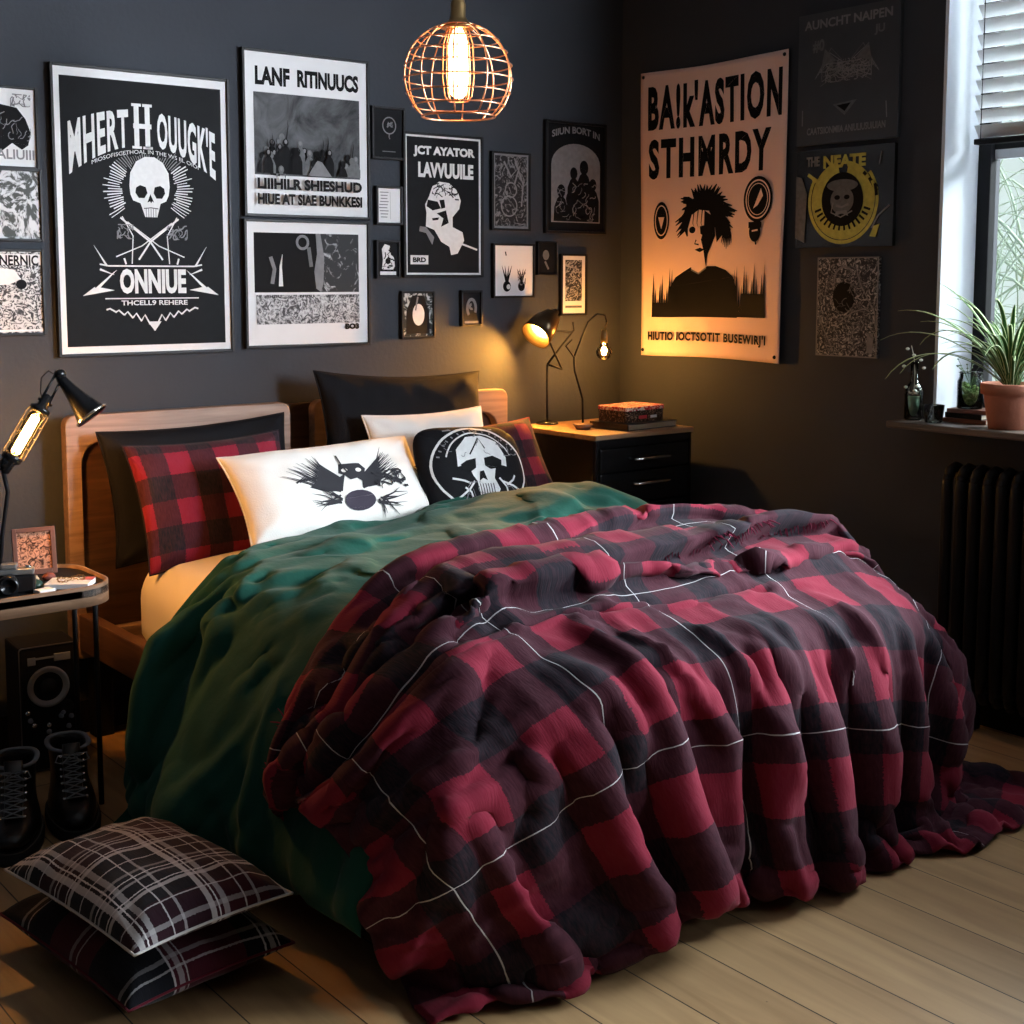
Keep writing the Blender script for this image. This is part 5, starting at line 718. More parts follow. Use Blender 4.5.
1,52,-50,-25,-26,35,51,-13,-33,12,-52,57,4,41,-43,2,-42,19,16,8,21,-28,6,-50,26,17,-6,12,-5,9,-8,-2,-4,-3,6,-3,15,6,0,-3,-3,7,-1,9,-36,-9,-14,23,-15,-19,30,-12,-12,76,-41,-9,-6,9,
-28,23,46,-2,-31,-19,-3,-22,45,36,-5,-2,-43,-32,28,28,35,-57,-14,-25,31,50,-9,-35,11,-52,60,5,34,-45,12,-44,36,-24,27,26,-27,-4,-39,24,5,-9,23,0,-1,-3,1,-6,-2,5,-2,15,6,4,-11,-4,
14,3,0,-38,-8,1,-1,11,-18,-5,6,0,61,-24,-33,13,-14,1,16,40,-1,-40,-10,-10,-10,38,40,-4,-8,-43,-32,37,24,24,-44,-27,-15,31,42,-5,-25,-3,-36,29,44,13,-41,12,-51,42,-31,39,20,-29,2,
-37,3,30,-27,29,7,-7,-1,3,-10,1,2,2,14,6,1,-4,-4,2,17,-12,-39,3,-6,10,-5,-6,-1,-10,20,39,-13,-35,4,5,-21,48,16,6,-53,-1,-13,1,34,35,2,-12,-46,-28,29,44,3,-41,-17,-15,17,50,0,-23,
-20,-25,35,39,8,-23,-16,-42,37,8,-8,31,-14,-16,-22,13,-7,-1,19,13,-7,0,4,-10,-3,0,11,10,1,6,-6,0,3,12,-11,-46,12,-5,7,-9,-1,2,1,13,28,-28,3,-18,-6,-3,53,2,10,-62,3,-3,2,29,32,8,
-21,-37,-30,15,63,-6,-32,-31,-8,17,48,8,-34,-17,-22,52,6,17,-12,-25,-34,26,20,-24,52,-29,-8,-29,13,6,-18,22,17,-6,1,2,-9,-3,-2,17,6,1,6,-6,0,10,1,-6,-53,19,-2,5,-10,-7,7,5,11,26,
-17,-23,-1,4,-14,59,-9,13,-74,30,-23,16,19,34,8,-19,-43,-26,12,65,-6,-28,-36,3,2,48,11,-19,-36,-11,47,-2,33,-29,-18,-25,12,31,-24,53,-43,6,-32,5,14,-9,11,7,5,3,0,-9,-5,1,19,2,2,6,
-4,-2,10,3,-9,-57,25,1,-1,0,-24,18,1,24,12,-21,-7,-5,-12,21,33,-6,5,-71,24,15,-29,40,41,-15,-2,-51,-25,14,55,7,-35,-27,-8,22,29,15,-37,-4,0,0,24,31,-47,15,-46,23,14,8,12,-10,-19,
-22,6,16,-12,8,14,5,-3,10,-8,-25,21,9,8,-5,10,-4,-1,10,2,-9,238,-225,14,1,3,-4,6,-4,-10,6,3,1,-1,-2,-3,-12,10,-16,10,-14,2,0,2,0,1,-1,-1,-2,0,0,-2,-2,1,1,-2,0,2,-1,2,0,0,0,0,0,0,
-2,-1,0,-2,0,1,-1,-1,0,2,-7,15,-2,-26,-7,9,-8,5,-7,-2,2,1,2,6,-3,2,3,34,-76,91,-6,4,-2,4,1,1,-16,11,2,-3,0,0,-3,0,-7,3,-5,-5,-8,3,7,-4,0,-2,2,-4,1,-2,-1,-2,-2,4,-2,-3,2,0,2,-1,1,
0,-1,6,-11,9,-7,7,-8,1,5,-6,2,-2,3,-3,11,-14,-11,1,-5,8,-17,2,1,0,0,6,0,7,-7,0,17,-51,89,-4,-3,9,-11,11,-9,-3,7,-1,-2,0,-1,-2,-1,-2,-4,1,-6,6,-9,-2,-6,4,1,0,0,-1,-1,-2,3,-1,2,-4,
-5,0,3,-2,3,-1,-1,1,-1,2,-2,1,0,-2,0,-1,2,-2,1,-1,2,7,-30,18,-12,-6,-1,1,-4,-2,-2,10,1,-3,12,-11,-1,-1,-23,81,-5,1,4,1,-5,0,6,-8,0,-1,2,-3,1,-3,-4,1,-3,0,-2,-6,-1,-1,0,-1,-1,1,-2,
2,-11,9,12,-24,12,-2,1,-3,5,-5,-4,-1,9,-1,-4,0,0,0,-3,0,-1,3,4,-4,-1,2,-13,-16,17,0,1,-21,4,3,3,1,-1,6,-6,0,10,-16,10,-41,85,9,-4,4,2,-7,1,-2,4,-2,-1,-1,-3,-2,-2,-2,-1,-1,-2,-2,
-4,-2,0,0,-1,0,-2,1,1,1,-3,-7,16,-13,1,8,-10,3,1,-2,1,-12,6,6,-3,-1,1,2,-2,-1,1,-6,3,1,-2,-1,-26,19,-9,0,8,-13,1,0,7,-5,10,-9,-2,-4,3,2,-28,86,-9,10,1,1,-2,-5,1,0,-7,9,-14,-3,9,3,
-11,-6,-3,4,-8,6,-2,-1,-1,-1,-2,-2,1,2,1,-1,-2,6,-1,2,-4,5,-2,-3,-15,12,11,-14,1,0,-2,1,2,-3,1,-2,-3,1,2,-2,-1,-22,13,-7,-2,-4,8,-4,2,7,-10,9,-6,-5,-2,2,2,-20,78,2,-10,2,5,-3,2,3,
1,-5,-18,11,12,-25,0,5,8,-17,9,-18,16,-7,-1,-1,-1,0,0,0,-1,2,-1,0,3,0,0,-1,1,0,-1,0,5,-7,5,-3,-4,0,-1,1,-9,5,4,-1,-6,2,4,-27,4,9,11,-15,-1,0,-6,-6,-1,0,9,5,6,-14,3,-4,17,13,34,-9,
-9,19,-2,-17,10,1,-13,12,6,-12,-7,0,-10,-2,19,-32,16,2,0,-6,1,4,-8,4,1,-4,2,2,-6,4,3,-5,3,0,1,0,0,1,0,0,-1,-1,0,-2,-1,-1,-1,-2,-1,0,0,3,-17,0,12,-19,5,-6,1,14,-11,-8,3,-3,-3,7,13,
-13,-1,41,16,-8,3,8,1,-11,12,-8,-16,22,-10,5,-5,8,-33,11,17,-25,8,0,-9,6,4,-6,1,3,-6,0,1,0,-3,3,1,-6,2,3,-5,1,1,1,3,2,-2,0,0,0,-1,-1,-2,-1,-1,-1,-2,1,5,4,-14,-16,-2,14,-14,16,-21,
3,1,-2,4,-3,0,2,2,-3,78,-27,6,-7,12,-5,-9,9,-3,4,-15,18,-6,-8,1,1,-8,8,-12,0,-1,-5,7,-4,-2,5,-5,-2,4,-11,13,-5,-3,2,-4,0,1,0,-1,0,1,-2,5,-5,6,-2,2,-1,-1,0,-2,-1,0,-2,1,13,1,-40,7,
15,-14,-6,6,-7,-2,0,3,-4,4,-5,11,-9,10,75,-23,-3,-2,-1,-1,4,-10,1,10,1,-2,0,-2,-2,-9,-7,11,-9,3,0,-11,6,-3,1,2,-9,10,-7,-2,-1,-4,-1,11,-6,2,-2,-2,-2,1,1,-3,1,3,-2,2,1,0,0,-1,3,-5,
1,1,2,-1,0,-12,-17,15,-8,3,-6,-2,-1,-2,2,-3,7,-5,-2,18,-13,75,-16,-1,-2,-4,11,-14,-2,-4,12,-2,1,-3,0,2,-8,0,-1,-1,-3,-1,-5,-1,2,-9,15,-14,1,1,-5,8,-5,-12,14,-1,-4,2,0,0,-6,6,1,-3,
-3,4,0,-2,1,2,1,-2,2,-3,1,1,1,-15,-7,6,0,-3,-2,-6,-3,-2,2,-2,6,-7,5,-3,8,4,76,-29,5,-3,-3,-7,6,1,-10,11,-3,2,-2,-1,1,-6,-1,-1,-1,-1,-4,-3,-2,0,-5,-9,12,-8,6,-5,8,-3,6,-8,1,1,-7,5,
2,-7,8,-15,14,-1,-8,7,1,-4,4,-2,0,-2,3,-2,-7,12,-24,0,-2,8,-4,-7,-1,-3,0,2,-1,3,-2,-1,0,7,-3,80,-27,4,-11,11,-4,-9,5,5,0,-2,0,-1,-1,-2,-6,-3,0,-1,0,-7,-3,2,-3,1,0,-2,-2,1,6,-7,-3,
0,1,4,1,1,1,1,-3,1,-9,11,-5,-5,4,7,-16,9,0,0,0,2,-2,-3,7,-29,2,-1,3,7,-11,-2,-1,1,-1,0,-6,11,1,-2,-6,6,78,-21,-4,-7,-2,5,2,-1,-2,4,2,-2,0,-2,-17,1,3,3,3,6,-30,11,-3,0,0,-1,0,2,-2,
0,-2,1,0,1,1,0,1,-1,2,0,0,0,3,1,-7,5,-10,7,-3,-1,0,1,0,0,-5,-1,-17,1,-2,1,-1,0,0,-4,-3,0,0,0,1,11,-4,-2,3,59,-5,-7,6,-1,3,-18,16,-2,-2,0,0,-3,-23,14,-12,21,-12,-7,-10,9,4,-6,0,1,
0,-6,11,-7,-3,3,0,0,0,1,0,3,-5,3,1,0,2,-1,-1,3,-1,-2,4,-8,4,-2,-3,-3,-1,0,-3,-26,13,-6,4,2,-1,-7,8,-2,-9,1,0,9,-7,2,3,32,14,2,6,3,-2,-6,6,-11,1,9,-10,1,3,-14,5,7,-12,-10,6,-3,8,
-13,15,-17,11,-8,3,-3,8,4,-23,12,4,-2,-3,0,1,1,1,0,2,0,1,-1,0,0,0,1,-2,-1,-2,-1,-1,-1,2,-2,-32,16,-7,7,6,-12,-7,13,-11,-1,0,4,0,-2,-1,7,9,92,-56,2,-1,9,-3,-12,5,9,-11,9,-12,0,1,
-4,-5,8,-19,16,-2,-1,-5,-3,3,-3,-1,-1,-1,1,3,-4,-2,2,-2,1,2,5,-12,5,4,-4,-3,6,-5,8,0,-1,4,-11,-2,3,3,-2,-2,3,6,-34,26,-27,5,0,0,-1,-4,4,-6,1,2,-2,5,-8,17,1,95,-50,-2,3,-3,-3,-7,3,
3,-5,-4,7,5,5,-18,-10,13,-8,-4,-2,15,-7,-11,4,1,-2,0,1,-1,-4,4,-4,1,-1,0,1,1,-4,1,-3,5,1,1,-7,15,-11,-10,8,2,10,-9,-3,1,4,5,-16,5,-22,3,-2,-1,1,-3,-1,0,-1,1,0,0,4,3,-4,14,102,-58,
1,-3,-5,6,-10,-17,23,-6,5,2,-11,9,-10,-2,-3,9,-10,-6,2,0,1,-2,-2,-2,3,4,-9,-5,9,3,-5,-2,0,-2,-1,4,1,-3,-2,-12,29,-16,-5,1,-23,32,-2,3,-9,8,3,-2,5,-15,2,-19,-1,3,5,-10,0,1,1,-4,-2,
1,-1,15,-8,9,-19,144,-80,-16,20,-5,-4,8,-26,19,2,-13,-2,8,-4,0,0,-3,-2,3,6,-2,-15,-3,6,-6,1,0,-1,-11,17,-15,4,3,0,0,-10,6,2,16,-21,13,-6,4,-10,4,5,-1,-8,8,0,1,-3,0,0,3,-3,-15,5,
-9,-2,-6,2,-5,4,0,-1,-2,0,-1,7,-5,12,13,91,-60,-14,14,-1,-2,-1,1,5,0,-5,-7,-3,2,6,-8,-14,9,10,-5,10,-27,6,0,0,-2,-3,-22,8,20,4,1,-7,-1,1,-2,-8,14,-4,9,-12,5,-7,2,2,6,-6,2,-24,33,
-10,-1,0,-2,-2,-6,-4,-9,2,-1,-6,4,-2,-8,0,5,-2,0,1,1,0,15,5,99,-89,16,10,1,-8,9,-4,1,0,1,-11,4,3,-10,-15,24,-7,-17,16,-9,-8,-10,8,2,4,1,1,7,-16,2,3,0,1,0,0,1,0,1,-1,0,3,-6,7,-7,
17,-14,-2,5,-15,4,9,-2,2,-25,19,-12,-4,4,-3,-3,-4,-2,-4,2,-2,1,-1,1,-1,4,14,4,123,-105,3,13,-1,-18,20,0,-1,1,-2,2,-2,-8,6,-12,-6,9,-12,11,-4,-8,5,-4,0,-10,18,-7,-1,-15,9,3,11,-9,
2,1,-4,3,0,-2,2,0,-1,-3,5,2,-3,-1,1,-2,1,0,-4,-1,-5,6,-15,4,-7,0,-5,6,-5,-1,-1,-2,0,-1,-1,20,-9,-2,-4,147,-105,3,-1,0,6,-3,2,4,-1,-1,-1,0,-3,-5,-7,1,-3,-1,1,-21,17,2,-4,14,-15,
-19,21,8,-8,-4,-3,-9,14,2,0,-1,-2,1,1,-1,1,11,-9,-3,-4,7,-3,1,-2,1,1,-3,1,-9,0,7,-14,1,-11,3,-3,1,1,-1,-1,0,0,5,4,-2,5,-10,159,-140,25,0,-1,8,-4,2,2,0,-2,0,-2,1,-9,-6,-1,1,0,2,
-11,6,0,-2,-12,12,-2,-14,17,0,-8,3,6,-8,4,0,-14,18,1,-6,3,-4,-6,20,-18,-4,12,3,-9,1,5,-5,5,-9,-1,0,0,-9,-3,9,-17,7,-6,-3,4,-7,6,-7,8,8,-7,6,9,125,-96,-4,-4,6,10,0,-2,-1,1,-2,1,-2,
-6,-4,-2,-3,-3,-2,-10,14,-5,1,7,-3,-27,21,6,-5,-4,3,-6,-9,17,-2,-1,10,-8,-4,2,1,1,0,-13,8,3,2,-3,2,-1,-1,1,0,-5,2,-8,2,4,-20,8,-2,-4,0,-1,-3,-1,-1,-2,1,12,-3,-7,14,139,-103,4,-3,
2,-1,0,-1,1,-4,0,-1,0,0,-11,-1,7,-7,-4,-7,10,-3,1,11,-14,-9,-6,24,-8,-1,-3,-1,-5,4,6,0,1,1,-3,-2,1,4,-4,-10,8,2,1,0,-1,-2,2,-1,0,-3,-1,-3,-3,-5,7,-18,9,-2,-6,4,-2,-4,0,0,-1,4,3,
-4,4,161,-118,-2,7,-3,-1,2,3,-7,6,-10,3,2,-11,-3,7,0,-7,-6,-3,11,-5,1,14,-26,0,-5,24,-14,2,0,-1,-8,8,3,-1,0,4,-7,5,-5,7,-6,-8,8,1,0,2,-3,-1,2,-2,0,-3,-1,-2,-5,-4,-2,11,-20,11,-5,
-2,-4,2,-1,-1,0,3,0,0,-1,173,-122,-1,-4,-1,6,4,-5,-4,-3,1,4,-10,-2,1,7,-7,-4,-8,7,0,-1,0,18,-36,6,-2,22,-18,6,-2,1,-7,7,2,-2,0,5,-8,7,-7,9,-8,-5,6,2,-1,2,-4,0,0,-1,-1,-1,-3,-2,-3,
-4,-2,2,9,-21,14,-8,-7,3,-1,2,-2,3,0,-4,3,191,-152,8,-2,8,1,-4,-3,-3,0,3,-7,-2,-4,13,-8,0,-7,-3,4,-2,0,1,18,-43,16,-3,15,-14,5,0,0,-3,5,-3,0,1,5,-8,6,-5,7,-9,0,4,-2,2,1,-3,-2,3,
-4,-1,-1,-2,-2,1,-11,5,-1,1,7,-17,6,-8,1,-2,2,1,2,-4,1,-1,191,-142,-4,10,-7,8,-6,-2,1,-2,-3,-1,-11,18,-6,-1,-3,-5,0,-1,-2,0,4,15,-46,25,-6,8,-7,2,1,1,1,-1,-4,1,2,1,1,-2,-1,4,-7,1,
3,-5,3,4,-5,-3,4,-2,-6,4,-4,-1,-3,3,-13,10,-1,2,0,-13,-1,0,1,-3,3,2,0,-4,3,188,-149,8,3,0,-3,-1,3,-4,-3,0,-13,13,-2,3,-1,-5,-3,-1,0,-5,1,3,16,-48,31,-6,-5,8,-8,6,-2,4,-5,9,-16,9,
-2,1,6,-8,6,-8,0,5,-7,5,4,-5,-4,2,-1,3,-7,-2,1,-2,3,-9,-3,11,-3,0,-7,-4,-2,4,-2,-4,-1,15,-14,0,188,-144,8,5,-3,-1,-3,5,-9,0,-9,3,2,3,5,-5,-3,-4,0,2,-6,0,1,14,-47,37,-10,-6,7,-4,0,
4,-3,2,1,0,-8,6,-1,3,-3,6,-10,1,5,-7,5,4,-7,-3,2,1,4,-13,3,-1,-1,4,-4,-10,8,1,-1,-1,-6,-5,1,10,-12,2,4,0,-10,190,-145,11,1,0,-1,4,-6,-6,-5,-3,4,-3,8,7,-10,1,-7,6,-11,10,-15,21,-8,
-20,-4,11,3,1,-10,9,3,-12,9,-2,9,-16,3,-1,6,-2,7,-11,1,4,0,-4,2,-2,-3,2,1,4,-13,2,1,-2,3,1,-11,1,5,-2,0,-2,-6,4,1,-1,-13,17,-3,-12,176,-127,0,12,-7,3,-1,1,-13,-8,6,-3,2,10,2,-8,2,
-7,8,-14,5,-8,20,-12,-17,-7,21,-12,12,-13,15,-6,-6,5,-8,16,-17,6,-1,0,1,9,-13,2,2,4,-7,3,-3,-2,2,1,5,-13,0,1,-1,3,1,-7,-3,4,-1,-1,0,-4,-2,8,-4,-5,-6,16,4,136,-109,6,4,4,-10,1,8,
-24,2,-3,7,-5,15,-5,-1,0,-2,-3,-10,10,-6,13,-12,-15,-6,17,-4,3,-7,8,-1,-7,7,-8,15,-20,10,-2,0,2,7,-13,4,0,5,-5,-1,-1,-2,2,4,-1,-8,-3,1,0,4,-1,0,-6,-5,4,0,3,-6,-3,8,-5,-2,2,-3,12,
138,-107,3,11,-11,-5,5,1,-19,3,2,1,-1,11,-8,6,-3,1,-13,0,6,-5,14,-15,-15,-3,15,-3,4,-1,-7,6,-6,9,-8,11,-19,9,0,5,-5,9,-15,5,2,3,-3,-1,-3,-1,3,2,-1,-4,-7,1,2,2,0,0,-2,-6,-3,3,6,
-10,5,0,-2,-5,6,2,5,141,-108,1,0,-1,-3,2,0,-9,-13,11,3,3,-1,-2,8,-5,2,-19,6,6,-2,6,-11,-17,1,11,-1,3,3,-12,7,-4,7,-4,7,-20,11,1,7,-10,9,-13,5,1,5,-4,0,-6,1,3,3,-2,-3,-7,-2,4,2,0,
0,1,-8,-5,3,6,-6,3,-1,1,-12,13,-1,1,161,-126,-7,8,1,-1,-3,3,-10,-13,12,3,9,-12,5,6,-5,1,-20,11,-1,4,4,-13,-16,2,11,0,2,3,-13,7,-1,5,-2,3,-20,14,0,8,-10,7,-13,5,3,3,-1,-3,-5,1,3,2,
0,-3,-8,-2,3,3,0,0,3,-8,-8,3,6,4,-13,10,2,-17,1,29,1,116,-103,-2,5,7,-7,-3,5,-10,-13,9,12,0,-10,8,3,-3,-3,-17,11,-3,9,0,-12,-18,5,9,3,-1,4,-13,5,2,6,-2,-3,-16,14,0,8,-6,0,-11,6,3,
3,-2,0,-9,3,4,1,-1,-1,-7,-5,4,2,1,0,3,-6,-7,-2,7,12,-27,21,-4,-11,-5,31,4,108,-95,-7,5,11,-9,-4,5,-7,-18,13,14,-6,-8,11,2,-4,-7,-13,11,-2,8,0,-14,-16,5,10,3,-3,4,-12,5,2,7,-1,-8,
-13,13,2,8,-6,-3,-10,8,2,3,-2,0,-9,3,3,2,0,-2,-6,-6,3,4,-1,1,2,0,-13,1,2,16,-18,6,-4,0,-14,39,-4,110,-97,-4,7,10,-12,-3,6,-7,-15,6,18,-7,-5,9,2,-4,-10,-9,10,-2,9,-3,-12,-17,7,9,3,
-2,1,-11,7,3,6,-5,-5,-13,13,4,5,-5,-4,-9,8,1,5,-3,0,-9,3,3,1,2,-3,-4,-9,5,1,1,1,2,3,-16,6,3,-2,-5,14,-3,-20,-2,33,13,78,-76,-8,11,7,-12,-1,3,-4,-18,10,15,-6,-4,8,3,-5,-14,-4,8,0,
8,-3,-13,-17,8,10,1,0,-1,-9,5,5,4,-3,-7,-12,13,5,3,-4,-4,-9,8,1,5,-3,0,-9,4,1,2,2,-3,-3,-10,4,3,-1,2,4,-1,-10,1,3,-1,-3,9,5,-8,-5,0,24,81,-71,-7,14,-4,-3,-4,3,-2,-21,16,8,-3,-2,5,
4,-6,-15,-2,8,1,7,-3,-15,-16,11,9,-1,1,-1,-10,7,4,4,-4,-6,-12,13,5,4,-5,-5,-8,8,1,4,-1,-2,-7,3,1,1,4,-5,0,-11,2,4,-2,4,2,0,-5,-7,8,-4,0,20,-15,24,-40,11,16,71,-53,2,-7,12,-12,0,2,
0,-24,19,7,-2,-4,7,4,-8,-18,4,6,1,8,-6,-13,-17,13,9,-4,3,-2,-8,8,1,5,-4,-8,-8,10,7,2,-4,-5,-8,8,1,4,-1,-2,-6,1,2,1,3,-2,-1,-12,1,5,-2,8,-7,5,1,-18,14,-1,-2,17,0,17,-47,22,-10,66,
-30,3,-6,-4,-1,0,0,3,-25,18,8,0,-6,6,5,-9,-19,6,7,0,8,-6,-14,-16,12,12,-7,3,-1,-7,7,0,6,-4,-8,-8,14,0,6,-7,-3,-8,7,3,3,-1,-2,-6,1,3,-1,4,-2,-1,-9,-4,7,-2,9,-7,5,1,-18,15,-8,17,
-12,21,12,-24,-7,-8,55,-10,-9,-2,-10,13,-7,0,4,-27,21,6,2,-7,7,4,-12,-18,10,4,3,6,-7,-15,-14,13,11,-7,2,0,-7,7,3,1,-3,-7,-8,15,-2,8,-9,-2,-8,7,3,3,-1,-2,-5,-1,4,-2,5,-1,-2,-7,-7,
8,-2,9,-7,8,4,-27,13,22,-21,21,-18,28,-6,-36,18,34,0,-20,7,-12,17,-8,2,1,-28,24,5,1,-5,6,5,-17,-15,13,2,3,7,-9,-15,-14,14,12,-8,1,1,-7,8,2,1,-4,-6,-7,14,-2,7,-8,-2,-8,7,3,2,1,-3,
-5,-1,3,0,4,0,-1,-9,-8,9,-2,7,-1,1,32,-53,7,22,6,-5,-7,9,16,-48,28,20,-3,-6,-2,-4,13,-5,0,3,-30,24,7,0,-4,5,4,-19,-12,14,1,4,5,-8,-17,-11,13,13,-9,0,1,-5,6,4,0,-5,-6,-5,13,-2,8,
-9,-3,-6,6,2,4,-2,5,-13,-2,6,0,5,-1,2,-13,-6,9,-3,1,7,9,28,-52,1,26,-11,5,8,-15,32,-52,29,4,7,-1,-5,-2,10,-2,-1,6,-32,24,7,-1,-3,5,5,-24,-8,15,1,3,5,-9,-17,-11,15,13,-11,0,2,-5,7,
3,-1,1,-16,1,12,-2,8,-10,-2,-7,10,-3,9,-6,7,-14,-4,8,-1,15,-11,-3,-2,-8,7,-6,6,18,-14,26,-24,-14,28,-10,-5,9,-13,39,-59,30,10,-13,16,-20,25,-16,13,-9,13,-35,24,9,1,-10,10,2,-25,
-4,16,-1,3,4,-7,-21,-7,14,13,-11,4,-8,2,7,1,0,2,-17,0,14,-4,10,-11,-3,-5,11,-3,13,-18,9,-9,-6,9,-1,14,5,-29,20,-20,2,12,0,6,4,10,-18,-21,31,-15,16,-18,17,14,-51,28,0,10,-15,21,
-14,12,-8,8,-2,-18,13,11,1,-4,2,1,-23,-2,17,-2,4,3,-8,-22,-5,15,13,-12,4,-10,5,6,1,0,1,-14,0,8,1,10,-6,-16,7,0,3,17,-25,18,-13,-15,18,-4,18,11,-41,42,-54,20,17,-2,4,-19,32,-12,
-35,43,-29,15,6,-15,34,-40,3,9,2,11,-20,12,5,-3,6,-3,-7,0,16,5,-10,4,-3,-21,3,13,-1,5,2,-9,-23,-2,15,12,-12,9,-16,1,12,-2,5,-1,-18,2,9,3,10,-12,-5,-6,7,1,20,-13,-11,16,-34,24,1,
25,-23,-6,24,-50,34,1,-16,23,-7,-4,26,-55,35,-9,14,-17,7,14,-15,-5,3,11,-15,21,-25,31,-30,21,-12,-1,17,-4,11,-10,4,-4,-21,9,9,0,3,1,-7,-25,1,16,8,-6,5,-20,5,12,3,-5,4,-17,0,10,4,
11,-14,4,-23,11,6,23,-9,-31,40,-42,16,15,-1,8,-38,48,-45,27,-13,5,13,-24,9,36,-65,40,-14,9,-4,3,-3,9,-7,-7,11,3,-18,29,-27,2,8,18,-28,5,27,-13,-2,7,-8,-17,11,10,-5,3,4,-9,-24,0,
19,4,-2,2,-17,0,15,2,-2,0,-11,0,-1,14,5,-4,-6,-23,26,-7,18,2,-37,36,-30,20,7,-13,26,-49,29,9,-21,8,-12,27,-26,10,27,-48,37,-29,19,-7,1,5,2,-10,2,7,-8,16,-18,6,9,-20,16,14,-41,28,
6,2,-9,0,-8,0,14,1,-2,-6,-1,-12,-20,26,17,-24,13,-12,-8,20,-3,12,-24,4,0,20,-23,10,5,-7,21,-38,13,6,7,-5,-8,9,18,-37,12,26,-21,-21,45,-45,18,9,-10,23,-37,23,-4,-10,10,6,-13,5,5,
-4,-3,)


# ------------------------------------------------------------------ bed
BX0, BX1 = -2.29, -0.64
def rrect(x0, x1, z0, z1, r, n=6):
    pts = []
    for cx, cz, a0 in ((x1 - r, z1 - r, 0), (x0 + r, z1 - r, 90), (x0 + r, z0 + r, 180), (x1 - r, z0 + r, 270)):
        for k in range(n + 1):
            a = math.radians(a0 + 90 * k / n)
            pts.append((cx + r * math.cos(a), cz + r * math.sin(a)))
    return pts
def ring_prism(bm, outer, inner, y0, y1):
    V = [[bm.verts.new((p[0], y, p[1])) for p in L] for L in (outer, inner) for y in (y0, y1)]
    n = len(outer)
    of, ob, nf, nb = V
    for k in range(n):
        j = (k + 1) % n
        bm.faces.new((of[k], of[j], nf[j], nf[k])); bm.faces.new((ob[j], ob[k], nb[k], nb[j]))
        bm.faces.new((of[j], of[k], ob[k], ob[j])); bm.faces.new((nf[k], nf[j], nb[j], nb[k]))
def solid_prism(bm, pts, y0, y1):
    a = [bm.verts.new((p[0], y0, p[1])) for p in pts]; b = [bm.verts.new((p[0], y1, p[1])) for p in pts]
    bm.faces.new(a); bm.faces.new(b[::-1])
    for k in range(len(pts)):
        j = (k + 1) % len(pts); bm.faces.new((a[j], a[k], b[k], b[j]))
bed = thing('bed', 'wooden double bed frame with framed oak headboard standing against the dark back wall', 'bed', (-1.465, -1.06, 0))
def in_bed(name, bm, m):
    o = from_bm(name, bm, m, bed); o.matrix_parent_inverse = Matrix.Translation(-bed.location); return o
for x0, x1 in ((BX0, -1.545), (-1.455, BX1)):
    bm = bmesh.new(); ring_prism(bm, rrect(x0, x1, 0.25, 0.985, 0.03), rrect(x0 + 0.045, x1 - 0.045, 0.33, 0.905, 0.07), -0.085, -0.045)
    o = in_bed('headboard_frame', bm, M['wood_light'])
    bv = o.modifiers.new('bevel', 'BEVEL'); bv.width = 0.004; bv.segments = 2; bv.limit_method = 'ANGLE'
bm = bmesh.new(); solid_prism(bm, rrect(BX0 + 0.012, BX1 - 0.012, 0.27, 0.975, 0.03), -0.045, -0.022)
in_bed('headboard_panel', bm, M['wood_panel'])
for x0, x1 in ((BX0 + 0.02, BX0 + 0.06), (BX1 - 0.06, BX1 - 0.02)):
    bm = bmesh.new(); bx(bm, x0, x1, -1.965, -0.086, 0.28, 0.390, 0.006); in_bed('side_rail', bm, M['wood_rail'])
bm = bmesh.new(); bx(bm, BX0 + 0.06, BX1 - 0.06, -1.965, -1.93, 0.24, 0.319, 0.004); in_bed('foot_rail', bm, M['black'])
for x in (BX0 + 0.09, BX1 - 0.09):
    for y in (-0.065, -1.70):
        bm = bmesh.new(); bx(bm, x - 0.03, x + 0.03, y - 0.02, y + 0.03, 0, 0.279 if y < -1 else 0.25, 0.004); in_bed('leg', bm, M['black'])
bm = bmesh.new()
for k in range(12):
    y = -0.2 - k * 0.148; bx(bm, BX0 + 0.06, BX1 - 0.06, y - 0.04, y + 0.04, 0.29, 0.318, 0.003)
in_bed('slats', bm, M['wood_rail'])

bm = bmesh.new()
def mattress_ring(hx, hy, z, n=96, e=7.0):
    out = []
    for k in range(n):
        a = 2 * math.pi * k / n; c_, s_ = math.cos(a), math.sin(a); d = (abs(c_) ** e + abs(s_) ** e) ** (-1 / e)
        out.append((-1.43 + c_ * d * hx, -1.065 + s_ * d * hy, z))
    return out
HX, HY, ZT = 0.757, 0.952, 0.575
rings = [mattress_ring(HX - .05, HY - .05, .320), mattress_ring(HX - .01, HY - .01, .330), mattress_ring(HX, HY, .35)]
rings += [mattress_ring(HX, HY, z) for z in (.38, .41, .44, ZT - .12)]
for k in range(1, 9):
    a = k / 8 * math.pi / 2; q = .1 * (1 - math.cos(a)); rings.append(mattress_ring(HX - q, HY - q, ZT - .12 + .12 * math.sin(a)))
for k in range(1, 9): rings.append(mattress_ring((HX - .1) * (1 - k / 9), (HY - .1) * (1 - k / 9), ZT + .045 * (1 - (1 - k / 9) ** 2)))
RR = [[bm.verts.new(p) for p in r_] for r_ in rings]
for A_, B_ in zip(RR, RR[1:]):
    for k in range(96): bm.faces.new((A_[k], A_[(k + 1) % 96], B_[(k + 1) % 96], B_[k]))
bm.faces.new(RR[0][::-1]); bm.faces.new(RR[-1])
o = from_bm('mattress', bm, M['mattress'], None, True)
tag(o, 'mattress in a cream fitted sheet showing at the head end of the bed', 'mattress')

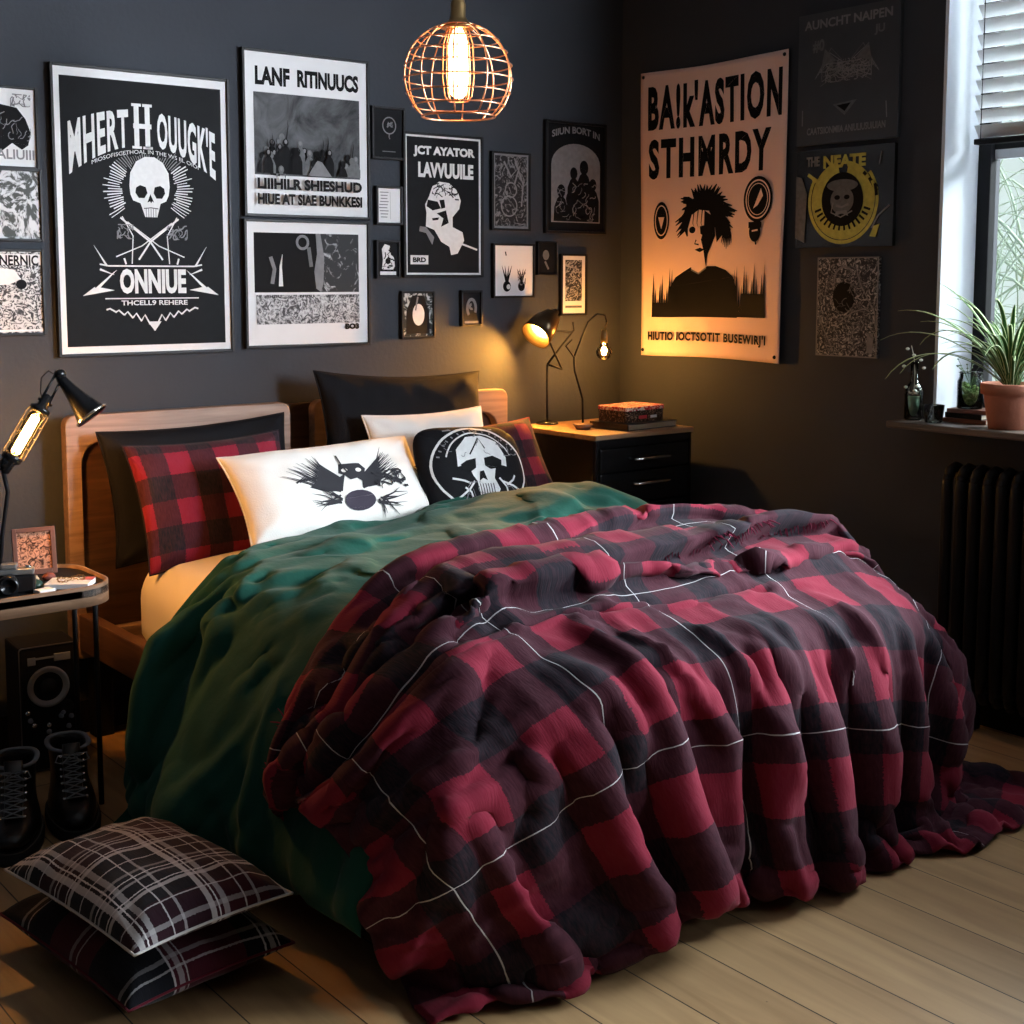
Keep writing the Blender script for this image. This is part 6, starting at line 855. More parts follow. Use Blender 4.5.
# ------------------------------------------------------------------ cloth: duvet and throw (heaped shapes given as vertex positions)
def unpack(nums, n):
    d = np.array(nums, dtype=np.int64).reshape(3, n)
    return np.cumsum(np.cumsum(d, axis=1), axis=1).T / 1000.0
def grid_quads(idx, nu, nv, flip=False):
    q = []
    for j in range(nv - 1):
        for i in range(nu - 1):
            f = [idx(i, j), idx(i, j + 1), idx(i + 1, j + 1), idx(i + 1, j)]
            q.append(f if not flip else f[::-1])
    return q
def upsample(Q, f):
    """smooth (Catmull-Rom) refinement of a (rows, cols, 3) grid of points"""
    def one(P):
        n = len(P); E = np.concatenate([[2 * P[0] - P[1]], P, [2 * P[-1] - P[-2]]])
        out = []
        for i in range(n - 1):
            p0, p1, p2, p3 = E[i], E[i + 1], E[i + 2], E[i + 3]
            for k in range(f):
                t = k / f
                out.append(0.5 * (2 * p1 + (p2 - p0) * t + (2 * p0 - 5 * p1 + 4 * p2 - p3) * t * t + (3 * p1 - p0 - 3 * p2 + p3) * t ** 3))
        out.append(P[-1]); return np.array(out)
    R_ = one(Q)
    return one(R_.transpose(1, 0, 2)).transpose(1, 0, 2)
def grid_normals(G):
    n = np.cross(np.gradient(G, axis=1), -np.gradient(G, axis=0)); return n / (np.linalg.norm(n, axis=2, keepdims=True) + 1e-9)
def sstep(a, b, t):
    q = min(1.0, max(0.0, (t - a) / (b - a))); return q * q * (3 - 2 * q)
def ridged(x, y, s=0.0):
    return max(0.0, 1 - 2.2 * abs(noise.noise(Vector((x, y, s))))) ** 2

DNU, DNV = DUVET_SIZE
D = unpack(DUVET_DATA, DUVET_N)
Dt = D[:DNU * DNV].reshape(DNV, DNU, 3); Dl = Dt.copy(); Dl[1:-1, 1:-1] = D[DNU * DNV:].reshape(DNV - 2, DNU - 2, 3)
Dt, Dl = upsample(Dt, 3), upsample(Dl, 3)
DNV, DNU = Dt.shape[:2]
N_ = grid_normals(Dt); H_ = np.zeros((DNV, DNU, 1))
for j in range(DNV):
    for i in range(DNU):
        u, v = i / (DNU - 1), j / (DNV - 1)
        edge = min(1, u / .04, (1 - u) / .04, v / .05) * (1 - sstep(.60, .72, v) * .8)
        side = 1 - sstep(.14, .32, u)
        top_ = .030 * ridged(u * 7 + v * 2, v * 3.2 - u, 3.1) + .016 * ridged(u * 15 + 4, v * 7, 8.2)
        hang = .034 * ridged(u * 1.8, v * 5.5 + u * 2, 1.7) + .010 * ridged(u * 4, v * 12, 6.2)
        H_[j, i, 0] = edge * (side * hang + (1 - side) * top_)
Dt = Dt + N_ * H_; Dl = Dl + N_ * H_ * 0.6
for Q in (Dt, Dl):
    for p in Q.reshape(-1, 3):
        zm = .650 + .105 * sstep(-1.75, -.95, p[0])
        if p[2] > zm and p[1] > -1.25: p[2] = zm + (p[2] - zm) * .30
        p[1] -= .13 * sstep(1.75, 2.25, -p[0]) * (1 - sstep(.55, 1.1, -p[1]))
        if p[0] < -2.2: p[0] -= .085 * (1 - sstep(.05, .45, p[2]))
D = np.concatenate([Dt.reshape(-1, 3), Dl[1:-1, 1:-1].reshape(-1, 3)])
inner = {}
k = DNU * DNV
for j in range(1, DNV - 1):
    for i in range(1, DNU - 1):
        inner[(i, j)] = k; k += 1
top = lambda i, j: j * DNU + i
low = lambda i, j: inner.get((i, j), j * DNU + i)
fs = grid_quads(top, DNU, DNV) + grid_quads(low, DNU, DNV, True)
me = bpy.data.meshes.new('duvet'); me.from_pydata([tuple(p) for p in D], [], fs)
o = link_ob('duvet', me, M['duvet'], None, True)
ss = o.modifiers.new('subdivision', 'SUBSURF'); ss.levels = 1; ss.render_levels = 1
tag(o, 'thick dark green duvet spilling over the left side of the bed', 'duvet')

TNU, TNV = THROW_SIZE
G = upsample(unpack(THROW_DATA, TNU * TNV).reshape(TNV, TNU, 3), 3)
TNV, TNU = G.shape[:2]
du = np.concatenate([[0], np.cumsum(np.linalg.norm(np.diff(G, axis=1), axis=2).mean(axis=0))])
dv = np.concatenate([[0], np.cumsum(np.linalg.norm(np.diff(G, axis=0), axis=2).mean(axis=1))])
N_ = grid_normals(G); OUT = G.copy()
for j in range(TNV):
    for i in range(TNU):
        u, v = i / (TNU - 1), j / (TNV - 1); s_ = dv[j]
        edge = min(1, u / .03, (1 - u) / .03, (1 - v) / .03 + .3)
        side = 1 - sstep(.14, .26, u); rside = sstep(.84, .93, u)
        foot = sstep(.44, .62, v)
        topw = (1 - foot) * (1 - side)
        # rolled folds lying across the bed, each with a steep lip towards the foot
        roll = 0.0
        for c0, sl, wv, am in ((.10, .05, 5.0, .050), (.25, -.07, 4.2, .075), (.40, .06, 5.6, .062), (.56, -.16, 3.6, .042)):
            c_ = c0 + sl * (u - .5) + .018 * math.sin(wv * u * 2 + c0 * 30) + .012 * noise.noise(Vector((u * 9, c0 * 10, 0)))
            t = s_ - c_; w1, w2 = .058, .018
            am_ = am * (.85 + .3 * noise.noise(Vector((u * 4 + c0 * 9, 2, c0 * 5))))
            roll += am_ * (math.exp(-(t / w1) ** 2) if t < 0 else math.exp(-(t / w2) ** 2))
        pleat = .030 * ridged(u * 14 + .35 * math.sin(v * 5), v * .9, 4.4) ** 1.5 + .012 * ridged(u * 30, v * 1.6, 9.4)
        hang = .032 * ridged(u * 1.3, v * 8, 2.2) ** 1.5 + .010 * ridged(u * 3, v * 17, 5.5)
        fine = .006 * ridged(u * 26, v * 9 + u * 4, 7.7)
        h = edge * (topw * (roll * (1 - .5 * rside) + fine) + foot * (1 - side) * pleat + side * hang)
        OUT[j, i] = G[j, i] + N_[j, i] * h + np.array((0, -1.0, 0)) * topw * roll * 0.75 * edge
for j in range(TNV):
    if dv[j] < .50:
        for i in range(TNU):
            p = OUT[j, i]; q = sstep(-1.45, -.75, p[0]) * (1 - dv[j] / .50)
            p[1] -= .13 * q; p[2] -= .018 * q
G = OUT; T = G.reshape(-1, 3)
fs = grid_quads(lambda i, j: j * TNU + i, TNU, TNV)
me = bpy.data.meshes.new('plaid_throw'); me.from_pydata([tuple(p) for p in T], [], fs)
uv = me.uv_layers.new(name='UVMap')
vi = np.empty(len(me.loops), dtype=np.int64); me.loops.foreach_get('vertex_index', vi)
uv.data.foreach_set('uv', np.stack([du[vi % TNU], dv[vi // TNU]], axis=1).ravel())
throw = thing('plaid_throw', 'red and black checked wool throw draped over the foot of the bed', 'blanket', (-1.43, -1.7, 0))
o = link_ob('blanket', me, M['plaid_throw'], throw, True)
o.matrix_parent_inverse = Matrix.Translation(-throw.location)
so = o.modifiers.new('solid', 'SOLIDIFY'); so.thickness = 0.007; so.offset = 0
# twisted fringe along the head hem and the window side
rng = random.Random(4)
bm = bmesh.new()
def fringe(edge, inward):
    for k in range(len(edge) - 1):
        for q in range(2):
            t = (q + 0.5) / 2
            p = Vector(edge[k]).lerp(Vector(edge[k + 1]), t); w = Vector(inward[k])
            d = (p - w).normalized()
            p = p + Vector((0, 0, 0.004))
            L = 0.018 + 0.016 * rng.random()
            s = Vector((rng.uniform(-1, 1), rng.uniform(-1, 1), rng.uniform(-0.2, 0.8))) * 0.006
            tube(bm, [p - d * 0.004, p + d * L * 0.5 + s, p + d * L - Vector((0, 0, 0.003)) + s * 2], [0.0022, 0.0018, 0.001], 4, caps=False)
fringe(G[0][:int(TNU * .72)], G[1][:int(TNU * .72)]); fringe(G[:, -1], G[:, -2])
for c0, sl in ((.25, -.07), (.40, .06)):       # frayed lips of the rolled folds on the window side
    ed, inw = [], []
    for i in range(int(TNU * .52), int(TNU * .93)):
        u = i / (TNU - 1); j = min(range(TNV), key=lambda q: abs(dv[q] - (c0 + sl * (u - .5) + .018 * math.sin({.25: 4.2, .40: 5.6}[c0] * u * 2 + c0 * 30))))
        ed.append(G[j + 1, i]); inw.append(G[j - 1, i])
    fringe(ed, inw)
o = from_bm('fringe', bm, mat('fringe_wool', (0.16, 0.02, 0.045), 0.9), throw); o.matrix_parent_inverse = Matrix.Translation(-throw.location)

# ------------------------------------------------------------------ pictures: flat ink shapes laid on a sheet
class Art:
    def __init__(self, w, h):
        self.w, self.h = w, h; self.layers = []; self.cur = {}
    def layer(self, name, m):
        k = (name, m)
        for L in self.layers:
            if L[0] == name and L[1] == m and L is self.layers[-1]: return L[2]
        self.layers.append((name, m, [])); return self.layers[-1][2]
    def poly(self, pts, m='ink_black', name='artwork'):
        from mathutils.geometry import tessellate_polygon
        V = [Vector((p[0], p[1], 0)) for p in pts]
        L = self.layer(name, m)
        for t in tessellate_polygon([V]):
            L.append([(V[i].x, V[i].y) for i in t])
    def ell(self, cx, cy, rx, ry=None, m='ink_black', n=28, name='artwork', a0=0, a1=360):
        """centre and radii in sheet fractions of the WIDTH; ry likewise"""
        ry = rx if ry is None else ry
        k = self.w / self.h
        self.poly([(cx + rx * math.cos(math.radians(a0 + (a1 - a0) * i / n)), cy + k * ry * math.sin(math.radians(a0 + (a1 - a0) * i / n))) for i in range(n + (0 if a1 - a0 == 360 else 1))], m, name)
    def stroke(self, pts, wd, m='ink_black', name='artwork', taper=False):
        """wd in fractions of the width"""
        k = self.w / self.h
        P = [Vector((p[0], p[1] / k)) for p in pts]
        n = len(P); Lf, Rt = [], []
        for i, p in enumerate(P):
            d = (P[min(i + 1, n - 1)] - P[max(i - 1, 0)])
            if d.length < 1e-9: d = Vector((1, 0))
            d.normalize(); nn = Vector((-d.y, d.x))
            ww = wd / 2 * ((1 - i / (n - 1)) * 0.9 + 0.1 if taper else 1)
            Lf.append(p + nn * ww); Rt.append(p - nn * ww)
        L = self.layer(name, m)
        for i in range(n - 1):
            q = [Lf[i], Lf[i + 1], Rt[i + 1], Rt[i]]
            L.append([(v.x, v.y * k) for v in q])
    def ring(self, cx, cy, r, wd, m='ink_white', a0=0, a1=360, n=40, sy=1.0):
        k = self.w / self.h
        self.stroke([(cx + r * math.cos(math.radians(a0 + (a1 - a0) * i / n)), cy + k * sy * r * math.sin(math.radians(a0 + (a1 - a0) * i / n))) for i in range(n + 1)], wd, m)
    def rect(self, x0, x1, y0, y1, m='ink_black', name='artwork'):
        self.layer(name, m).append([(x0, y0), (x1, y0), (x1, y1), (x0, y1)])
    def text(self, s, x0, x1, y0, y1, m='ink_black', bold=0.03, warp=None, spacing=1.0):
        cu = bpy.data.curves.new('lettering', 'FONT'); cu.body = s; cu.offset = bold; cu.space_character = spacing; cu.resolution_u = 3
        ob = bpy.data.objects.new('lettering', cu); sc.collection.objects.link(ob)
        dg = bpy.context.evaluated_depsgraph_get()
        me = bpy.data.meshes.new_from_object(ob.evaluated_get(dg))
        bpy.data.objects.remove(ob); bpy.data.curves.remove(cu)
        vs = [v.co.copy() for v in me.vertices]
        if not vs: return
        ax, bxx = min(v.x for v in vs), max(v.x for v in vs); ay, by = min(v.y for v in vs), max(v.y for v in vs)
        L = self.layer('lettering', m)
        for p in me.polygons:
            pts = []
            for i in p.vertices:
                a, b = (vs[i].x - ax) / (bxx - ax), (vs[i].y - ay) / (by - ay)
                if warp: pts.append(warp(a, b))
                else: pts.append((x0 + (x1 - x0) * a, y0 + (y1 - y0) * b))
            L.append(pts)
        bpy.data.meshes.remove(me)
    def skull(self, cx, cy, s, lite='ink_white', dark='ink_black', jaw=True):
        k = self.w / self.h
        f = lambda x, y: (cx + x * s, cy + y * s * k)
        self.poly([f(*p) for p in ((-.50, .1), (-.47, .40), (-.32, .66), (-.1, .78), (.14, .78), (.34, .66), (.48, .42), (.5, .1), (.47, -.1), (.40, -.24), (.26, -.30), (.22, -.44), (.17, -.62), (-.13, -.62), (-.19, -.44), (-.24, -.30), (-.42, -.24), (-.48, -.1))], lite)
        self.poly([f(*p) for p in ((-.34, .06), (-.24, .12), (-.1, .08), (-.06, -.06), (-.14, -.18), (-.28, -.18), (-.36, -.06))], dark)
        self.poly([f(*p) for p in ((.36, .06), (.26, .12), (.12, .08), (.09, -.06), (.16, -.18), (.30, -.18), (.38, -.06))], dark)
        self.poly([f(*p) for p in ((.01, -.08), (-.07, -.28), (.0, -.25), (.02, -.3), (.05, -.25), (.1, -.28))], dark)
        for i in range(5):
            x = -.11 + i * .06; self.rect(*[f(x, 0)[0], f(x + .012, 0)[0]], f(0, -.62)[1], f(0, -.42)[1], dark)
        self.stroke([f(-.16, -.42), f(.02, -.40), f(.2, -.42)], .02 * s, dark)
    def scribble(self, x0, x1, y0, y1, n, m, wd=0.004, seed=1, ln=0.08, curl=2.5):
        r = random.Random(seed)
        for _ in range(n):
            x, y = r.uniform(x0, x1), r.uniform(y0, y1); a = r.uniform(0, 6.28); pts = [(x, y)]
            for q in range(5):
                a += r.uniform(-1, 1) * curl * 0.4
                x = min(x1, max(x0, x + ln / 4 * math.cos(a))); y = min(y1, max(y0, y + ln / 4 * math.sin(a) * self.w / self.h)); pts.append((x, y))
            self.stroke(pts, wd * r.uniform(0.5, 1.6), m)
    def build(self, parent, y0, surf=None, step=0.0003, sub=0.02, names=None):
        """lay the inks on the sheet: x right, z up, towards -y; surf(a, b) gives (point, normal)"""
        for k, (name, m, polys) in enumerate(self.layers):
            bm = bmesh.new(); off = step * (k + 1)
            for P in polys:
                jit = (len(bm.verts) // 3 % 7) * step * 0.11
                vs = [bm.verts.new((p[0], jit, p[1])) for p in P]
                try: bm.faces.new(vs)
                except ValueError: pass
            if surf:
                bmesh.ops.triangulate(bm, faces=bm.faces)
                W = Vector((self.w, 0, self.h))
                for _ in range(5):
                    es = [e for e in bm.edges if ((e.verts[0].co - e.verts[1].co) * 1.0 * Vector((1, 1, 1)).length / 1.732) and math.hypot((e.verts[0].co.x - e.verts[1].co.x) * self.w, (e.verts[0].co.z - e.verts[1].co.z) * self.h) > sub]
                    if not es: break
                    bmesh.ops.subdivide_edges(bm, edges=es, cuts=1)
                    bmesh.ops.triangulate(bm, faces=[f for f in bm.faces if len(f.verts) > 3])
                for v in bm.verts:
                    p, n = surf(v.co.x, v.co.z); v.co = p + n * (off + v.co.y)
            else:
                for v in bm.verts:
                    v.co = Vector(((v.co.x - 0.5) * self.w, y0 - off - v.co.y, (v.co.z - 0.5) * self.h))
            me = bpy.data.meshes.new(name); bm.to_mesh(me); bm.free()
            link_ob(name, me, M[m], parent, bool(surf))

def wall_rect(wall, TL, TR, BR, BL):
    ax = 1 if wall == 'back' else 0; o = 1 - ax
    P = [at(u, v, ax, 0.0) for u, v in (TL, TR, BR, BL)]
    h0, h1 = (P[0][o] + P[3][o]) / 2, (P[1][o] + P[2][o]) / 2
    z1, z0 = (P[0].z + P[1].z) / 2, (P[2].z + P[3].z) / 2
    w, h = abs(h1 - h0), z1 - z0
    c = Vector(((h0 + h1) / 2, 0, (z0 + z1) / 2)) if wall == 'back' else Vector((0, (h0 + h1) / 2, (z0 + z1) / 2))
    return c, w, h
def picture(name, label, cat, wall, corners, fw=0.012, fcol='frame_black', sheet='paper_white', depth=0.02, group=None):
    c, w, h = wall_rect(wall, *corners)
    off = Vector((0, -0.0008, 0)) if wall == 'back' else Vector((-0.0008, 0, 0))
    r = thing(name, label, cat, c + off, (0, 0, 0 if wall == 'back' else -math.pi / 2), group)
    if fw > 0:
        bm = bmesh.new()
        bx(bm, -w / 2 - fw, -w / 2, -depth, 0, -h / 2 - fw, h / 2 + fw, 0.0015); bx(bm, w / 2, w / 2 + fw, -depth, 0, -h / 2 - fw, h / 2 + fw, 0.0015)
        bx(bm, -w / 2, w / 2, -depth, 0, h / 2, h / 2 + fw, 0.0015); bx(bm, -w / 2, w / 2, -depth, 0, -h / 2 - fw, -h / 2, 0.0015)
        from_bm('frame', bm, M[fcol], r)
        yb = -depth * 0.6
    else:
        yb = -depth
    bm = bmesh.new(); bx(bm, -w / 2, w / 2, yb, 0, -h / 2, h / 2)
    if isinstance(sheet, str): sheet = M[sheet]
    from_bm('print', bm, sheet, r)
    return r, Art(w, h), yb

# big skull poster ------------------------------------------------
r, A, yb = picture('framed_poster', 'largest framed poster, black with a white skull and arched lettering', 'poster', 'back', ((50, 68), (223, 80), (230, 348), (60, 355)), 0.009)
A.rect(0.035, 0.965, 0.025, 0.97, 'paper_black')
def arch(x0, x1):
    def f(a, b):
        x = x0 + (x1 - x0) * a; e = (x - 0.5) ** 2
        lo, hi = 0.742 - 0.62 * e, 0.872 - 0.33 * e
        return (x, lo + (hi - lo) * b)
    return f
A.text('MHERT', 0, 0, 0, 0, 'ink_white', 0.03, arch(0.075, 0.412), 1.12); A.text('OUUGK\'E', 0, 0, 0, 0, 'ink_white', 0.035, arch(0.578, 0.925), 1.1)
for x in (0.445, 0.508): A.rect(x, x + 0.028, 0.735, 0.893, 'ink_white', 'lettering')
A.rect(0.44, 0.545, 0.805, 0.822, 'ink_white', 'lettering')
for x in (0.432, 0.495): A.rect(x, x + 0.055, 0.883, 0.893, 'ink_white', 'lettering'); A.rect(x, x + 0.055, 0.733, 0.742, 'ink_white', 'lettering')
A.text('MIOSOFISCETHOAL IN THE WS IIL OIOI', 0, 0, 0, 0, 'ink_white', 0.0, lambda a, b: (0.20 + 0.62 * a, 0.728 - 0.45 * (a - 0.5) ** 2 * 0.42 - 0.012 + 0.014 * b))
rg = random.Random(3)
for k in range(64):
    a = math.radians(-35 + 250 * k / 63); c_, s_ = math.cos(a), math.sin(a)
    r0, r1 = 0.165 + rg.uniform(-.015, .01), 0.25 + rg.uniform(-0.02, 0.02) - (0.05 if 60 < math.degrees(a) < 120 else 0)
    A.stroke([(0.52 + r0 * c_, 0.585 + r0 * s_ * 0.66), (0.52 + (r0 + r1) / 2 * c_ * 1.02, 0.585 + (r0 + r1) / 2 * s_ * 0.68), (0.52 + r1 * c_, 0.585 + r1 * s_ * 0.66)], rg.uniform(0.003, 0.007), 'ink_grey' if 40 < math.degrees(a) < 140 else 'ink_white')
A.skull(0.525, 0.585, 0.235)
for s in (-1, 1):
    A.stroke([(0.52 - s * .17, 0.485), (0.52, 0.40), (0.52 + s * 0.07, 0.335)], 0.010, 'ink_white')
    A.stroke([(0.52 - s * .13, 0.47), (0.52 + s * 0.05, 0.385), (0.52 + s * 0.20, 0.345)], 0.006, 'ink_white')
    A.stroke([(0.52 + s * .16, 0.49), (0.52 + s * 0.10, 0.42), (0.52 + s * 0.11, 0.32)], 0.006, 'ink_white')
A.scribble(0.33, 0.42, 0.41, 0.46, 16, 'ink_grey', 0.005, 2, 0.05); A.scribble(0.62, 0.74, 0.41, 0.46, 16, 'ink_grey', 0.005, 3, 0.05)
for s in (-1, 1):
    X = lambda d: 0.525 + s * d
    A.stroke([(X(0.0), 0.312), (X(0.25), 0.312), (X(0.30), 0.318)], 0.008, 'ink_white')
    A.stroke([(X(0.26), 0.312), (X(0.33), 0.385)], 0.012, 'ink_white', taper=True)
    A.stroke([(X(0.15), 0.318), (X(0.16), 0.34)], 0.01, 'ink_white')
    A.poly([(X(0.20), 0.30), (X(0.40), 0.205), (X(0.22), 0.225), (X(0.30), 0.235)], 'ink_white')
    A.stroke([(X(0.22), 0.295), (X(0.33), 0.235)], 0.008, 'ink_black')
    A.stroke([(X(0.30), 0.30), (X(0.22), 0.28)], 0.012, 'ink_white', taper=True)
    for q in range(5):
        A.stroke([(X(0.02 + 0.05 * q), 0.10 + 0.012 * q), (X(0.05 + 0.05 * q), 0.135 + 0.006 * q), (X(0.07 + 0.05 * q), 0.115 + 0.01 * q)], 0.009, 'ink_white')
A.text('ONNIUE', 0.335, 0.725, 0.212, 0.302, 'ink_white', 0.045)
A.stroke([(0.25, 0.195), (0.80, 0.195)], 0.006, 'ink_white')
A.text('THCELL9 REHERE', 0.34, 0.73, 0.170, 0.188, 'ink_white', 0.02)
A.poly([(0.49, 0.11), (0.57, 0.11), (0.53, 0.075)], 'ink_white')
A.build(r, yb)

# gig poster with band photograph ----------------------------------
r, A, yb = picture('framed_poster', 'white framed gig poster with a dark crowd photograph between black headline lettering', 'poster', 'back', ((242, 52.5), (363.7, 62.5), (366, 218), (244, 213)), 0.009)
A.text('LANF', 0.085, 0.36, 0.80, 0.915, 'ink_black', 0.05); A.text('RITINUUCS', 0.42, 0.93, 0.805, 0.915, 'ink_black', 0.05)
A.rect(0.07, 0.935, 0.245, 0.755, 'band_photo_night')
rg = random.Random(8)
def figure(x, base, hh, w, m, head='ink_dim'):
    kk = A.w / A.h; r_ = w * .30
    A.poly([(x - w * .55, base), (x - w * .5, hh - 1.6 * w * kk), (x - w * .28, hh - 1.15 * w * kk), (x - w * .1, hh - w * kk), (x + w * .1, hh - w * kk), (x + w * .3, hh - 1.2 * w * kk), (x + w * .5, hh - 1.7 * w * kk), (x + w * .5, base)], m)
    A.ell(x, hh - .75 * w * kk, r_, r_ * 1.25, m, 12)
for k in range(30):
    x = 0.11 + 0.79 * rg.random(); hh = 0.40 + 0.14 * rg.random() - .10 * (k / 30)
    figure(x, .255, hh, .075, 'ink_black' if k % 3 else 'ink_dim')
    if k % 2: A.ell(x, hh - .045, .012, .016, 'ink_grey', 8)
    if k % 4 == 0: A.stroke([(x + .03, hh - .09), (x + .05, hh + .02), (x + .045, hh + .06)], .012, 'ink_black', taper=True)
A.poly([(.48, .25), (.56, .35), (.60, .34), (.68, .25)], 'ink_grey')
A.text('LIIIHILR SHIESHUD', 0.075, 0.935, 0.155, 0.225, 'ink_black', 0.05); A.text('HIUE AT SIAE BUNKKESI', 0.075, 0.935, 0.06, 0.13, 'ink_black', 0.05)
M['band_photo_night'] = photo_mat('night_photograph', (0.012, 0.013, 0.015), (0.13, 0.135, 0.145), 9, 0.55, 0.2, 0.8, 2.0, rough=0.5)
A.build(r, yb)

r, A, yb = picture('framed_poster', 'white framed poster below the crowd poster, with stage photographs over a collage strip', 'poster', 'back', ((244, 222), (364.7, 224.4), (366, 342), (246, 345.6)), 0.009)
M['strip_collage'] = photo_mat('collage_print', (0.05, 0.05, 0.055), (0.55, 0.56, 0.58), 45, 0.5, 0.08, 2.5, 7.0, rough=0.5)
M['stage_photo'] = photo_mat('stage_print', (0.018, 0.019, 0.022), (0.45, 0.46, 0.48), 22, 0.62, 0.06, 1.5, 5.5, rough=0.5)
A.rect(0.06, 0.60, 0.43, 0.915, 'ink_black'); A.rect(0.60, 0.925, 0.43, 0.915, 'stage_photo')
A.poly([(.56, .915), (.60, .915), (.63, .72), (.62, .5), (.60, .43), (.56, .46), (.545, .6), (.57, .75)], 'ink_grey')
A.stroke([(.20, .50), (.22, .62), (.19, .72)], 0.03, 'ink_grey'); A.stroke([(.27, .48), (.27, .64), (.285, .74)], 0.035, 'ink_white', taper=True)
A.ring(0.45, 0.84, 0.045, 0.02, 'ink_grey'); A.stroke([(.50, .80), (.52, .64)], 0.03, 'ink_dim')
A.rect(0.07, 0.925, 0.17, 0.41, 'strip_collage')
for x in (0.15, 0.42, 0.76): A.text('BHEIU', x, x + 0.12, 0.385, 0.41, 'ink_black', 0.04)
A.text('BO3', 0.80, 0.92, 0.115, 0.165, 'ink_black', 0.07)
A.build(r, yb)

# black poster with the turned head --------------------------------
r, A, yb = picture('framed_poster', 'black framed poster with a thin white border and a bald head in profile', 'poster', 'back', ((403, 135.5), (478.5, 138.5), (478.5, 274), (403, 275.6)), 0.009, sheet='paper_black')
for a in ((0, 1, 0, .014), (0, 1, .986, 1), (0, .025, 0, 1), (.975, 1, 0, 1)): A.rect(*a, 'ink_white')
A.text('JCT AYATOR', 0.11, 0.92, 0.845, 0.925, 'ink_white', 0.05); A.text('LAVVUUILE', 0.17, 0.90, 0.70, 0.81, 'ink_white', 0.05)
f = lambda pts: [(x / 227, 1 - (y - 410) / 415) for x, y in pts]
A.poly(f([(80, 560), (100, 545), (130, 548), (155, 570), (165, 600), (160, 625), (140, 650), (140, 680), (170, 695), (175, 720), (155, 760), (135, 765), (130, 740), (105, 725), (85, 690), (60, 680), (62, 640), (58, 615), (70, 590)]), 'ink_white')
A.poly(f([(66, 600), (95, 605), (105, 625), (80, 632), (62, 620)]), 'ink_black'); A.poly(f([(100, 600), (115, 598), (118, 622), (106, 626)]), 'ink_black')
A.poly(f([(92, 640), (120, 630), (128, 668), (105, 680), (112, 655)]), 'ink_black'); A.poly(f([(78, 655), (100, 652), (96, 660), (80, 662)]), 'ink_black')
A.scribble(0.35, 0.7, 0.55, 0.66, 26, 'ink_black', 0.010, 5, 0.08); A.stroke(f([(150, 725), (180, 735), (215, 748)]), 0.02, 'ink_white')
A.poly(f([(42, 680), (60, 682), (84, 712), (78, 735), (60, 700), (40, 695)]), 'ink_grey')
A.rect(0.06, 0.29, 0.075, 0.14, 'ink_white'); A.text('BRD', 0.09, 0.26, 0.09, 0.125, 'ink_black', 0.05)
A.build(r, yb)

# arched poster -----------------------------------------------------
M['etch_dark'] = photo_mat('etched_print', (0.018, 0.018, 0.020), (0.20, 0.20, 0.21), 26, 0.56, 0.05, 3.0, 1.0)
M['etch_mid'] = photo_mat('etched_grey_print', (0.025, 0.025, 0.028), (0.36, 0.36, 0.37), 34, 0.53, 0.04, 3.5, 4.0)
r, A, yb = picture('framed_poster', 'black framed poster near the corner with dark figures under a grey arch', 'poster', 'back', ((545.5, 122), (602.5, 128), (600.5, 232), (544.5, 230.5)), 0.010, sheet='paper_black')
A.poly([(.07, .08), (.93, .08), (.93, .62)] + [(0.5 + .43 * math.cos(math.radians(a)), .62 + .20 * math.sin(math.radians(a))) for a in range(0, 181, 12)] + [(.07, .62)], 'ink_grey')
A.text('SIIUN BORT IN', 0, 0, 0, 0, 'ink_grey', 0.03, lambda a, b: (0.08 + 0.84 * a, 0.865 + 0.05 * (1 - (2 * a - 1) ** 2) + 0.065 * b))
for px, w, t in ((.46, .22, .66), (.64, .26, .74), (.24, .24, .50), (.80, .22, .56), (.40, .26, .44), (.60, .26, .46)):
    figure(px, .09, t, w, 'ink_black')
A.scribble(0.15, 0.85, 0.10, 0.45, 40, 'ink_grey', 0.008, 9, 0.1)
A.build(r, yb)

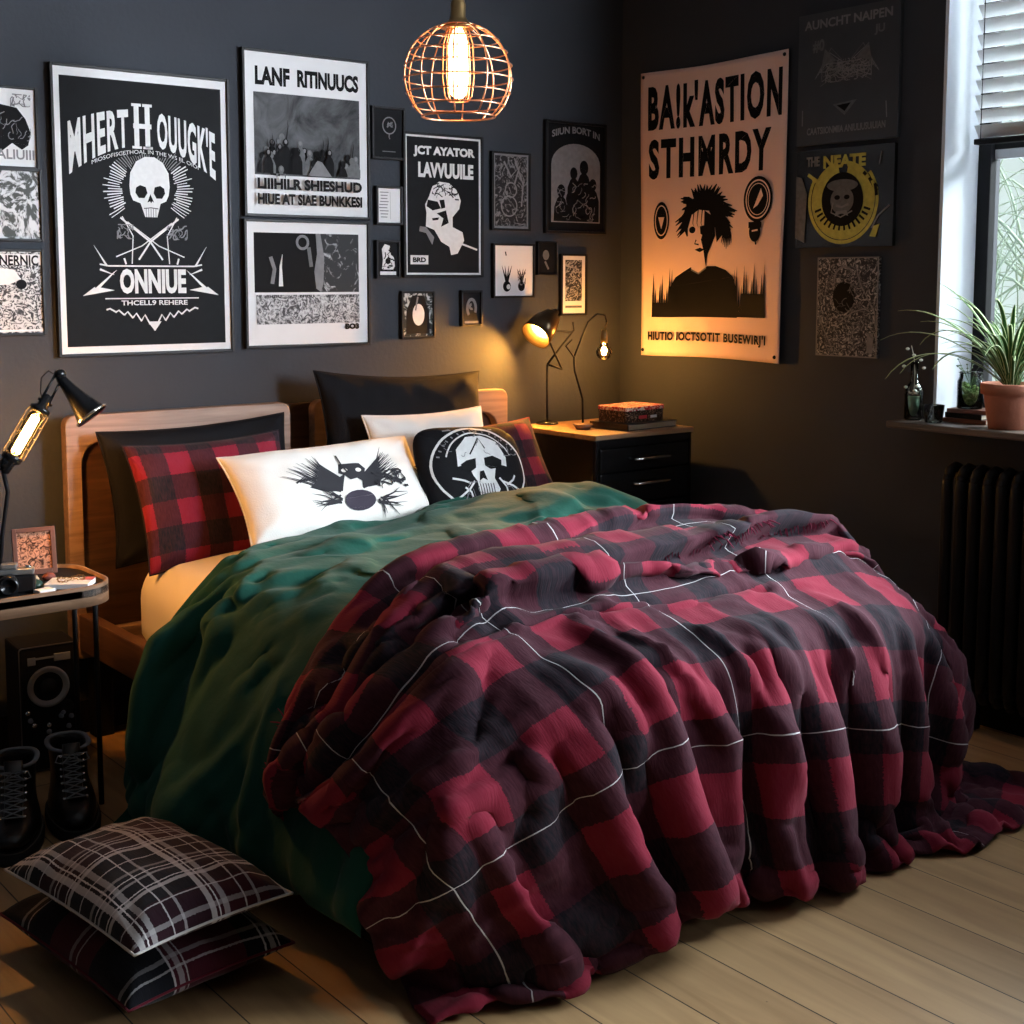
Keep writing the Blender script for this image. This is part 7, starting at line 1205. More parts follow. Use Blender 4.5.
# smaller frames on the back wall: corners, sheet, look ---------------
M['p1'] = photo_mat('horse_print', (0.02, 0.02, 0.022), (0.58, 0.60, 0.62), 9, 0.50, 0.03, 1.5, 3.1)
M['p2'] = photo_mat('leafy_print', (0.03, 0.035, 0.03), (0.55, 0.56, 0.58), 18, 0.50, 0.04, 3.0, 6.3)
M['p3'] = photo_mat('scratchy_print', (0.02, 0.02, 0.022), (0.55, 0.56, 0.57), 38, 0.50, 0.03, 4.0, 9.1)
M['p4'] = photo_mat('cat_print', (0.02, 0.025, 0.022), (0.50, 0.52, 0.52), 22, 0.55, 0.04, 2.0, 2.4)
small = [
    ('small framed white print of a dark animal, topmost at the left edge of the wall', ((-14, 88), (33, 90), (34.5, 166), (-14, 167)), 'paper_white', 'beast'),
    ('small framed black and white print of leaves and limbs, middle one at the left edge', ((-14, 170), (38, 172), (38.5, 238), (-14, 239)), 'p2', None),
    ('small framed print with lettering over a scratchy crowd, lowest at the left edge', ((-14, 251), (40, 252.5), (41.5, 332), (-14, 334)), 'p3', 'scratch'),
    ('small black framed print of a white balloon outline', ((371.5, 109), (401, 110), (400.5, 158), (371.5, 157)), 'paper_black', 'balloon'),
    ('tiny framed white note between the balloon print and the small cat print', ((375, 188), (398.5, 189), (398.5, 223), (376.5, 222.5)), 'paper_white', 'note'),
    ('tiny framed print of a seated pale animal beside the bald head poster', ((376, 242), (396, 243), (396, 276.5), (376, 276)), 'paper_black', 'cat'),
    ('framed photograph of a white oval figure between dark wings, below the bald head poster', ((401, 293), (431, 293.5), (430.5, 336), (401, 336)), 'p4', 'oval'),
    ('tiny dark framed print of a white swirl, right of the white oval figure', ((461, 292), (478.5, 292.5), (478, 324), (461, 324)), 'paper_black', 'swirl'),
    ('tall grey etched print with a white border right of the bald head poster', ((491, 153.5), (526.7, 155.5), (526, 229), (491.5, 228)), 'etch_dark', 'border'),
    ('square framed white drawing of two small plants', ((492, 245.5), (531, 246), (530.5, 295), (493, 296.5)), 'paper_white', 'plants'),
    ('faint dark print left of the narrow warm-lit print', ((536, 242), (554, 243), (553, 274), (536, 274)), 'paper_black', 'faint'),
    ('narrow framed print with a pale border above the corner lamps', ((560, 256), (583.5, 256), (582.5, 313.5), (560, 313.5)), 'paper_white', 'narrow'),
]
for lab, cr_, sheet, kind in small:
    r, A, yb = picture('framed_print', lab, 'picture', 'back', cr_, 0.008 if kind != 'faint' else 0.004, sheet=sheet, depth=0.018)
    if kind == 'beast':
        A.poly([(.0, .25), (.0, .75), (.2, .80), (.62, .76), (.8, .62), (.9, .45), (.84, .28), (.7, .22), (.5, .30), (.3, .2)], 'ink_black')
        A.text('LALIUIII', .05, .96, .09, .22, 'ink_grey', 0.02); A.scribble(.5, .9, .78, .93, 14, 'ink_grey', .02, 2, .2); A.scribble(.2, .9, .3, .7, 12, 'ink_grey', .012, 3, .2)
    elif kind == 'scratch':
        A.rect(0.0, 1, .84, .97, 'paper_white'); A.text('STNERNIC', .02, .95, .83, .96, 'ink_black', 0.03); A.poly([(0, .7), (.2, .8), (.5, .78), (.62, .66), (.4, .6), (0, .58)], 'ink_white')
        A.ell(.62, .60, .10, .09, 'ink_black'); A.stroke([(0, .03), (1, .03)], .04, 'ink_white')
    elif kind == 'balloon':
        A.ring(.54, .66, .22, .035, 'ink_grey', sy=1.05); A.stroke([(.54, .50), (.53, .42), (.56, .38)], .03, 'ink_grey'); A.scribble(.42, .66, .60, .74, 7, 'ink_grey', .02, 4, .15)
        A.stroke([(.3, .12), (.75, .12)], .025, 'ink_dim')
    elif kind == 'note':
        for q in range(9): A.stroke([(.10 + .04 * math.sin(q), .88 - q * .09), (.45 + .03 * math.cos(q * 2), .88 - q * .09)], .035, 'ink_grey')
        A.stroke([(.56, .1), (.55, .9)], .012, 'ink_grey')
    elif kind == 'cat':
        A.poly([(.2, .2), (.25, .5), (.2, .8), (.35, .95), (.6, .9), (.62, .7), (.8, .55), (.85, .3), (.75, .2)], 'ink_white'); A.ell(.5, .45, .13, .13, 'ink_black'); A.rect(.1, .9, .04, .14, 'ink_white'); A.scribble(.2, .8, .2, .85, 12, 'ink_black', .04, 7, .25)
    elif kind == 'oval':
        A.poly([(.1, .06), (.12, .6), (.32, .95), (.7, .95), (.88, .55), (.9, .06)], 'ink_black'); A.ell(.52, .5, .2, .30, 'ink_white'); A.stroke([(.5, .92), (.42, .6)], .05, 'ink_grey')
    elif kind == 'swirl':
        A.ring(.5, .5, .24, .14, 'ink_grey', -30, 230, sy=1.7); A.ring(.5, .55, .1, .12, 'ink_grey', 90, 300); A.rect(.1, .9, .03, .1, 'ink_grey')
    elif kind == 'border':
        for a in ((0, 1, .0, .03), (0, 1, .975, 1), (0, .05, 0, 1), (.95, 1, 0, 1)): A.rect(*a, 'ink_grey')
        A.stroke([(.3, .9), (.5, .7), (.75, .85), (.6, .6)], .05, 'ink_grey'); A.stroke([(.6, .95), (.85, .6), (.8, .3)], .04, 'ink_grey')
        A.ring(.45, .3, .22, .03, 'ink_grey'); A.ring(.5, .52, .16, .03, 'ink_grey')
    elif kind == 'plants':
        for x, s in ((.32, 1), (.70, .9)):
            A.ell(x, .14 + .05, .10 * s, .11 * s, 'ink_black'); 
            for a in (-40, -15, 15, 40): A.stroke([(x, .25), (x + .10 * s * math.sin(math.radians(a)), .42), (x + .2 * s * math.sin(math.radians(a)), .60 * s)], .06, 'ink_black', taper=True)
        A.ell(.36, .18, .05, .05, 'ink_white'); A.stroke([(.28, .88), (.30, .80)], .03, 'ink_black'); A.scribble(.6, .8, .2, .5, 10, 'ink_grey', .015, 3, .12)
    elif kind == 'faint':
        A.ell(.45, .6, .18, .22, 'ink_dim'); A.stroke([(.4, .4), (.6, .15)], .1, 'ink_dim')
    elif kind == 'narrow':
        A.rect(.14, .86, .22, .93, 'etch_mid'); A.rect(.14, .86, .10, .14, 'ink_dim')
    if A.layers: A.build(r, yb)

# banner ---------------------------------------------------------------
c, BW, BH = wall_rect('right', (646, 76.8), (793.7, 47.8), (783.4, 361), (642.2, 355.5))
def banner_surf(a, b):
    x = (a - 0.5) * BW * (1 + 0.010 * (2 * b - 1)); z = (b - 0.5) * BH - 0.006 * math.cos((a - .5) * 6) * (b - 0.5)
    y = -0.012 - 0.006 * math.sin(a * 7 + b * 2.2) - 0.004 * math.sin(a * 3.1 - b * 5) - 0.012 * max(0, a - 0.9) * 10 * abs(2 * b - 1.1)
    return Vector((x, y, z)), Vector((0, -1, 0))
r = thing('cloth_banner', 'pink cloth banner with a spiky haired portrait pinned to the dark right wall', 'banner', c, (0, 0, -math.pi / 2))
nu, nv = 40, 60
vs = [tuple(banner_surf(i / (nu - 1), j / (nv - 1))[0]) for j in range(nv) for i in range(nu)]
me = bpy.data.meshes.new('cloth'); me.from_pydata(vs, [], [f[::-1] for f in grid_quads(lambda i, j: j * nu + i, nu, nv)])
o = link_ob('cloth', me, M['banner'], r, True); o.modifiers.new('solid', 'SOLIDIFY').thickness = 0.0012; o.modifiers[0].offset = -1
A = Art(BW, BH)
A.text("BA!k'ASTION", 0.055, 0.965, 0.795, 0.955, 'ink_black', 0.048, None, 1.2)
A.text('STHMRDY', 0.06, 0.90, 0.625, 0.765, 'ink_black', 0.042, None, 1.22)
g = lambda pts: [((x - 70) / 425, 1 - (y - 95) / 870) for x, y in pts]
# spiky hair, face, neck, shirt
hr = random.Random(11)
A.poly(g([(212, 600), (196, 560), (205, 510), (235, 480), (275, 472), (310, 490), (325, 530), (322, 590), (300, 620), (292, 560)]), 'ink_black')
for k in range(90):
    a = math.radians(hr.uniform(-35, 205)); r1 = hr.uniform(70, 112) * (1.0 if math.sin(a) > 0 else .9)
    x0, y0 = 262 + 30 * math.cos(a), 540 - 40 * math.sin(a); x1, y1 = 264 + r1 * math.cos(a) * .88, 548 - r1 * math.sin(a) * 1.0
    A.stroke(g([(x0, y0), ((x0 + x1) / 2 + hr.uniform(-6, 6), (y0 + y1) / 2 - 4), (x1 + hr.uniform(-5, 5), y1 + (12 if abs(math.cos(a)) > .6 else 0))]), .042, 'ink_black', taper=True)
for k in range(7): A.stroke(g([(312 + 3 * k, 560), (318 + 4 * k, 600), (314 + 5 * k, 640 - 6 * abs(k - 3))]), .022, 'ink_black', taper=True)
A.poly(g([(160, 845), (158, 800), (165, 752), (182, 722), (208, 704), (230, 690), (252, 712), (274, 690), (300, 690), (330, 702), (352, 722), (364, 760), (366, 842)]), 'ink_black')
A.poly(g([(215, 575), (225, 535), (245, 520), (275, 525), (292, 560), (290, 610), (272, 650), (272, 690), (250, 712), (228, 700), (228, 655), (216, 620)]), 'banner')
A.poly(g([(262, 522), (292, 545), (296, 600), (276, 652), (270, 690), (262, 640), (254, 610), (262, 580)]), 'ink_black')
A.ell(*g([(228, 580)])[0], 0.022, 0.018, 'ink_black', 12); A.poly(g([(250, 570), (272, 566), (276, 588), (262, 600), (252, 592)]), 'ink_black')
A.poly(g([(236, 640), (252, 634), (266, 640), (252, 648)]), 'ink_black'); A.stroke(g([(240, 610), (236, 622), (248, 625)]), 0.008, 'ink_black')
for x in (232, 244, 256): A.stroke(g([(x, 520), (x - 3, 560), (x + 2, 575)]), 0.008, 'ink_black', taper=True)
A.stroke(g([(228, 700), (250, 712), (272, 695)]), 0.008, 'ink_grey')
for k in range(46):
    x = 112 + k * 7.4
    if 190 < x < 345: continue
    t = 680 + 80 * abs(math.sin(k * 2.3)) ** 2 + (30 if x < 150 else 0); A.poly(g([(x - 4.5, 845 - k * .15), (x + 5, 845 - k * .15), (x + 3, (t + 845) / 2), (x + 1, t), (x - 3, (t + 845) / 2)]), 'ink_black')
A.rect(*[g([(112, 0)])[0][0], g([(180, 0)])[0][0]], g([(0, 845)])[0][1], g([(0, 800)])[0][1], 'ink_black'); A.rect(g([(380, 0)])[0][0], g([(442, 0)])[0][0], g([(0, 830)])[0][1], g([(0, 770)])[0][1], 'ink_black')
cx, cy = g([(136, 548)])[0]; A.ell(cx, cy, .056, .098, 'ink_black'); A.ring(cx, cy, .043, .006, 'banner', sy=1.8); A.poly([(cx - .022, cy + .012), (cx + .022, cy + .012), (cx, cy - .03)], 'banner')
cx, cy = g([(422, 500)])[0]; A.ell(cx, cy, .098, .112, 'ink_black'); A.ring(cx, cy, .080, .007, 'banner', sy=1.15); A.ring(cx, cy, .066, .004, 'banner', sy=1.15); A.poly([(cx - .03, cy - .03), (cx + .02, cy + .035), (cx + .035, cy + .01), (cx, cy - .02)], 'banner')
cx, cy = g([(416, 590)])[0]; A.rect(cx - .045, cx + .045, cy + .01, cy + .03, 'ink_black'); A.ell(cx, cy - .002, .04, .05, 'ink_black'); A.stroke([(cx, cy - .02), (cx + .01, cy - .045)], .01, 'ink_black'); A.stroke([(cx - .02, cy), (cx + .02, cy + .003)], .008, 'banner')
A.text('HIUTIO IOCTSOTIT BUSEWIRJ\'I', 0.065, 0.90, 0.047, 0.088, 'ink_black', 0.045, None, 1.15)
A.build(r, 0, banner_surf, step=0.0005, sub=0.06)
for a, b in ((0.02, 0.985), (0.975, 0.985), (0.015, 0.02), (0.965, 0.02)):
    bm = bmesh.new(); p, n = banner_surf(a, b); lathe(bm, [(0, 0.004), (0.006, 0.003), (0.007, 0.0), (0.002, -0.001), (0.002, p.y), (0, p.y)], 12, (p.x, p.y - 0.001, p.z), Matrix.Rotation(math.pi / 2, 4, 'X'))
    from_bm('eyelet_pin', bm, M['black'], r, True)

# dark posters on the right wall -----------------------------------------
r, A, yb = picture('wall_poster', 'dark grey poster with chalky bat wing drawing, topmost right of the banner', 'poster', 'right', ((802, 15.6), (904, 0), (900.5, 137), (800.4, 147)), 0.0, sheet=mat('slate_print', (0.040, 0.043, 0.048), 0.3, var=(12, 0.2)), depth=0.016)
A.text('AUNCHT NAIPEN', .06, .93, .88, .95, 'ink_grey', 0.03); A.text('#0', .15, .27, .70, .80, 'ink_dim', 0.04); A.text('JU', .76, .86, .76, .84, 'ink_dim', 0.04)
for s in (-1, 1):
    for q in range(9):
        A.stroke([(.5 + s * .05, .62 - .01 * q), (.5 + s * (.16 + .012 * q), .70 - .035 * q + .02), (.5 + s * (.32 - .01 * q), .50 + .01 * q)], .008, 'ink_grey' if q % 2 else 'ink_dim')
    A.poly([(.5 + s * .1, .62), (.5 + s * .22, .72), (.5 + s * .25, .58)], 'ink_dim')
A.scribble(.30, .75, .46, .60, 70, 'ink_grey', .006, 12, .09); A.scribble(.42, .62, .48, .62, 20, 'ink_grey', .006, 13, .07)
A.poly([(.38, .29), (.62, .31), (.5, .20)], 'ink_dim'); A.poly([(.42, .28), (.56, .29), (.5, .23)], 'ink_black')
A.text('CAATSIIONMIIA ANIULIUSUIUIAN', .12, .90, .075, .13, 'ink_grey', 0.03); A.stroke([(.07, .15), (.07, .27)], .01, 'ink_grey'); A.stroke([(.91, .15), (.90, .27)], .01, 'ink_grey')
A.build(r, yb)

r, A, yb = picture('wall_poster', 'square black record sleeve poster with a round yellow emblem', 'poster', 'right', ((800.4, 152), (896.8, 142.8), (896.8, 243.6), (799.7, 250)), 0.0, sheet=mat('glossy_black_print', (0.014, 0.014, 0.015), 0.18), depth=0.016)
A.ring(.49, .47, .27, .115, 'ink_yellow', 100, 440, 60)
A.ring(.49, .47, .35, .03, 'ink_yellow', 150, 400, 50)
A.text('NEATE', .28, .72, .80, .93, 'ink_yellow', 0.05)
A.text('THE', .10, .24, .83, .93, 'ink_grey', 0.04)
for k in range(14):
    a = math.radians(200 + 140 * k / 13); A.stroke([(.49 + .235 * math.cos(a), .47 + .235 * math.sin(a)), (.49 + .305 * math.cos(a), .47 + .305 * math.sin(a))], .02, 'ink_black')
for k in range(5):
    A.stroke([(.12 + .05 * k, .75 - .05 * k), (.24 + .05 * k, .66 - .02 * k)], .03, 'ink_yellow'); A.stroke([(.70 + .03 * k, .74 - .03 * k), (.84, .58 - .02 * k)], .03, 'ink_yellow' if k % 2 else 'ink_black')
A.ell(.49, .48, .215, .225, 'ink_black'); A.ell(.49, .47, .12, .115, 'ink_dim'); A.ell(.49, .62, .16, .05, 'ink_dim')
A.ell(.44, .50, .03, .02, 'ink_black', 12); A.ell(.54, .50, .03, .02, 'ink_black', 12); A.stroke([(.43, .42), (.49, .40), (.56, .43)], .02, 'ink_grey'); A.stroke([(.40, .45), (.38, .35), (.48, .30), (.60, .36)], .012, 'ink_grey')
A.poly([(.42, .31), (.49, .34), (.56, .31), (.54, .37), (.43, .36)], 'ink_grey')
A.stroke([(.80, .18), (.86, .30), (.97, .40)], .014, 'ink_grey'); A.poly([(.78, .10), (.84, .09), (.88, .22), (.82, .20)], 'ink_yellow'); A.stroke([(.86, .80), (.88, .93)], .008, 'ink_grey')
A.poly([(0, .10), (.10, .05), (.12, .55), (.06, .72), (0, .74)], 'ink_dim')
A.build(r, yb)

r, A, yb = picture('wall_poster', 'small grey scratchy print with a thin white edge, lowest on the right wall', 'poster', 'right', ((820, 258.4), (881.2, 255.8), (879.4, 356.7), (818, 356.7)), 0.0, sheet=photo_mat('scratched_grey_print', (0.03, 0.03, 0.033), (0.42, 0.42, 0.43), 40, 0.55, 0.05, 3.5, 8.0), depth=0.012)
for a in ((0, 1, 0, .012), (0, 1, .988, 1), (0, .02, 0, 1), (.98, 1, 0, 1)): A.rect(*a, 'ink_grey')
A.stroke([(.62, .95), (.70, .75), (.95, .45), (.97, .3)], .02, 'ink_grey'); A.stroke([(.02, .45), (.12, .28), (.3, .05)], .02, 'ink_grey'); A.ring(.45, .78, .16, .03, 'ink_grey', 20, 200)
A.ell(.45, .60, .18, .2, 'ink_black'); A.stroke([(.4, .35), (.6, .45), (.85, .50)], .02, 'ink_grey'); A.rect(.84, .94, .05, .25, 'ink_grey'); A.scribble(.05, .95, .05, .95, 90, 'ink_dim', .008, 21, .12)
A.build(r, yb)


# ------------------------------------------------------------------ pillows
def PF(*c):
    return pillow_frame(*[at(u, v, 1, y) for u, v, y in c])
def pillow_frame(TL, TR, BR, BL):
    TL, TR, BR, BL = map(Vector, (TL, TR, BR, BL))
    X = ((TR - TL) + (BR - BL)) / 2; Y = ((TL - BL) + (TR - BR)) / 2
    w, h = X.length, Y.length; X.normalize(); Y = (Y - X * Y.dot(X)).normalized(); Z = X.cross(Y)
    m = Matrix((X, Y, Z)).transposed().to_4x4(); m.translation = (TL + TR + BR + BL) / 4
    return m, w, h
def make_pillow(name, label, frame, t, m, seed=0, pinch=0.07, pw=4.0, wrinkle=0.008, roundc=0.0, group=None, flange=0.0, uvoff=(0, 0), flat_back=0.5):
    Mx, w, h = frame
    r = thing(name, label, 'pillow' if 'pillow' in name else 'cushion'); r.matrix_world = Mx
    if group: r['group'] = group
    def pos(u, v, side=1):
        # u, v in -1..1
        if roundc:
            e = roundc
            k = (abs(u) ** e + abs(v) ** e) ** (1 / e) if (u or v) else 1
            mx_ = max(abs(u), abs(v)); s = mx_ / k if k else 1
            uu, vv = u * s, v * s
        else: uu, vv = u, v
        x = w / 2 * uu * (1 - pinch * (1 - v * v) * abs(u) ** 3); y = h / 2 * vv * (1 - pinch * 1.1 * (1 - u * u) * abs(v) ** 3)
        fl = 1 - flange
        a = max(0.0, 1 - abs(u / fl) ** pw) if abs(u) < fl else 0.0; b = max(0.0, 1 - abs(v / fl) ** pw) if abs(v) < fl else 0.0
        z = t * (a * b) ** 0.55 * (1.0 if side > 0 else flat_back)
        e = min(1.0, (1 - abs(u)) * 7, (1 - abs(v)) * 7)
        nz = noise.noise(Vector((x * 7 + seed * 3.1, y * 9, seed))) * 1.1 + noise.noise(Vector((x * 19 + seed, y * 15, seed * 2))) * 0.45
        diag = math.sin((abs(u) - abs(v)) * 12 + seed) * abs(u * v) ** 1.5
        z += side * wrinkle * (nz * e + 0.7 * diag * e)
        return Vector((x, y, side * z if side < 0 else z)) if side > 0 else Vector((x, y, -t * (a * b) ** 0.55 * flat_back + wrinkle * 0.5 * nz * e))
    n = 44
    vs, idx, fs, uvs = [], {}, [], []
    for side in (1, -1):
        for j in range(n + 1):
            for i in range(n + 1):
                if side < 0 and (i in (0, n) or j in (0, n)): idx[(side, i, j)] = idx[(1, i, j)]; continue
                u, v = 2 * i / n - 1, 2 * j / n - 1
                u, v = math.sin(u * math.pi / 2) * .55 + u * .45, math.sin(v * math.pi / 2) * .55 + v * .45
                idx[(side, i, j)] = len(vs); vs.append(tuple(pos(u, v, side))); uvs.append((u * w / 2 + uvoff[0], v * h / 2 + uvoff[1]))
    for side in (1, -1):
        for j in range(n):
            for i in range(n):
                q = [idx[(side, i, j)], idx[(side, i + 1, j)], idx[(side, i + 1, j + 1)], idx[(side, i, j + 1)]]
                fs.append(q if side > 0 else q[::-1])
    me = bpy.data.meshes.new('cover'); me.from_pydata(vs, [], fs)
    uv = me.uv_layers.new(name='UVMap'); vi = np.empty(len(me.loops), dtype=np.int64); me.loops.foreach_get('vertex_index', vi)
    uv.data.foreach_set('uv', np.array(uvs)[vi].ravel())
    link_ob('cover', me, M[m] if isinstance(m, str) else m, r, True)
    bm = bmesh.new()
    ed = [pos(-1 + 2 * k / 30, -1) for k in range(30)] + [pos(1, -1 + 2 * k / 30) for k in range(30)] + [pos(1 - 2 * k / 30, 1) for k in range(30)] + [pos(-1, 1 - 2 * k / 30) for k in range(30)]
    tube(bm, ed, 0.0028, 6, close=True)
    from_bm('seam', bm, M[m] if isinstance(m, str) else m, r, True)
    def surf(a, b):
        u, v = 2 * a - 1, 2 * b - 1; e = 0.01
        if roundc and (u or v):
            k_ = (abs(u) ** roundc + abs(v) ** roundc) ** (1 / roundc) / max(abs(u), abs(v)); u, v = u * k_, v * k_
        p = pos(u, v); n_ = (pos(u + e, v) - pos(u - e, v)).cross(pos(u, v + e) - pos(u, v - e)).normalized()
        return p, n_
    return r, w, h, surf

fr = PF((100, 436, -.145), (284, 409, -.145), (303, 540, -.235), (112, 565, -.235))
make_pillow('pillow', 'big black pillow leaning on the left half of the headboard behind the red checked one', fr, .055, 'pillow_black', 1, wrinkle=0.012)
fr = PF((125, 448, -.25), (280, 428, -.25), (305, 552, -.40), (147, 574, -.40))
make_pillow('pillow', 'red and black checked pillow at the left of the bed before the black pillow', fr, .055, 'plaid_pillow', 2, uvoff=(.30, .22), wrinkle=0.010)
fr = PF((309, 371, -.155), (478, 371, -.155), (492, 500, -.25), (330, 512, -.25))
make_pillow('pillow', 'tallest black pillow standing upright against the middle of the headboard', fr, .065, 'pillow_black', 3, wrinkle=0.012, pinch=.09)
fr = PF((360, 417, -.30), (483, 405, -.30), (500, 505, -.42), (385, 518, -.42))
make_pillow('pillow', 'plain white pillow between the tallest black pillow and the skull pillow', fr, .045, 'pillow_white', 4)
fr = PF((430, 432, -.33), (533, 416, -.31), (555, 500, -.46), (455, 516, -.48))
make_pillow('pillow', 'red and black checked pillow at the right of the bed beside the skull pillow', fr, .050, 'plaid_pillow2', 5, uvoff=(.41, .33))
fr = PF((214, 461, -.42), (407, 433, -.42), (440, 522, -.60), (255, 549, -.62))
r, w, h, sf = make_pillow('pillow', 'white pillow printed with a dark winged skull, foremost on the bed', fr, .070, 'pillow_white', 6, pinch=.06)
A = Art(w, h)
def g(x, y):                               # sketch coordinates of the print to pillow fractions
    dx, dy = x - 151, y - 504; det = 508 * -221 - (-76) * (-95)
    return ((dx * -221 - dy * -95) / det, (508 * dy - (-76) * dx) / det)
M['ink_print'] = mat('faded_black_print', (0.035, 0.034, 0.040), 0.8)
rg = random.Random(21)
for k in range(20):
    t = k / 19
    A.stroke([g(352, 388 - 30 * t), g(285 + 10 * t, 378 - 55 * t), g(200 + 85 * t + rg.uniform(-10, 10), 352 - 48 * t + rg.uniform(-8, 8))], .012, 'ink_print', taper=True)
    A.stroke([g(412, 378 - 30 * t), g(452, 362 - 58 * t), g(512 - 45 * t + rg.uniform(-10, 10), 325 - 50 * t + rg.uniform(-8, 8))], .012, 'ink_print', taper=True)
for k in range(10):
    A.stroke([g(235 + 8 * k, 372 - 2 * k), g(262 + 9 * k, 352)], .010, 'ink_print', taper=True)
A.poly([g(*p) for p in ((270, 382), (300, 360), (345, 356), (362, 345), (358, 388), (310, 390))], 'ink_print'); A.poly([g(*p) for p in ((412, 378), (420, 345), (448, 338), (470, 345), (450, 372))], 'ink_print')
A.poly([g(*p) for p in ((345, 322), (400, 318), (418, 330), (412, 362), (395, 355), (378, 360), (362, 350), (345, 345))], 'ink_print')
A.ell(*g(360, 338), .016, .010, 'pillow_white', 10); A.ell(*g(398, 335), .016, .010, 'pillow_white', 10)
for q in range(6): A.rect(g(368 + 8 * q, 0)[0], g(374 + 8 * q, 0)[0], g(0, 388)[1], g(0, 368)[1], 'pillow_white')
M['ball_print'] = mat('dark_violet_print', (0.050, 0.042, 0.060), 0.8)
A.ell(*g(405, 408), .080, .050, 'ball_print', 20)
A.stroke([g(338, 300), g(355, 330), g(370, 345)], .008, 'ink_print')
for s, cx in ((-1, 345), (1, 465)):
    for k in range(14):
        x0, y0 = cx + rg.uniform(-12, 12), 405 + rg.uniform(-6, 12)
        x1, y1 = x0 + s * rg.uniform(10, 75), y0 + rg.uniform(-28, 45)
        A.stroke([g(x0, y0), g((x0 + x1) / 2, (y0 + y1) / 2 + rg.uniform(-8, 8)), g(x1, y1)], .010, 'ink_print', taper=True)
A.scribble(g(290, 0)[0], g(380, 0)[0], g(0, 450)[1], g(0, 405)[1], 30, 'ink_print', .008, 5, .05); A.scribble(g(440, 0)[0], g(500, 0)[0], g(0, 430)[1], g(0, 395)[1], 22, 'ink_print', .008, 6, .05)
A.build(r, 0, sf, step=0.0008, sub=0.02)

fr = PF((410, 429, -.50), (513, 427, -.50), (530, 516, -.63), (428, 524, -.63))
r, w, h, sf = make_pillow('pillow', 'black round-cornered pillow printed with a white skull inside a ring', fr, .060, 'pillow_black', 7, pinch=0.0, roundc=5.0)
A = Art(w, h)
A.ring(.5, .5, .44, .018, 'ink_white', 0, 360, 50, sy=h / w * 1.0)
A.ring(.5, .5, .33, .012, 'ink_white', 20, 160, 30, sy=h / w * 1.15)
A.poly([(.27, .52), (.29, .70), (.40, .83), (.56, .85), (.70, .78), (.76, .60), (.74, .50), (.64, .53), (.62, .46), (.60, .38), (.63, .26), (.56, .12), (.50, .10), (.44, .22), (.43, .36), (.40, .42), (.38, .50), (.32, .53)], 'ink_white')
A.poly([(.30, .54), (.36, .58), (.45, .60), (.44, .50), (.38, .46), (.31, .48)], 'ink_black'); A.poly([(.53, .60), (.62, .62), (.70, .57), (.68, .49), (.58, .48), (.53, .52)], 'ink_black')
A.poly([(.47, .46), (.51, .47), (.53, .36), (.49, .39), (.45, .36)], 'ink_black')
for q in range(6): A.stroke([(.45 + .025 * q, .33), (.455 + .024 * q, .20)], .008, 'ink_black')
A.stroke([(.40, .64), (.52, .82), (.56, .70)], .012, 'ink_black')
for x0, y0, x1, y1 in ((.20, .40, .36, .34), (.24, .20, .40, .36), (.66, .34, .82, .24), (.70, .18, .64, .38), (.30, .30, .36, .20), (.80, .40, .70, .30)):
    A.stroke([(x0, y0), ((x0 + x1) / 2 + .02, (y0 + y1) / 2), (x1, y1)], .016, 'ink_white')
A.scribble(.2, .8, .12, .35, 16, 'ink_grey', .006, 8, .08); A.scribble(.12, .9, .62, .92, 14, 'ink_grey', .008, 9, .06)
for k in range(16):
    a = math.radians(20 + 140 * k / 15); A.stroke([(.5 + .385 * math.cos(a), .5 + .385 * math.sin(a)), (.5 + .41 * math.cos(a), .5 + .41 * math.sin(a))], .012, 'ink_grey')
A.build(r, 0, sf, step=0.0008, sub=0.02)

# ------------------------------------------------------------------ floor cushions
def flat_frame(px, z):
    P = [at(u, v, 2, z) for u, v in px]
    return pillow_frame(*P)
# corners in the order far-left, far-right, near-right, near-left of the cushion
fr = flat_frame(((0, 915), (150, 862), (300, 942), (128, 1010)), 0.065)
make_pillow('cushion', 'maroon and black tartan cushion lying on the floor, under the grey one', fr, .072, 'tartan_low', 9, pinch=.05, pw=3.2, flat_back=0.75, wrinkle=0.009)
fr = flat_frame(((14, 870), (150, 820), (298, 895), (124, 955)), 0.178)
make_pillow('cushion', 'black and grey tartan cushion on top of the floor stack', fr, .072, 'tartan_top', 10, pinch=.05, pw=3.0, flat_back=0.5, wrinkle=0.009)

# ------------------------------------------------------------------ bedside table (left)
tb = thing('side_table', 'rounded wooden side table at the left edge beside the bed', 'table', (-2.72, -.52, 0))
def child(name, bm, m, parent, smooth=False):
    o = from_bm(name, bm, m, parent, smooth); o.matrix_parent_inverse = Matrix.Translation(-parent.location); return o
def plan(x0, x1, y0, y1, r, n=8):
    return rrect(x0, x1, y0, y1, r, n)
def plan_prism(bm, pts, z0, z1):
    a = [bm.verts.new((p[0], p[1], z0)) for p in pts]; b = [bm.verts.new((p[0], p[1], z1)) for p in pts]
    bm.faces.new(a[::-1]); bm.faces.new(b)
    for k in range(len(pts)):
        j = (k + 1) % len(pts); bm.faces.new((a[j], a[k], b[k], b[j]))
bm = bmesh.new(); plan_prism(bm, plan(-3.05, -2.385, -.70, -.36, .10), .585, .603); child('tabletop', bm, M['black'], tb)
bm = bmesh.new()
ou, inn = plan(-3.05, -2.385, -.70, -.36, .10), plan(-3.042, -2.393, -.692, -.368, .095)
V = [[bm.verts.new((p[0], p[1], z)) for p in L] for L, z in ((ou, .56), (ou, .612), (inn, .612), (inn, .56))]
for a, b in zip(V, V[1:] + V[:1]):
    for k in range(len(ou)):
        j = (k + 1) % len(ou); bm.faces.new((a[k], a[j], b[j], b[k]))
child('rim', bm, M['wood_table'], tb, True)
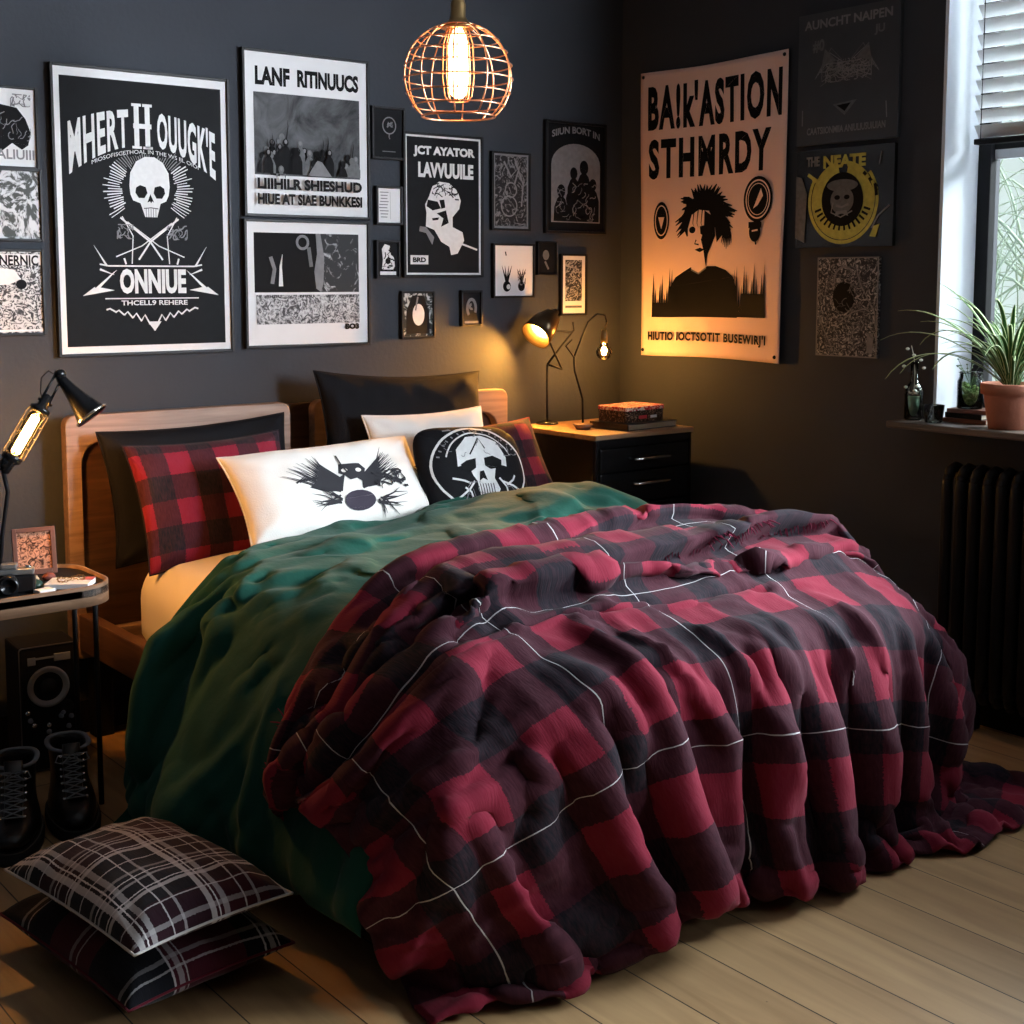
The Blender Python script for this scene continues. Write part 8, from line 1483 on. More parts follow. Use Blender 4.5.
for x, y in ((-2.415, -.60), (-2.415, -.45), (-2.98, -.63), (-2.98, -.43)):
    bm = bmesh.new(); tube(bm, [(x, y, 0), (x, y, .3), (x, y, .586)], .007, 10); child('leg', bm, M['black'], tb, True)

TT = .6035
t = thing('picture_frame', 'small copper toned picture frame standing on the side table', 'picture frame', (-2.510, -.435, TT), (math.radians(-10), 0, math.radians(-8)))
M['warm_print'] = photo_mat('warm_print', (0.05, 0.02, 0.012), (0.55, 0.26, 0.16), 60, 0.48, 0.08, 2.5, 3)
M['copper_frame'] = mat('dark_copper_frame', (0.16, 0.07, 0.05), 0.4, 0.5)
bm = bmesh.new()
for a in ((-.055, -.043, 0, .125), (.043, .055, 0, .125), (-.043, .043, .113, .125), (-.043, .043, 0, .014)): bx(bm, a[0], a[1], -.006, .006, a[2], a[3], .001)
from_bm('frame', bm, M['copper_frame'], t)
bm = bmesh.new(); bx(bm, -.043, .043, -.001, .004, .014, .113); from_bm('print', bm, M['warm_print'], t)
bm = bmesh.new(); bx(bm, -.008, .008, .006, .010, .002, .09); from_bm('easel_back', bm, M['black'], t)
t = thing('booklet', 'white booklet with a pink corner lying near the rounded end of the side table', 'booklet', (-2.488, -.625, TT), (0, 0, math.radians(-35)))
bm = bmesh.new(); bx(bm, -.055, .055, -.04, .04, 0, .014, .002); from_bm('cover', bm, M['paper_white'], t)
bm = bmesh.new(); bx(bm, .025, .0555, .008, .0405, .0142, .015); from_bm('corner_patch', bm, mat('pink_patch', (.55, .12, .12), .6), t)
t = thing('chain_bracelet', 'thin brass chain curled on the white booklet', 'bracelet', (-2.484, -.622, TT + .0145))
bm = bmesh.new()
for k in range(26):
    a = 2 * math.pi * k / 26; c_ = Vector((.034 * math.cos(a), .022 * math.sin(a), .004 + .003 * math.sin(3 * a)))
    d = Vector((-.034 * math.sin(a), .022 * math.cos(a), 0)).normalized(); q = Vector((0, 0, 1)) if k % 2 else Vector((-d.y, d.x, 0))
    tube(bm, [c_ + d * .0045 * math.cos(b) + q * .0026 * math.sin(b) for b in [2 * math.pi * i / 8 for i in range(8)]], .0009, 4, close=True)
from_bm('chain', bm, M['brass'], t, True)
# old camera
t = thing('camera', 'black camera with a pale top plate at the left edge of the side table', 'camera', (-2.632, -.60, TT), (0, 0, math.radians(-22)))
bm = bmesh.new(); bx(bm, -.062, .062, -.018, .018, 0, .045, .006); from_bm('camera_body', bm, M['leather'], t)
bm = bmesh.new(); bx(bm, -.060, .060, -.017, .017, .0455, .060, .004); bx(bm, -.02, .02, -.016, .016, .060, .074, .005); from_bm('top_plate', bm, mat('pale_metal', (.5, .5, .5), .3, .8), t)
bm = bmesh.new(); lathe(bm, [(0, 0), (.026, 0), (.026, .018), (.022, .030), (.018, .030), (.014, .022), (0, .020)], 24, (0, -.018, .024), Matrix.Rotation(math.pi / 2, 4, 'X')); from_bm('lens', bm, M['black_metal'], t, True)
bm = bmesh.new(); lathe(bm, [(0, 0), (.007, 0), (.007, .006), (0, .007)], 12, (.045, 0, .060)); from_bm('shutter_button', bm, M['chrome'], t, True)
# shells, stones, keys
def blob(name, label, cat, loc, s, m, seed, ridg=0.0, group=None):
    bm = bmesh.new(); bmesh.ops.create_icosphere(bm, subdivisions=3, radius=1)
    for v in bm.verts:
        n_ = noise.noise(v.co * 1.7 + Vector((seed, seed, 0))); v.co *= 1 + .28 * n_ + ridg * math.sin(math.atan2(v.co.y, v.co.x) * 9)
        v.co = Vector((v.co.x * s[0], v.co.y * s[1], max(v.co.z, -.75) * s[2]))
    z0 = min(v.co.z for v in bm.verts)
    for v in bm.verts: v.co.z -= z0
    o = from_bm(name, bm, m, None, True); o.location = loc; return tag(o, label, cat, group)
blob('seashell', 'cream ridged shell lying in front of the copper picture frame', 'shell', (-2.560, -.53, TT), (.026, .018, .013), mat('cream_shell', (.40, .34, .25), .4, var=(80, .3)), 1.3, .08)
blob('pebble', 'dark green stone between the camera and the booklet', 'stone', (-2.572, -.60, TT), (.022, .018, .014), mat('green_stone', (.02, .05, .04), .3), 4.1)
blob('pebble', 'reddish stone right of the picture frame foot', 'stone', (-2.505, -.52, TT), (.017, .014, .011), mat('red_stone', (.18, .06, .05), .5), 7.7)
t = thing('matchbox', 'small white matchbox at the front edge of the side table', 'matchbox', (-2.565, -.655, TT), (0, 0, math.radians(15)))
bm = bmesh.new(); bx(bm, -.022, .022, -.014, .014, 0, .009, .001); from_bm('sleeve', bm, M['paper_white'], t)
bm = bmesh.new(); bx(bm, -.0205, .026, -.0125, .0125, .001, .008, .0005); from_bm('tray', bm, mat('card_grey', (.3, .3, .28), .8), t)
# little grey figurine
t = thing('figurine', 'small grey seated figurine behind the camera', 'figurine', (-2.672, -.505, TT))
bm = bmesh.new(); lathe(bm, [(0, 0), (.022, 0), (.024, .006), (.018, .012), (.020, .03), (.014, .05), (.007, .058), (.007, .062), (.013, .072), (.012, .084), (.006, .092), (0, .094)], 20); from_bm('body', bm, mat('grey_plaster', (.22, .21, .2), .7, bump=(60, .3)), t, True)

# ------------------------------------------------------------------ lamps
def glow(name, col, strength):
    return mat(name, (0, 0, 0), 1, emit=col, estr=strength)
M['filament'] = glow('hot_filament', (1.0, 0.45, 0.10), 560)
M['bulb_big'] = glow('glowing_bulb', (1.0, 0.50, 0.20), 20)
M['bulb_small'] = glow('glowing_small_bulb', (1.0, 0.46, 0.10), 1300)
M['bulb_shade'] = glow('glowing_shaded_bulb', (1.0, 0.42, 0.06), 1500)

YL = -.47
lp = lambda u, v, y=YL: at(u, v, 1, y)
L = thing('desk_lamp', 'jointed desk lamp with a glowing caged tube bulb on the left side table', 'lamp', (-2.585, YL, TT))
bm = bmesh.new(); lathe(bm, [(0, 0), (.055, 0), (.055, .008), (.03, .016), (.012, .022), (0, .022)], 32, (-2.605, YL + .03, TT)); child('base', bm, M['black_metal'], L, True)
bm = bmesh.new(); tube(bm, [(-2.605, YL + .03, TT + .02), (-2.598, YL + .02, .72), lp(8, 492), lp(3, 470)], .0055, 10); child('pole', bm, M['black'], L, True)
J1, J2, J3 = lp(7, 463), lp(45, 402), lp(60, 374)
bm = bmesh.new(); lathe(bm, [(0, -.014), (.016, -.014), (.018, 0), (.016, .014), (0, .014)], 20, J1, Matrix.Rotation(math.pi / 2, 4, 'X')); lathe(bm, [(0, -.012), (.012, -.012), (.013, 0), (.012, .012), (0, .012)], 20, J3, Matrix.Rotation(math.pi / 2, 4, 'X'))
tube(bm, [J1 + Vector((-.05, 0, -.02)), J1], .008, 10); child('joint', bm, M['black_metal'], L, True)
ax = (lp(38, 413) - lp(13, 456)); axl = ax.length; axn = ax.normalized(); B0 = lp(13, 456); R_ = axis_mat(axn)
bm = bmesh.new(); lathe(bm, [(.006, -.05), (.014, -.045), (.016, -.02), (.026, -.012), (.026, 0), (.02, .004)], 24, B0, R_); lathe(bm, [(.02, 0), (.027, .004), (.027, .014), (.014, .022), (.012, .05), (.004, .055)], 24, B0 + ax, R_); child('bulb_holder', bm, M['black_metal'], L, True)
bm = bmesh.new(); lathe(bm, [(.012, 0), (.021, .008), (.022, .02), (.022, axl - .02), (.020, axl - .008), (.012, axl)], 24, B0, R_); bulb = child('bulb', bm, M['glass_amber'], L, True)
bm = bmesh.new()
for k in range(6):
    a = 2 * math.pi * k / 6; o_ = R_ @ Vector((.0085 * math.cos(a), .0085 * math.sin(a), 0)); tube(bm, [B0 + o_ + axn * (.012), B0 + o_ * 1.1 + ax * .5, B0 + o_ + ax - axn * .012], .0022, 5)
o = from_bm('filament', bm, M['filament'], bulb, True)
bm = bmesh.new()
for k in range(8):
    a = 2 * math.pi * (k + .5) / 8; o_ = R_ @ Vector((.029 * math.cos(a), .029 * math.sin(a), 0)); tube(bm, [B0 + o_ * .85 - axn * .004, B0 + o_, B0 + o_ + ax, B0 + o_ * .85 + ax + axn * .004], .0012, 5)
for q in (.25, .5, .75): tube(bm, [B0 + ax * q + R_ @ Vector((.029 * math.cos(2 * math.pi * k / 20), .029 * math.sin(2 * math.pi * k / 20), 0)) for k in range(20)], .001, 4, close=True)
child('bulb_cage', bm, M['black'], L, True)
bm = bmesh.new()
sd = Vector((axn.z, 0, -axn.x))
for s in (-1, 1): tube(bm, [J2 + sd * .012 * s - axn * .012, J3 + sd * .010 * s], .0035, 8)
tube(bm, [J2 - sd * .02, J2 + sd * .02], .004, 8); child('arm', bm, M['black_metal'], L, True)
S0, S1 = lp(63, 381), lp(87, 417)
sx = (S1 - S0); sl = sx.length; RS = axis_mat(sx + Vector((0, -.05, 0)))
bm = bmesh.new(); lathe(bm, [(.0, -.02), (.010, -.02), (.014, -.005), (.017, .02), (.026, sl * .55), (.040, sl * .95), (.045, sl), (.043, sl), (.037, sl * .93), (.022, sl * .5), (.012, .02), (0, .018)], 36, S0, RS); child('lamp_shade', bm, M['black_metal'], L, True)
bm = bmesh.new(); lathe(bm, [(.0455, sl - .004), (.0475, sl), (.0455, sl + .003), (.042, sl + .001)], 36, S0, RS); child('shade_rim', bm, M['chrome'], L, True)
bm = bmesh.new(); pts = [J2, lp(42, 392), lp(43, 378), lp(50, 371), lp(58, 376), lp(62, 384)]; tube(bm, [Vector(p) + Vector((0, .012, 0)) for p in pts], .0018, 6); child('power_cable', bm, M['rubber'], L, True)

# bedside cabinet (right)
CX0, CX1, CY0, CY1, CZ = -.590, -.115, -.515, -.07, .845
cb = thing('bedside_cabinet', 'black metal drawer cabinet with a wooden top in the corner right of the bed', 'cabinet', ((CX0 + CX1) / 2, (CY0 + CY1) / 2, 0))
bm = bmesh.new(); bx(bm, CX0, CX1, CY0 + .012, CY1, .04, CZ - .019, .005); child('body', bm, M['black_metal'], cb)
bm = bmesh.new(); bx(bm, CX0 - .006, CX1 + .006, CY0 - .006, CY1, CZ - .018, CZ, .004); child('top', bm, M['wood_top'], cb)
bm = bmesh.new(); bx(bm, CX0 + .03, CX1 - .03, CY0 + .04, CY1 - .03, 0, .039); child('plinth', bm, M['black'], cb)
bm = bmesh.new(); bx(bm, CX0 + .001, CX0 + .014, CY0, CY0 + .0115, .04, CZ - .019, .003); bx(bm, CX1 - .014, CX1 - .001, CY0, CY0 + .0115, .04, CZ - .019, .003); bx(bm, CX0 + .014, CX1 - .014, CY0, CY0 + .0115, CZ - .045, CZ - .019, .002); child('front_frame', bm, M['black_metal'], cb)
z = CZ - .052
for k, hh in enumerate((.082, .110, .255, .275)):
    bm = bmesh.new(); bx(bm, CX0 + .020, CX1 - .020, CY0 - .004, CY0 + .0115, z - hh, z, .004); d = child('drawer', bm, M['black_metal'], cb)
    bm = bmesh.new(); hz = z - .042; xm = (CX0 + CX1) / 2 + .02
    tube(bm, [(xm - .085, CY0 - .004, hz), (xm - .085, CY0 - .022, hz), (xm - .078, CY0 - .028, hz), (xm + .078, CY0 - .028, hz), (xm + .085, CY0 - .022, hz), (xm + .085, CY0 - .004, hz)], .0045, 8)
    from_bm('handle', bm, M['chrome'], d, True)
    z -= hh + .006

# lamp with shade
CT = CZ + .0006
P1 = at(555, 421, 2, CZ); YR = -.115
P1 = Vector((-.475, YR, CT))
L = thing('desk_lamp', 'black jointed desk lamp with a brass shade, on the corner cabinet beside the headboard', 'lamp', P1)
q = lambda u, v, y=YR: at(u, v, 1, y)
def px_of(p):
    d = Vector(p) - CAM; zz = d.dot(FW); return 512 + F_PX * d.dot(RT) / zz, CY - F_PX * d.dot(UP) / zz
bm = bmesh.new(); lathe(bm, [(0, 0), (.042, 0), (.042, .006), (.02, .012), (.008, .016), (0, .016)], 32, P1); child('base', bm, M['black_metal'], L, True)
K1 = Vector((P1.x, YR, q(556, 364).z)); K2 = q(560, 368); K3 = q(574, 330); K4 = q(546, 330)
bm = bmesh.new(); tube(bm, [P1 + Vector((0, 0, .014)), K1], .0045, 10); child('pole', bm, M['black'], L, True)
bm = bmesh.new(); tube(bm, [K1, K3], .004, 8); tube(bm, [q(562, 369, YR - .012), q(548, 338, YR - .012)], .004, 8); tube(bm, [K1, q(562, 369, YR - .012)], .004, 8)
tube(bm, [K3, q(571, 332), K4], .0035, 8); tube(bm, [q(573, 322), K3], .003, 8); child('arm', bm, M['black'], L, True)
S0, S1 = q(547, 313), q(532, 340)
S0 = q(556, 321); S1 = q(525, 338)
RS = axis_mat((S1 - S0) + Vector((0, -.02, -.06))); sl = .115
S0 = (q(543, 327) - (RS @ Vector((0, 0, 1))) * sl * .55)
bm = bmesh.new(); lathe(bm, [(0, -.03), (.012, -.03), (.016, -.012), (.034, .0), (.050, sl * .4), (.060, sl), (.058, sl), (.047, sl * .4), (.030, .006), (0, .004)], 36, S0, RS); child('lamp_shade', bm, mat('smoked_brass', (.10, .07, .04), .3, .9), L, True)
bm = bmesh.new(); lathe(bm, [(0, .012), (.014, .014), (.026, .045), (.028, .062), (.020, .082), (0, .090)], 24, S0, RS); child('bulb', bm, M['bulb_shade'], L, True)

# bare bulb lamp
P2 = Vector((-.412, -.245, CT)); Y2 = -.245
q2 = lambda u, v: at(u, v, 1, Y2)
L = thing('bulb_lamp', 'slim black lamp stand with a bare glowing globe bulb nearest the room corner', 'lamp', P2)
bm = bmesh.new(); lathe(bm, [(0, 0), (.032, 0), (.032, .005), (.012, .01), (0, .011)], 28, P2); child('base', bm, M['black_metal'], L, True)
bm = bmesh.new(); E1 = q2(574, 357); tube(bm, [P2 + Vector((0, 0, .01)), P2 + Vector((-.001, 0, .1)), E1 + Vector((.004, 0, -.05)), E1], .0042, 10); child('pole', bm, M['black'], L, True)
bm = bmesh.new(); E2 = q2(588, 322); E3 = q2(607, 322); tube(bm, [E1, q2(566, 346), q2(572, 340)], .0035, 8); tube(bm, [E1, E2, q2(597, 314), q2(605, 315), E3], .003, 8); child('arm', bm, M['black'], L, True)
BB = q2(604, 351)
bm = bmesh.new(); tube(bm, [E3, Vector((BB.x, Y2, BB.z + .075))], .0018, 6); lathe(bm, [(0, .080), (.010, .078), (.012, .05), (.013, .030), (0, .030)], 20, BB); child('bulb_holder', bm, M['brass'], L, True)
bm = bmesh.new(); lathe(bm, [(.011, .034), (.014, .026)] + [(.030 * math.sin(a), .030 * math.cos(a) - .004) for a in [math.radians(x) for x in range(35, 181, 12)]] , 28, BB); bulb = child('bulb', bm, M['glass_amber'], L, True)
bm = bmesh.new(); lathe(bm, [(0, .018), (.007, .014), (.010, 0), (.007, -.012), (0, -.016)], 16, BB); o = from_bm('filament', bm, M['bulb_small'], bulb, True)

# tin and book on the cabinet
t = thing('book', 'dark closed book lying under the patterned tin on the cabinet', 'book', (-.285, -.385, CT), (0, 0, math.radians(4)))
bm = bmesh.new(); bx(bm, -.135, .135, -.095, .095, 0, .003, .001); bx(bm, -.135, .135, -.095, .095, .021, .024, .001); bx(bm, -.135, -.131, -.095, .095, .003, .021); from_bm('cover', bm, M['leather'], t)
bm = bmesh.new(); bx(bm, -.130, .130, -.091, .091, .0035, .0205); from_bm('pages', bm, mat('aged_pages', (.30, .24, .17), .8), t)
t = thing('tin_box', 'patterned tin box with a red and white lid on the cabinet', 'tin box', (-.29, -.375, CT + .0245), (0, 0, math.radians(6)))
M['tin_lid'] = photo_mat('red_white_lid', (.45, .02, .03), (.75, .65, .58), 42, .52, .03, 2.2, 3.3); M['tin_side'] = photo_mat('brown_tin_side', (.03, .015, .01), (.30, .20, .13), 50, .56, .05, 3, 1.1)
bm = bmesh.new(); plan_prism(bm, rrect(-.105, .105, -.075, .075, .02, 5), 0, .042); from_bm('body', bm, M['tin_side'], t)
bm = bmesh.new(); plan_prism(bm, rrect(-.108, .108, -.078, .078, .022, 5), .0425, .056); from_bm('lid', bm, M['tin_lid'], t)
bm = bmesh.new(); bx(bm, -.045, .0, -.0765, -.0755, .012, .024); from_bm('red_label', bm, mat('red_label', (.55, .03, .04), .4), t)
bm = bmesh.new(); bx(bm, .02, .055, -.0765, -.0755, .012, .022); from_bm('pale_label', bm, M['paper_white'], t)
t = thing('ashtray', 'small pale dish beside the lamp pole on the cabinet', 'dish', (-.485, -.33, CT))
bm = bmesh.new(); lathe(bm, [(0, 0), (.025, 0), (.038, .018), (.036, .019), (.024, .004), (0, .004)], 28); from_bm('bowl', bm, mat('glazed_brown', (.20, .12, .08), .25), t, True)

# pendant
PC = Vector((-1.672, -1.2, 1.888)); PR = .137
L = thing('pendant_lamp', 'copper wire globe pendant with a glowing tube bulb hanging over the bed', 'pendant lamp', (PC.x, PC.y, RH))
bm = bmesh.new(); lathe(bm, [(0, 0), (.05, 0), (.045, -.02), (.012, -.03), (0, -.03)], 28, (PC.x, PC.y, RH - .0005)); child('ceiling_rose', bm, M['black'], L, True)
bm = bmesh.new(); tube(bm, [(PC.x, PC.y, RH - .03), (PC.x, PC.y, PC.z + .215)], .003, 8); child('cord', bm, M['rubber'], L, True)
bm = bmesh.new(); lathe(bm, [(0, .222), (.008, .218), (.009, .195), (.015, .19), (.019, .175), (.019, .145), (.026, .134), (.044, .124), (.044, .118), (0, .118)], 28, PC); child('socket', bm, M['brass'], L, True)
bm = bmesh.new(); cut = -.098
def prof(t): return PR * math.sin(t), PR * math.cos(t) * .96
t0, t1 = math.asin(.043 / PR), math.acos(cut / PR / .96)
N = 18
for k in range(10):
    a = 2 * math.pi * (k + .35) / 10
    pts = []
    for i in range(N + 1):
        rr, zz = prof(t0 + (t1 - t0) * i / N); pts.append(PC + Vector((rr * math.cos(a), rr * math.sin(a), zz)))
    tube(bm, pts, .0021, 6)
for i in range(9):
    rr, zz = prof(t0 + (t1 - t0) * (i + .0) / 8); tube(bm, [PC + Vector((rr * math.cos(2 * math.pi * k / 40), rr * math.sin(2 * math.pi * k / 40), zz)) for k in range(40)], .0019 if i < 8 else .003, 6, close=True)
for k in range(8):
    a = 2 * math.pi * (k + .1) / 8; tube(bm, [PC + Vector((rr_ * math.cos(a), rr_ * math.sin(a), zz)) for rr_, zz in ((.026, .118), (.037, .08), (.040, 0), (.034, -.048), (.026, -.060))], .0016, 5)
tube(bm, [PC + Vector((.026 * math.cos(2 * math.pi * k / 24), .026 * math.sin(2 * math.pi * k / 24), -.060)) for k in range(24)], .0016, 5, close=True)
child('wire_cage', bm, M['copper'], L, True)
bm = bmesh.new(); lathe(bm, [(.010, .117), (.017, .104), (.024, .08), (.024, -.025), (.020, -.042), (.011, -.052), (0, -.055)], 28, PC); child('bulb', bm, M['bulb_big'], L, True)

# ------------------------------------------------------------------ window sill things
SZ = SILL + .0006
pot = thing('potted_plant', 'grassy leaved plant in a terracotta pot on the window sill', 'potted plant', (-.045, -1.755, SZ))
bm = bmesh.new(); lathe(bm, [(0, .004), (.050, 0), (.058, 0), (.075, .100), (.0755, .104), (.083, .104), (.084, .135), (.079, .136), (.074, .120), (.06, .118), (0, .118)], 48); o = from_bm('pot', bm, M['terracotta'], pot, True)
bm = bmesh.new(); lathe(bm, [(0, .126), (.05, .125), (.073, .120), (.073, .1185), (0, .1185)], 32); from_bm('soil', bm, M['soil'], pot, True)
M['leaf'] = mat('striped_leaf', (.10, .20, .05), .5, var=(9, .5))
nt = M['leaf'].node_tree; b_ = nt.nodes['Principled BSDF']
uvn = nt.nodes.new('ShaderNodeUVMap'); sp = nt.nodes.new('ShaderNodeSeparateXYZ'); nt.links.new(uvn.outputs[0], sp.inputs[0])
e_ = math_node(nt, 'GREATER_THAN', math_node(nt, 'ABSOLUTE', math_node(nt, 'SUBTRACT', sp.outputs[0], .5)), .34)
col = mix_col(nt, e_, (.035, .11, .025), (.42, .50, .26)); nt.links.new(col, b_.inputs['Base Color'])
def blade(root, az, ln, bend, wd, rise):
    n = 14; h = Vector((math.cos(az), math.sin(az), 0)); s = Vector((-math.sin(az), math.cos(az), 0))
    p = Vector(root); el = rise; vs, fs, uvs = [], [], []
    for i in range(n + 1):
        t = i / n; w_ = wd * (0.55 + 0.9 * t) * (1 - t ** 3) ** 0.8 if t < 1 else 0.0
        tw = s; up_ = Vector((0, 0, 1)) * math.cos(el) - h * math.sin(el)
        for k, q_ in enumerate((-1, -.35, .35, 1)):
            vs.append(tuple(p + tw * w_ * q_ / 2 + up_ * w_ * .18 * abs(q_))); uvs.append(((q_ + 1) / 2, t))
        p = p + (h * math.cos(el) + Vector((0, 0, 1)) * math.sin(el)) * ln / n
        el -= bend / n * (0.4 + 1.2 * t)
    for i in range(n):
        for k in range(3):
            fs.append((4 * i + k, 4 * i + k + 1, 4 * i + k + 5, 4 * i + k + 4))
    me = bpy.data.meshes.new('leaf'); me.from_pydata(vs, [], fs); uv = me.uv_layers.new(name='UVMap')
    for l in me.loops: uv.data[l.index].uv = uvs[l.vertex_index]
    o = link_ob('leaf', me, M['leaf'], pot, True); o.modifiers.new('solid', 'SOLIDIFY').thickness = .0008
rg = random.Random(5)
for k in range(84):
    az = rg.uniform(0, 2 * math.pi); ln = rg.uniform(.20, .40); ri = rg.uniform(1.05, 1.5)
    hx = math.cos(az)
    if hx > 0.2: ln *= .7; ri = max(ri, 1.25)
    blade((.022 * math.cos(az) * rg.random(), .022 * math.sin(az) * rg.random(), .120), az, ln, rg.uniform(.9, 2.0), rg.uniform(.010, .017), ri)
for az, ln, be, ri in ((1.65, .46, 1.2, .95), (1.95, .44, 1.5, .85), (1.75, .36, 1.3, 1.05), (2.2, .36, 2.0, .80), (2.5, .42, 1.9, .72), (1.55, .40, 2.2, 1.1), (-1.4, .4, 1.8, .9), (-1.9, .38, 1.6, 1.0), (2.9, .34, 2.0, .9), (1.72, .40, 0.9, 1.25)):
    blade((0, .01, .120), az, ln, be, .017, ri)

bt = thing('glass_bottle', 'slim glass bottle with green water and white petals, leftmost on the sill', 'bottle', (-.052, -1.425, SZ))
bm = bmesh.new(); lathe(bm, [(0, 0), (.027, 0), (.029, .004), (.029, .085), (.024, .105), (.0125, .120), (.0125, .175), (.015, .178), (.015, .184), (.0105, .184), (.0105, .122), (.022, .104), (.027, .084), (.027, .005), (0, .004)], 32); from_bm('bottle', bm, M['glass'], bt, True)
bm = bmesh.new(); lathe(bm, [(0, .0055), (.0262, .0055), (.0262, .075), (0, .075)], 28); from_bm('water', bm, mat('green_water', (.30, .45, .32), .15), bt, True)
bm = bmesh.new(); rg = random.Random(2)
for k in range(16):
    c_ = Vector((rg.uniform(-.02, .02), rg.uniform(-.02, .02), .078 + rg.uniform(0, .018))); bmesh.ops.create_icosphere(bm, subdivisions=1, radius=rg.uniform(.003, .006), matrix=Matrix.Translation(c_) @ Matrix.Diagonal((1, 1, .5, 1)))
from_bm('petals', bm, M['pillow_white'], bt, True)
bm = bmesh.new(); tube(bm, [(0, 0, .08), (.002, 0, .15), (.0, .004, .20), (-.004, .012, .235)], .0013, 6)
for s in ((0, .004, .205), (-.012, .02, .225), (.012, -.014, .19), (-.02, .026, .17), (.02, -.02, .165), (-.028, -.03, .11), (-.03, -.025, .095), (-.03, .01, .105)):
    bmesh.ops.create_icosphere(bm, subdivisions=2, radius=.008, matrix=Matrix.Translation(s) @ Matrix.Diagonal((1, .7, .6, 1)))
from_bm('sprig', bm, mat('pale_sprig', (.62, .66, .60), .7), bt, True)

gl = thing('drinking_glass', 'low clear glass tumbler between the slim bottle and the stacked books on the sill', 'glass', (-.075, -1.515, SZ))
bm = bmesh.new(); lathe(bm, [(0, 0), (.024, 0), (.027, .003), (.033, .055), (.0315, .055), (.0255, .006), (0, .006)], 32); from_bm('tumbler', bm, M['glass'], gl, True)
bm = bmesh.new(); lathe(bm, [(0, .0065), (.0250, .0065), (.0285, .030), (0, .030)], 28); from_bm('water', bm, M['glass'], gl, True)

bk = []
for k, (w_, d_, h_, m_, lab, a) in enumerate(((.15, .115, .013, 'book_brown', 'brown paperback at the bottom of the sill stack', 3), (.135, .105, .016, 'book_black', 'black book in the middle of the sill stack', -4), (.13, .10, .012, 'book_pink', 'dusty pink book lying on top of the sill stack', 6))):
    if m_ not in M: M[m_] = mat(m_, {'book_brown': (.20, .08, .05), 'book_black': (.015, .015, .015), 'book_pink': (.30, .15, .12)}[m_], .5)
    z = SZ + sum((.0135, .0165, .0125)[:k])
    t = thing('book', lab, 'book', (.035, -1.585, z), (0, 0, math.radians(a)), 'books stacked on the sill')
    bm = bmesh.new(); bx(bm, -d_ / 2, d_ / 2, -w_ / 2, w_ / 2, 0, .0015); bx(bm, -d_ / 2, d_ / 2, -w_ / 2, w_ / 2, h_ - .0015, h_); bx(bm, -d_ / 2, -d_ / 2 + .0015, -w_ / 2, w_ / 2, .0015, h_ - .0015); from_bm('cover', bm, M[m_], t)
    bm = bmesh.new(); bx(bm, -d_ / 2 + .002, d_ / 2 - .002, -w_ / 2 + .002, w_ / 2 - .002, .0018, h_ - .0018); from_bm('pages', bm, mat('pages', (.42, .36, .28), .8), t)
ZB = SZ + .0425
jr = thing('glass_jar', 'glass jar of green moss standing on the stacked books', 'jar', (.028, -1.575, ZB))
bm = bmesh.new(); lathe(bm, [(0, 0), (.036, 0), (.040, .004), (.040, .085), (.034, .098), (.034, .110), (.037, .112), (.035, .114), (.032, .110), (.032, .098), (.038, .084), (.038, .005), (0, .004)], 32); from_bm('jar', bm, M['glass'], jr, True)
bm = bmesh.new(); rg = random.Random(9)
for k in range(70):
    c_ = Vector((rg.uniform(-.024, .024), rg.uniform(-.024, .024), .014 + rg.uniform(0, .062))); bmesh.ops.create_icosphere(bm, subdivisions=1, radius=rg.uniform(.005, .010), matrix=Matrix.Translation(c_))
for v in bm.verts: v.co += Vector((noise.noise(v.co * 150), noise.noise(v.co * 150 + Vector((5, 0, 0))), noise.noise(v.co * 150 + Vector((0, 9, 0))))) * .004
from_bm('moss', bm, mat('moss', (.20, .28, .10), .9, var=(120, .6)), jr, False)
bm = bmesh.new(); rg = random.Random(19)
for k in range(7):
    a = rg.uniform(0, 6.28); p0 = Vector((0, 0, .07)); p1 = Vector((.022 * math.cos(a), .022 * math.sin(a), .115)); p2 = p1 + Vector((.03 * math.cos(a), .03 * math.sin(a) - .012, rg.uniform(.01, .04)))
    tube(bm, [p0, p1, p2], .0008, 4)
    for i in range(3): bmesh.ops.create_icosphere(bm, subdivisions=1, radius=.004, matrix=Matrix.Translation(p1.lerp(p2, i / 2)) @ Matrix.Diagonal((1, 1, .6, 1)))
from_bm('sprigs', bm, mat('grey_green_sprig', (.16, .22, .15), .8), jr, True)
t = thing('candle_holder', 'black cylindrical tin between the moss jar and the terracotta pot', 'candle tin', (.112, -1.66, SZ))
bm = bmesh.new(); lathe(bm, [(0, 0), (.028, 0), (.030, .003), (.030, .11), (.028, .112), (.026, .108), (.026, .02), (0, .02)], 32); from_bm('tin', bm, M['black'], t, True)

# radiator
RY1, RYE = -1.60, -2.70
rd = thing('radiator', 'tall black column radiator under the window sill', 'radiator', (-.075, -2.0, 0))
y = RY1
while y > RYE:
    bm = bmesh.new()
    for x in (-.115, -.035):
        tube(bm, [(x, y, .12), (x, y, .18), (x, y, .74), (x, y, .79)], [.013, .0175, .0175, .013], 12)
    tube(bm, [(-.115, y, .77), (-.10, y, .803), (-.075, y, .812), (-.05, y, .803), (-.035, y, .77)], .016, 12)
    tube(bm, [(-.115, y, .14), (-.10, y, .108), (-.05, y, .108), (-.035, y, .14)], .016, 12)
    child('column', bm, M['radiator'], rd, True); y -= .046
for z in (.14, .78):
    bm = bmesh.new(); tube(bm, [(-.075, RY1 - .005, z), (-.075, RYE + .02, z)], .014, 12); child('header_pipe', bm, M['radiator'], rd, True)
for y in (RY1 - .09, RYE + .13):
    bm = bmesh.new(); bx(bm, -.105, -.045, y - .008, y + .008, 0, .10, .003); child('foot', bm, M['radiator'], rd)

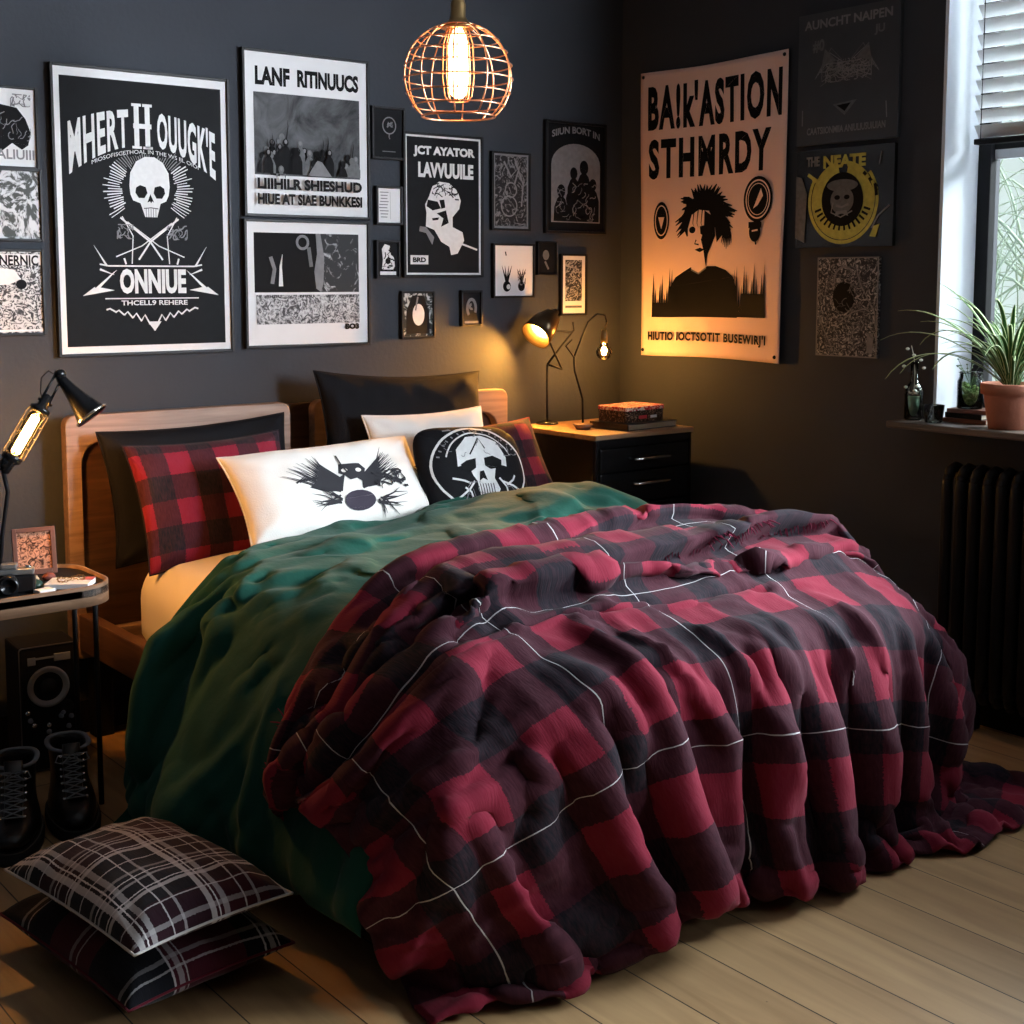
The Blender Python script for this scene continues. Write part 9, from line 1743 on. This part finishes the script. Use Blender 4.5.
# ------------------------------------------------------------------ speaker
sp_ = thing('speaker', 'black loudspeaker with a grey cone standing on the floor by the left wall', 'speaker', (-2.425, -.20, 0), (0, 0, math.radians(-4)))
SW, SH, SD = .082, .365, .075
bm = bmesh.new(); bx(bm, -SW, SW, -SD, SD, .006, SH, .008); from_bm('cabinet', bm, M['black'], sp_)
bm = bmesh.new(); ring_prism(bm, rrect(-SW, SW, .006, SH, .010), rrect(-SW + .003, SW - .003, .009, SH - .003, .009), -SD - .003, -SD - .0003); from_bm('front_trim', bm, mat('grey_trim', (.20, .20, .21), .35, .6), sp_)
Rf = Matrix.Rotation(math.pi / 2, 4, 'X')
bm = bmesh.new(); lathe(bm, [(.058, 0), (.058, .006), (.050, .006), (.046, .001), (.022, -.006), (.020, -.004)], 40, (-.003, -SD - .0005, .245), Rf); from_bm('woofer', bm, mat('grey_cone', (.34, .33, .32), .6), sp_, True)
bm = bmesh.new(); lathe(bm, [(.024, .003), (.018, .008), (.010, .011), (0, .012)], 28, (-.003, -SD - .0005, .245), Rf); from_bm('dust_cap', bm, M['rubber'], sp_, True)
bm = bmesh.new(); bx(bm, -.058, -.036, -SD - .004, -SD - .0003, .312, .334, .001); bx(bm, -.036, .03, -SD - .003, -SD - .0003, .326, .331); bx(bm, .015, .06, -SD - .005, -SD - .0003, .316, .337, .001); from_bm('badge_strip', bm, M['lace'], sp_)
for k, (x, z) in enumerate(((-.055, .155), (-.045, .140), (.035, .165), (.058, .150), (-.005, .135), (-.005, .115), (.05, .122), (-.062, .178), (.03, .155))):
    bm = bmesh.new(); lathe(bm, [(0, .009), (.006, .008), (.0075, 0)], 14, (x, -SD - .0003, z), Rf); from_bm('knob', bm, M['chrome'] if k % 3 == 1 else M['lace'], sp_, True)
bm = bmesh.new(); lathe(bm, [(.022, 0), (.020, .004), (.012, .005), (0, .001)], 24, (.045, -SD - .0003, .178), Rf); from_bm('tweeter', bm, M['rubber'], sp_, True)
for x, y in ((-.06, -.05), (.06, -.05), (-.06, .05), (.06, .05)):
    bm = bmesh.new(); lathe(bm, [(0, 0), (.01, 0), (.01, .0065), (0, .0065)], 12, (x, y, 0)); from_bm('foot', bm, M['rubber'], sp_, True)

# ------------------------------------------------------------------ boots
def boot_ring(z, xb, xf, wd, n=28, toe=1.0):
    pts = []
    cx = (xb + xf) / 2; L_ = (xf - xb) / 2
    for k in range(n):
        a = 2 * math.pi * k / n; c_, s_ = math.cos(a), math.sin(a); e = 2.6
        d = (abs(c_) ** e + abs(s_) ** e) ** (-1 / e)
        x = cx + L_ * c_ * d; f = (x - xb) / (xf - xb)
        ww = wd * (0.80 + 0.22 * math.sin(min(1, f * 1.15) * math.pi * 0.9)) if toe else wd
        pts.append((x, ww * s_ * d, z))
    return pts
def loft(bm, rings, cap=True):
    R_ = [[bm.verts.new(p) for p in r_] for r_ in rings]; n = len(R_[0])
    for A_, B_ in zip(R_, R_[1:]):
        for k in range(n):
            j = (k + 1) % n; bm.faces.new((A_[k], A_[j], B_[j], B_[k]))
    if cap: bm.faces.new(R_[0][::-1]); bm.faces.new(R_[-1])
def boot(label, loc, rz, mirror=1):
    r = thing('boot', label, 'boot', loc, (0, 0, rz), 'pair of black lace-up boots'); r.scale = (1.12, 1.22, 0.80)
    bm = bmesh.new(); loft(bm, [boot_ring(z, xb, xf, w_) for z, xb, xf, w_ in ((0, -.10, .185, .050), (.004, -.104, .19, .053), (.022, -.105, .192, .054), (.024, -.102, .188, .051), (.036, -.104, .190, .053), (.040, -.100, .186, .050))])
    from_bm('sole', bm, M['rubber'], r, True)
    rings = [(.0405, -.096, .180, .046), (.060, -.097, .184, .048), (.080, -.095, .180, .046), (.095, -.092, .160, .043), (.108, -.088, .120, .040), (.122, -.084, .085, .038), (.140, -.080, .062, .037), (.160, -.079, .052, .037), (.185, -.080, .048, .038), (.215, -.082, .046, .040), (.235, -.083, .045, .041)]
    bm = bmesh.new(); R_ = [boot_ring(*q_, toe=1.0 if q_[0] < .13 else 0) for q_ in rings]
    inn = [boot_ring(z, xb + .007, xf - .007, w_ - .006, toe=0) for z, xb, xf, w_ in ((.237, -.083, .045, .041), (.20, -.081, .047, .039), (.14, -.078, .058, .036))]
    loft(bm, R_ + inn)
    o = from_bm('upper', bm, M['leather'], r, True); o.modifiers.new('sub', 'SUBSURF').render_levels = 1
    bm = bmesh.new(); tube(bm, [(p[0], p[1], .237) for p in boot_ring(.235, -.084, .046, .0415, toe=0)], .0055, 8, close=True); from_bm('collar', bm, M['lace'], r, True)
    bm = bmesh.new(); loft(bm, [[(x - .004, -.018, z), (x - .004, .018, z), (x + .006, .016, z + .004), (x + .006, -.016, z + .004)] for x, z in ((.118, .112), (.092, .128), (.070, .146), (.060, .17), (.054, .20), (.056, .262))]); from_bm('tongue', bm, M['leather'], r, True)
    bm = bmesh.new(); ey = bmesh.new()
    L_ = [(.120, .118), (.098, .132), (.080, .148), (.070, .166), (.064, .186), (.061, .206), (.060, .226)]
    for i, (x, z) in enumerate(L_):
        for s in (-1, 1):
            lathe(ey, [(.0015, .001), (.0042, .001), (.0042, -.002)], 10, (x - .004, s * .021, z - .001), Matrix.Rotation(math.radians(50), 4, 'Y'))
            if i + 1 < len(L_):
                x2, z2 = L_[i + 1]; tube(bm, [(x + .001, s * .021, z), (x / 2 + x2 / 2 + .008, 0, z / 2 + z2 / 2 + .004), (x2 + .001, -s * .021, z2)], .0019, 6)
        tube(bm, [(x + .001, -.021, z), (x + .007, 0, z + .004), (x + .001, .021, z)], .0019, 6)
    for s in (-1, 1): tube(bm, [(.060, s * .005, .230), (.070, s * .028, .235), (.072, s * .034, .215), (.068, s * .020, .205), (.062, s * .004, .226)], .0016, 6)
    from_bm('laces', bm, M['lace'], r, True); from_bm('eyelets', ey, M['chrome'], r, True)
    bm = bmesh.new(); tube(bm, [(p[0] * .995, p[1], .0415) for p in boot_ring(.041, -.099, .186, .050)], .0016, 5, close=True); from_bm('welt_stitch', bm, mat('dull_stitch', (.08, .075, .07), .7), r, True)
boot('left one of two black lace-up leather boots, at the very edge beneath the speaker', (-2.655, -.66, 0), math.radians(-112))
boot('right one of two black lace-up leather boots, nearer the hanging duvet', (-2.505, -.62, 0), math.radians(-104))

# ------------------------------------------------------------------ outside the window
def tangle():
    rg = random.Random(31); bm = bmesh.new()
    for k in range(420):
        y0 = rg.uniform(-1.5, .4); x0 = rg.uniform(1.0, 2.3); z0 = rg.uniform(.2, 1.5)
        a = rg.uniform(0, 6.28); p = Vector((x0, y0, z0)); d = Vector((.25 * math.cos(a), .6 * math.sin(a), 1.0)).normalized(); pts = [p]
        for i in range(9):
            d = (d + Vector((rg.uniform(-.2, .2), rg.uniform(-.35, .35), -.09 * i * .5))).normalized(); p = p + d * rg.uniform(.08, .17); pts.append(p)
        r0 = rg.uniform(.003, .010); tube(bm, pts, [r0 * (1 - .8 * i / 9) for i in range(10)], 4, caps=False)
    o = from_bm('shrub', bm, mat('pale_dry_stems', (.36, .42, .33), .8, var=(4, .4)), None, True)
    tag(o, 'pale tangled shrub in the garden outside the window', 'shrub', kind='stuff')
tangle()
bm = bmesh.new(); bx(bm, .35, 6, -7, 2, -.6, -.5); o = struct(from_bm('ground', bm, mat('garden_lawn', (.10, .13, .06), .95, bump=(40, .5))))
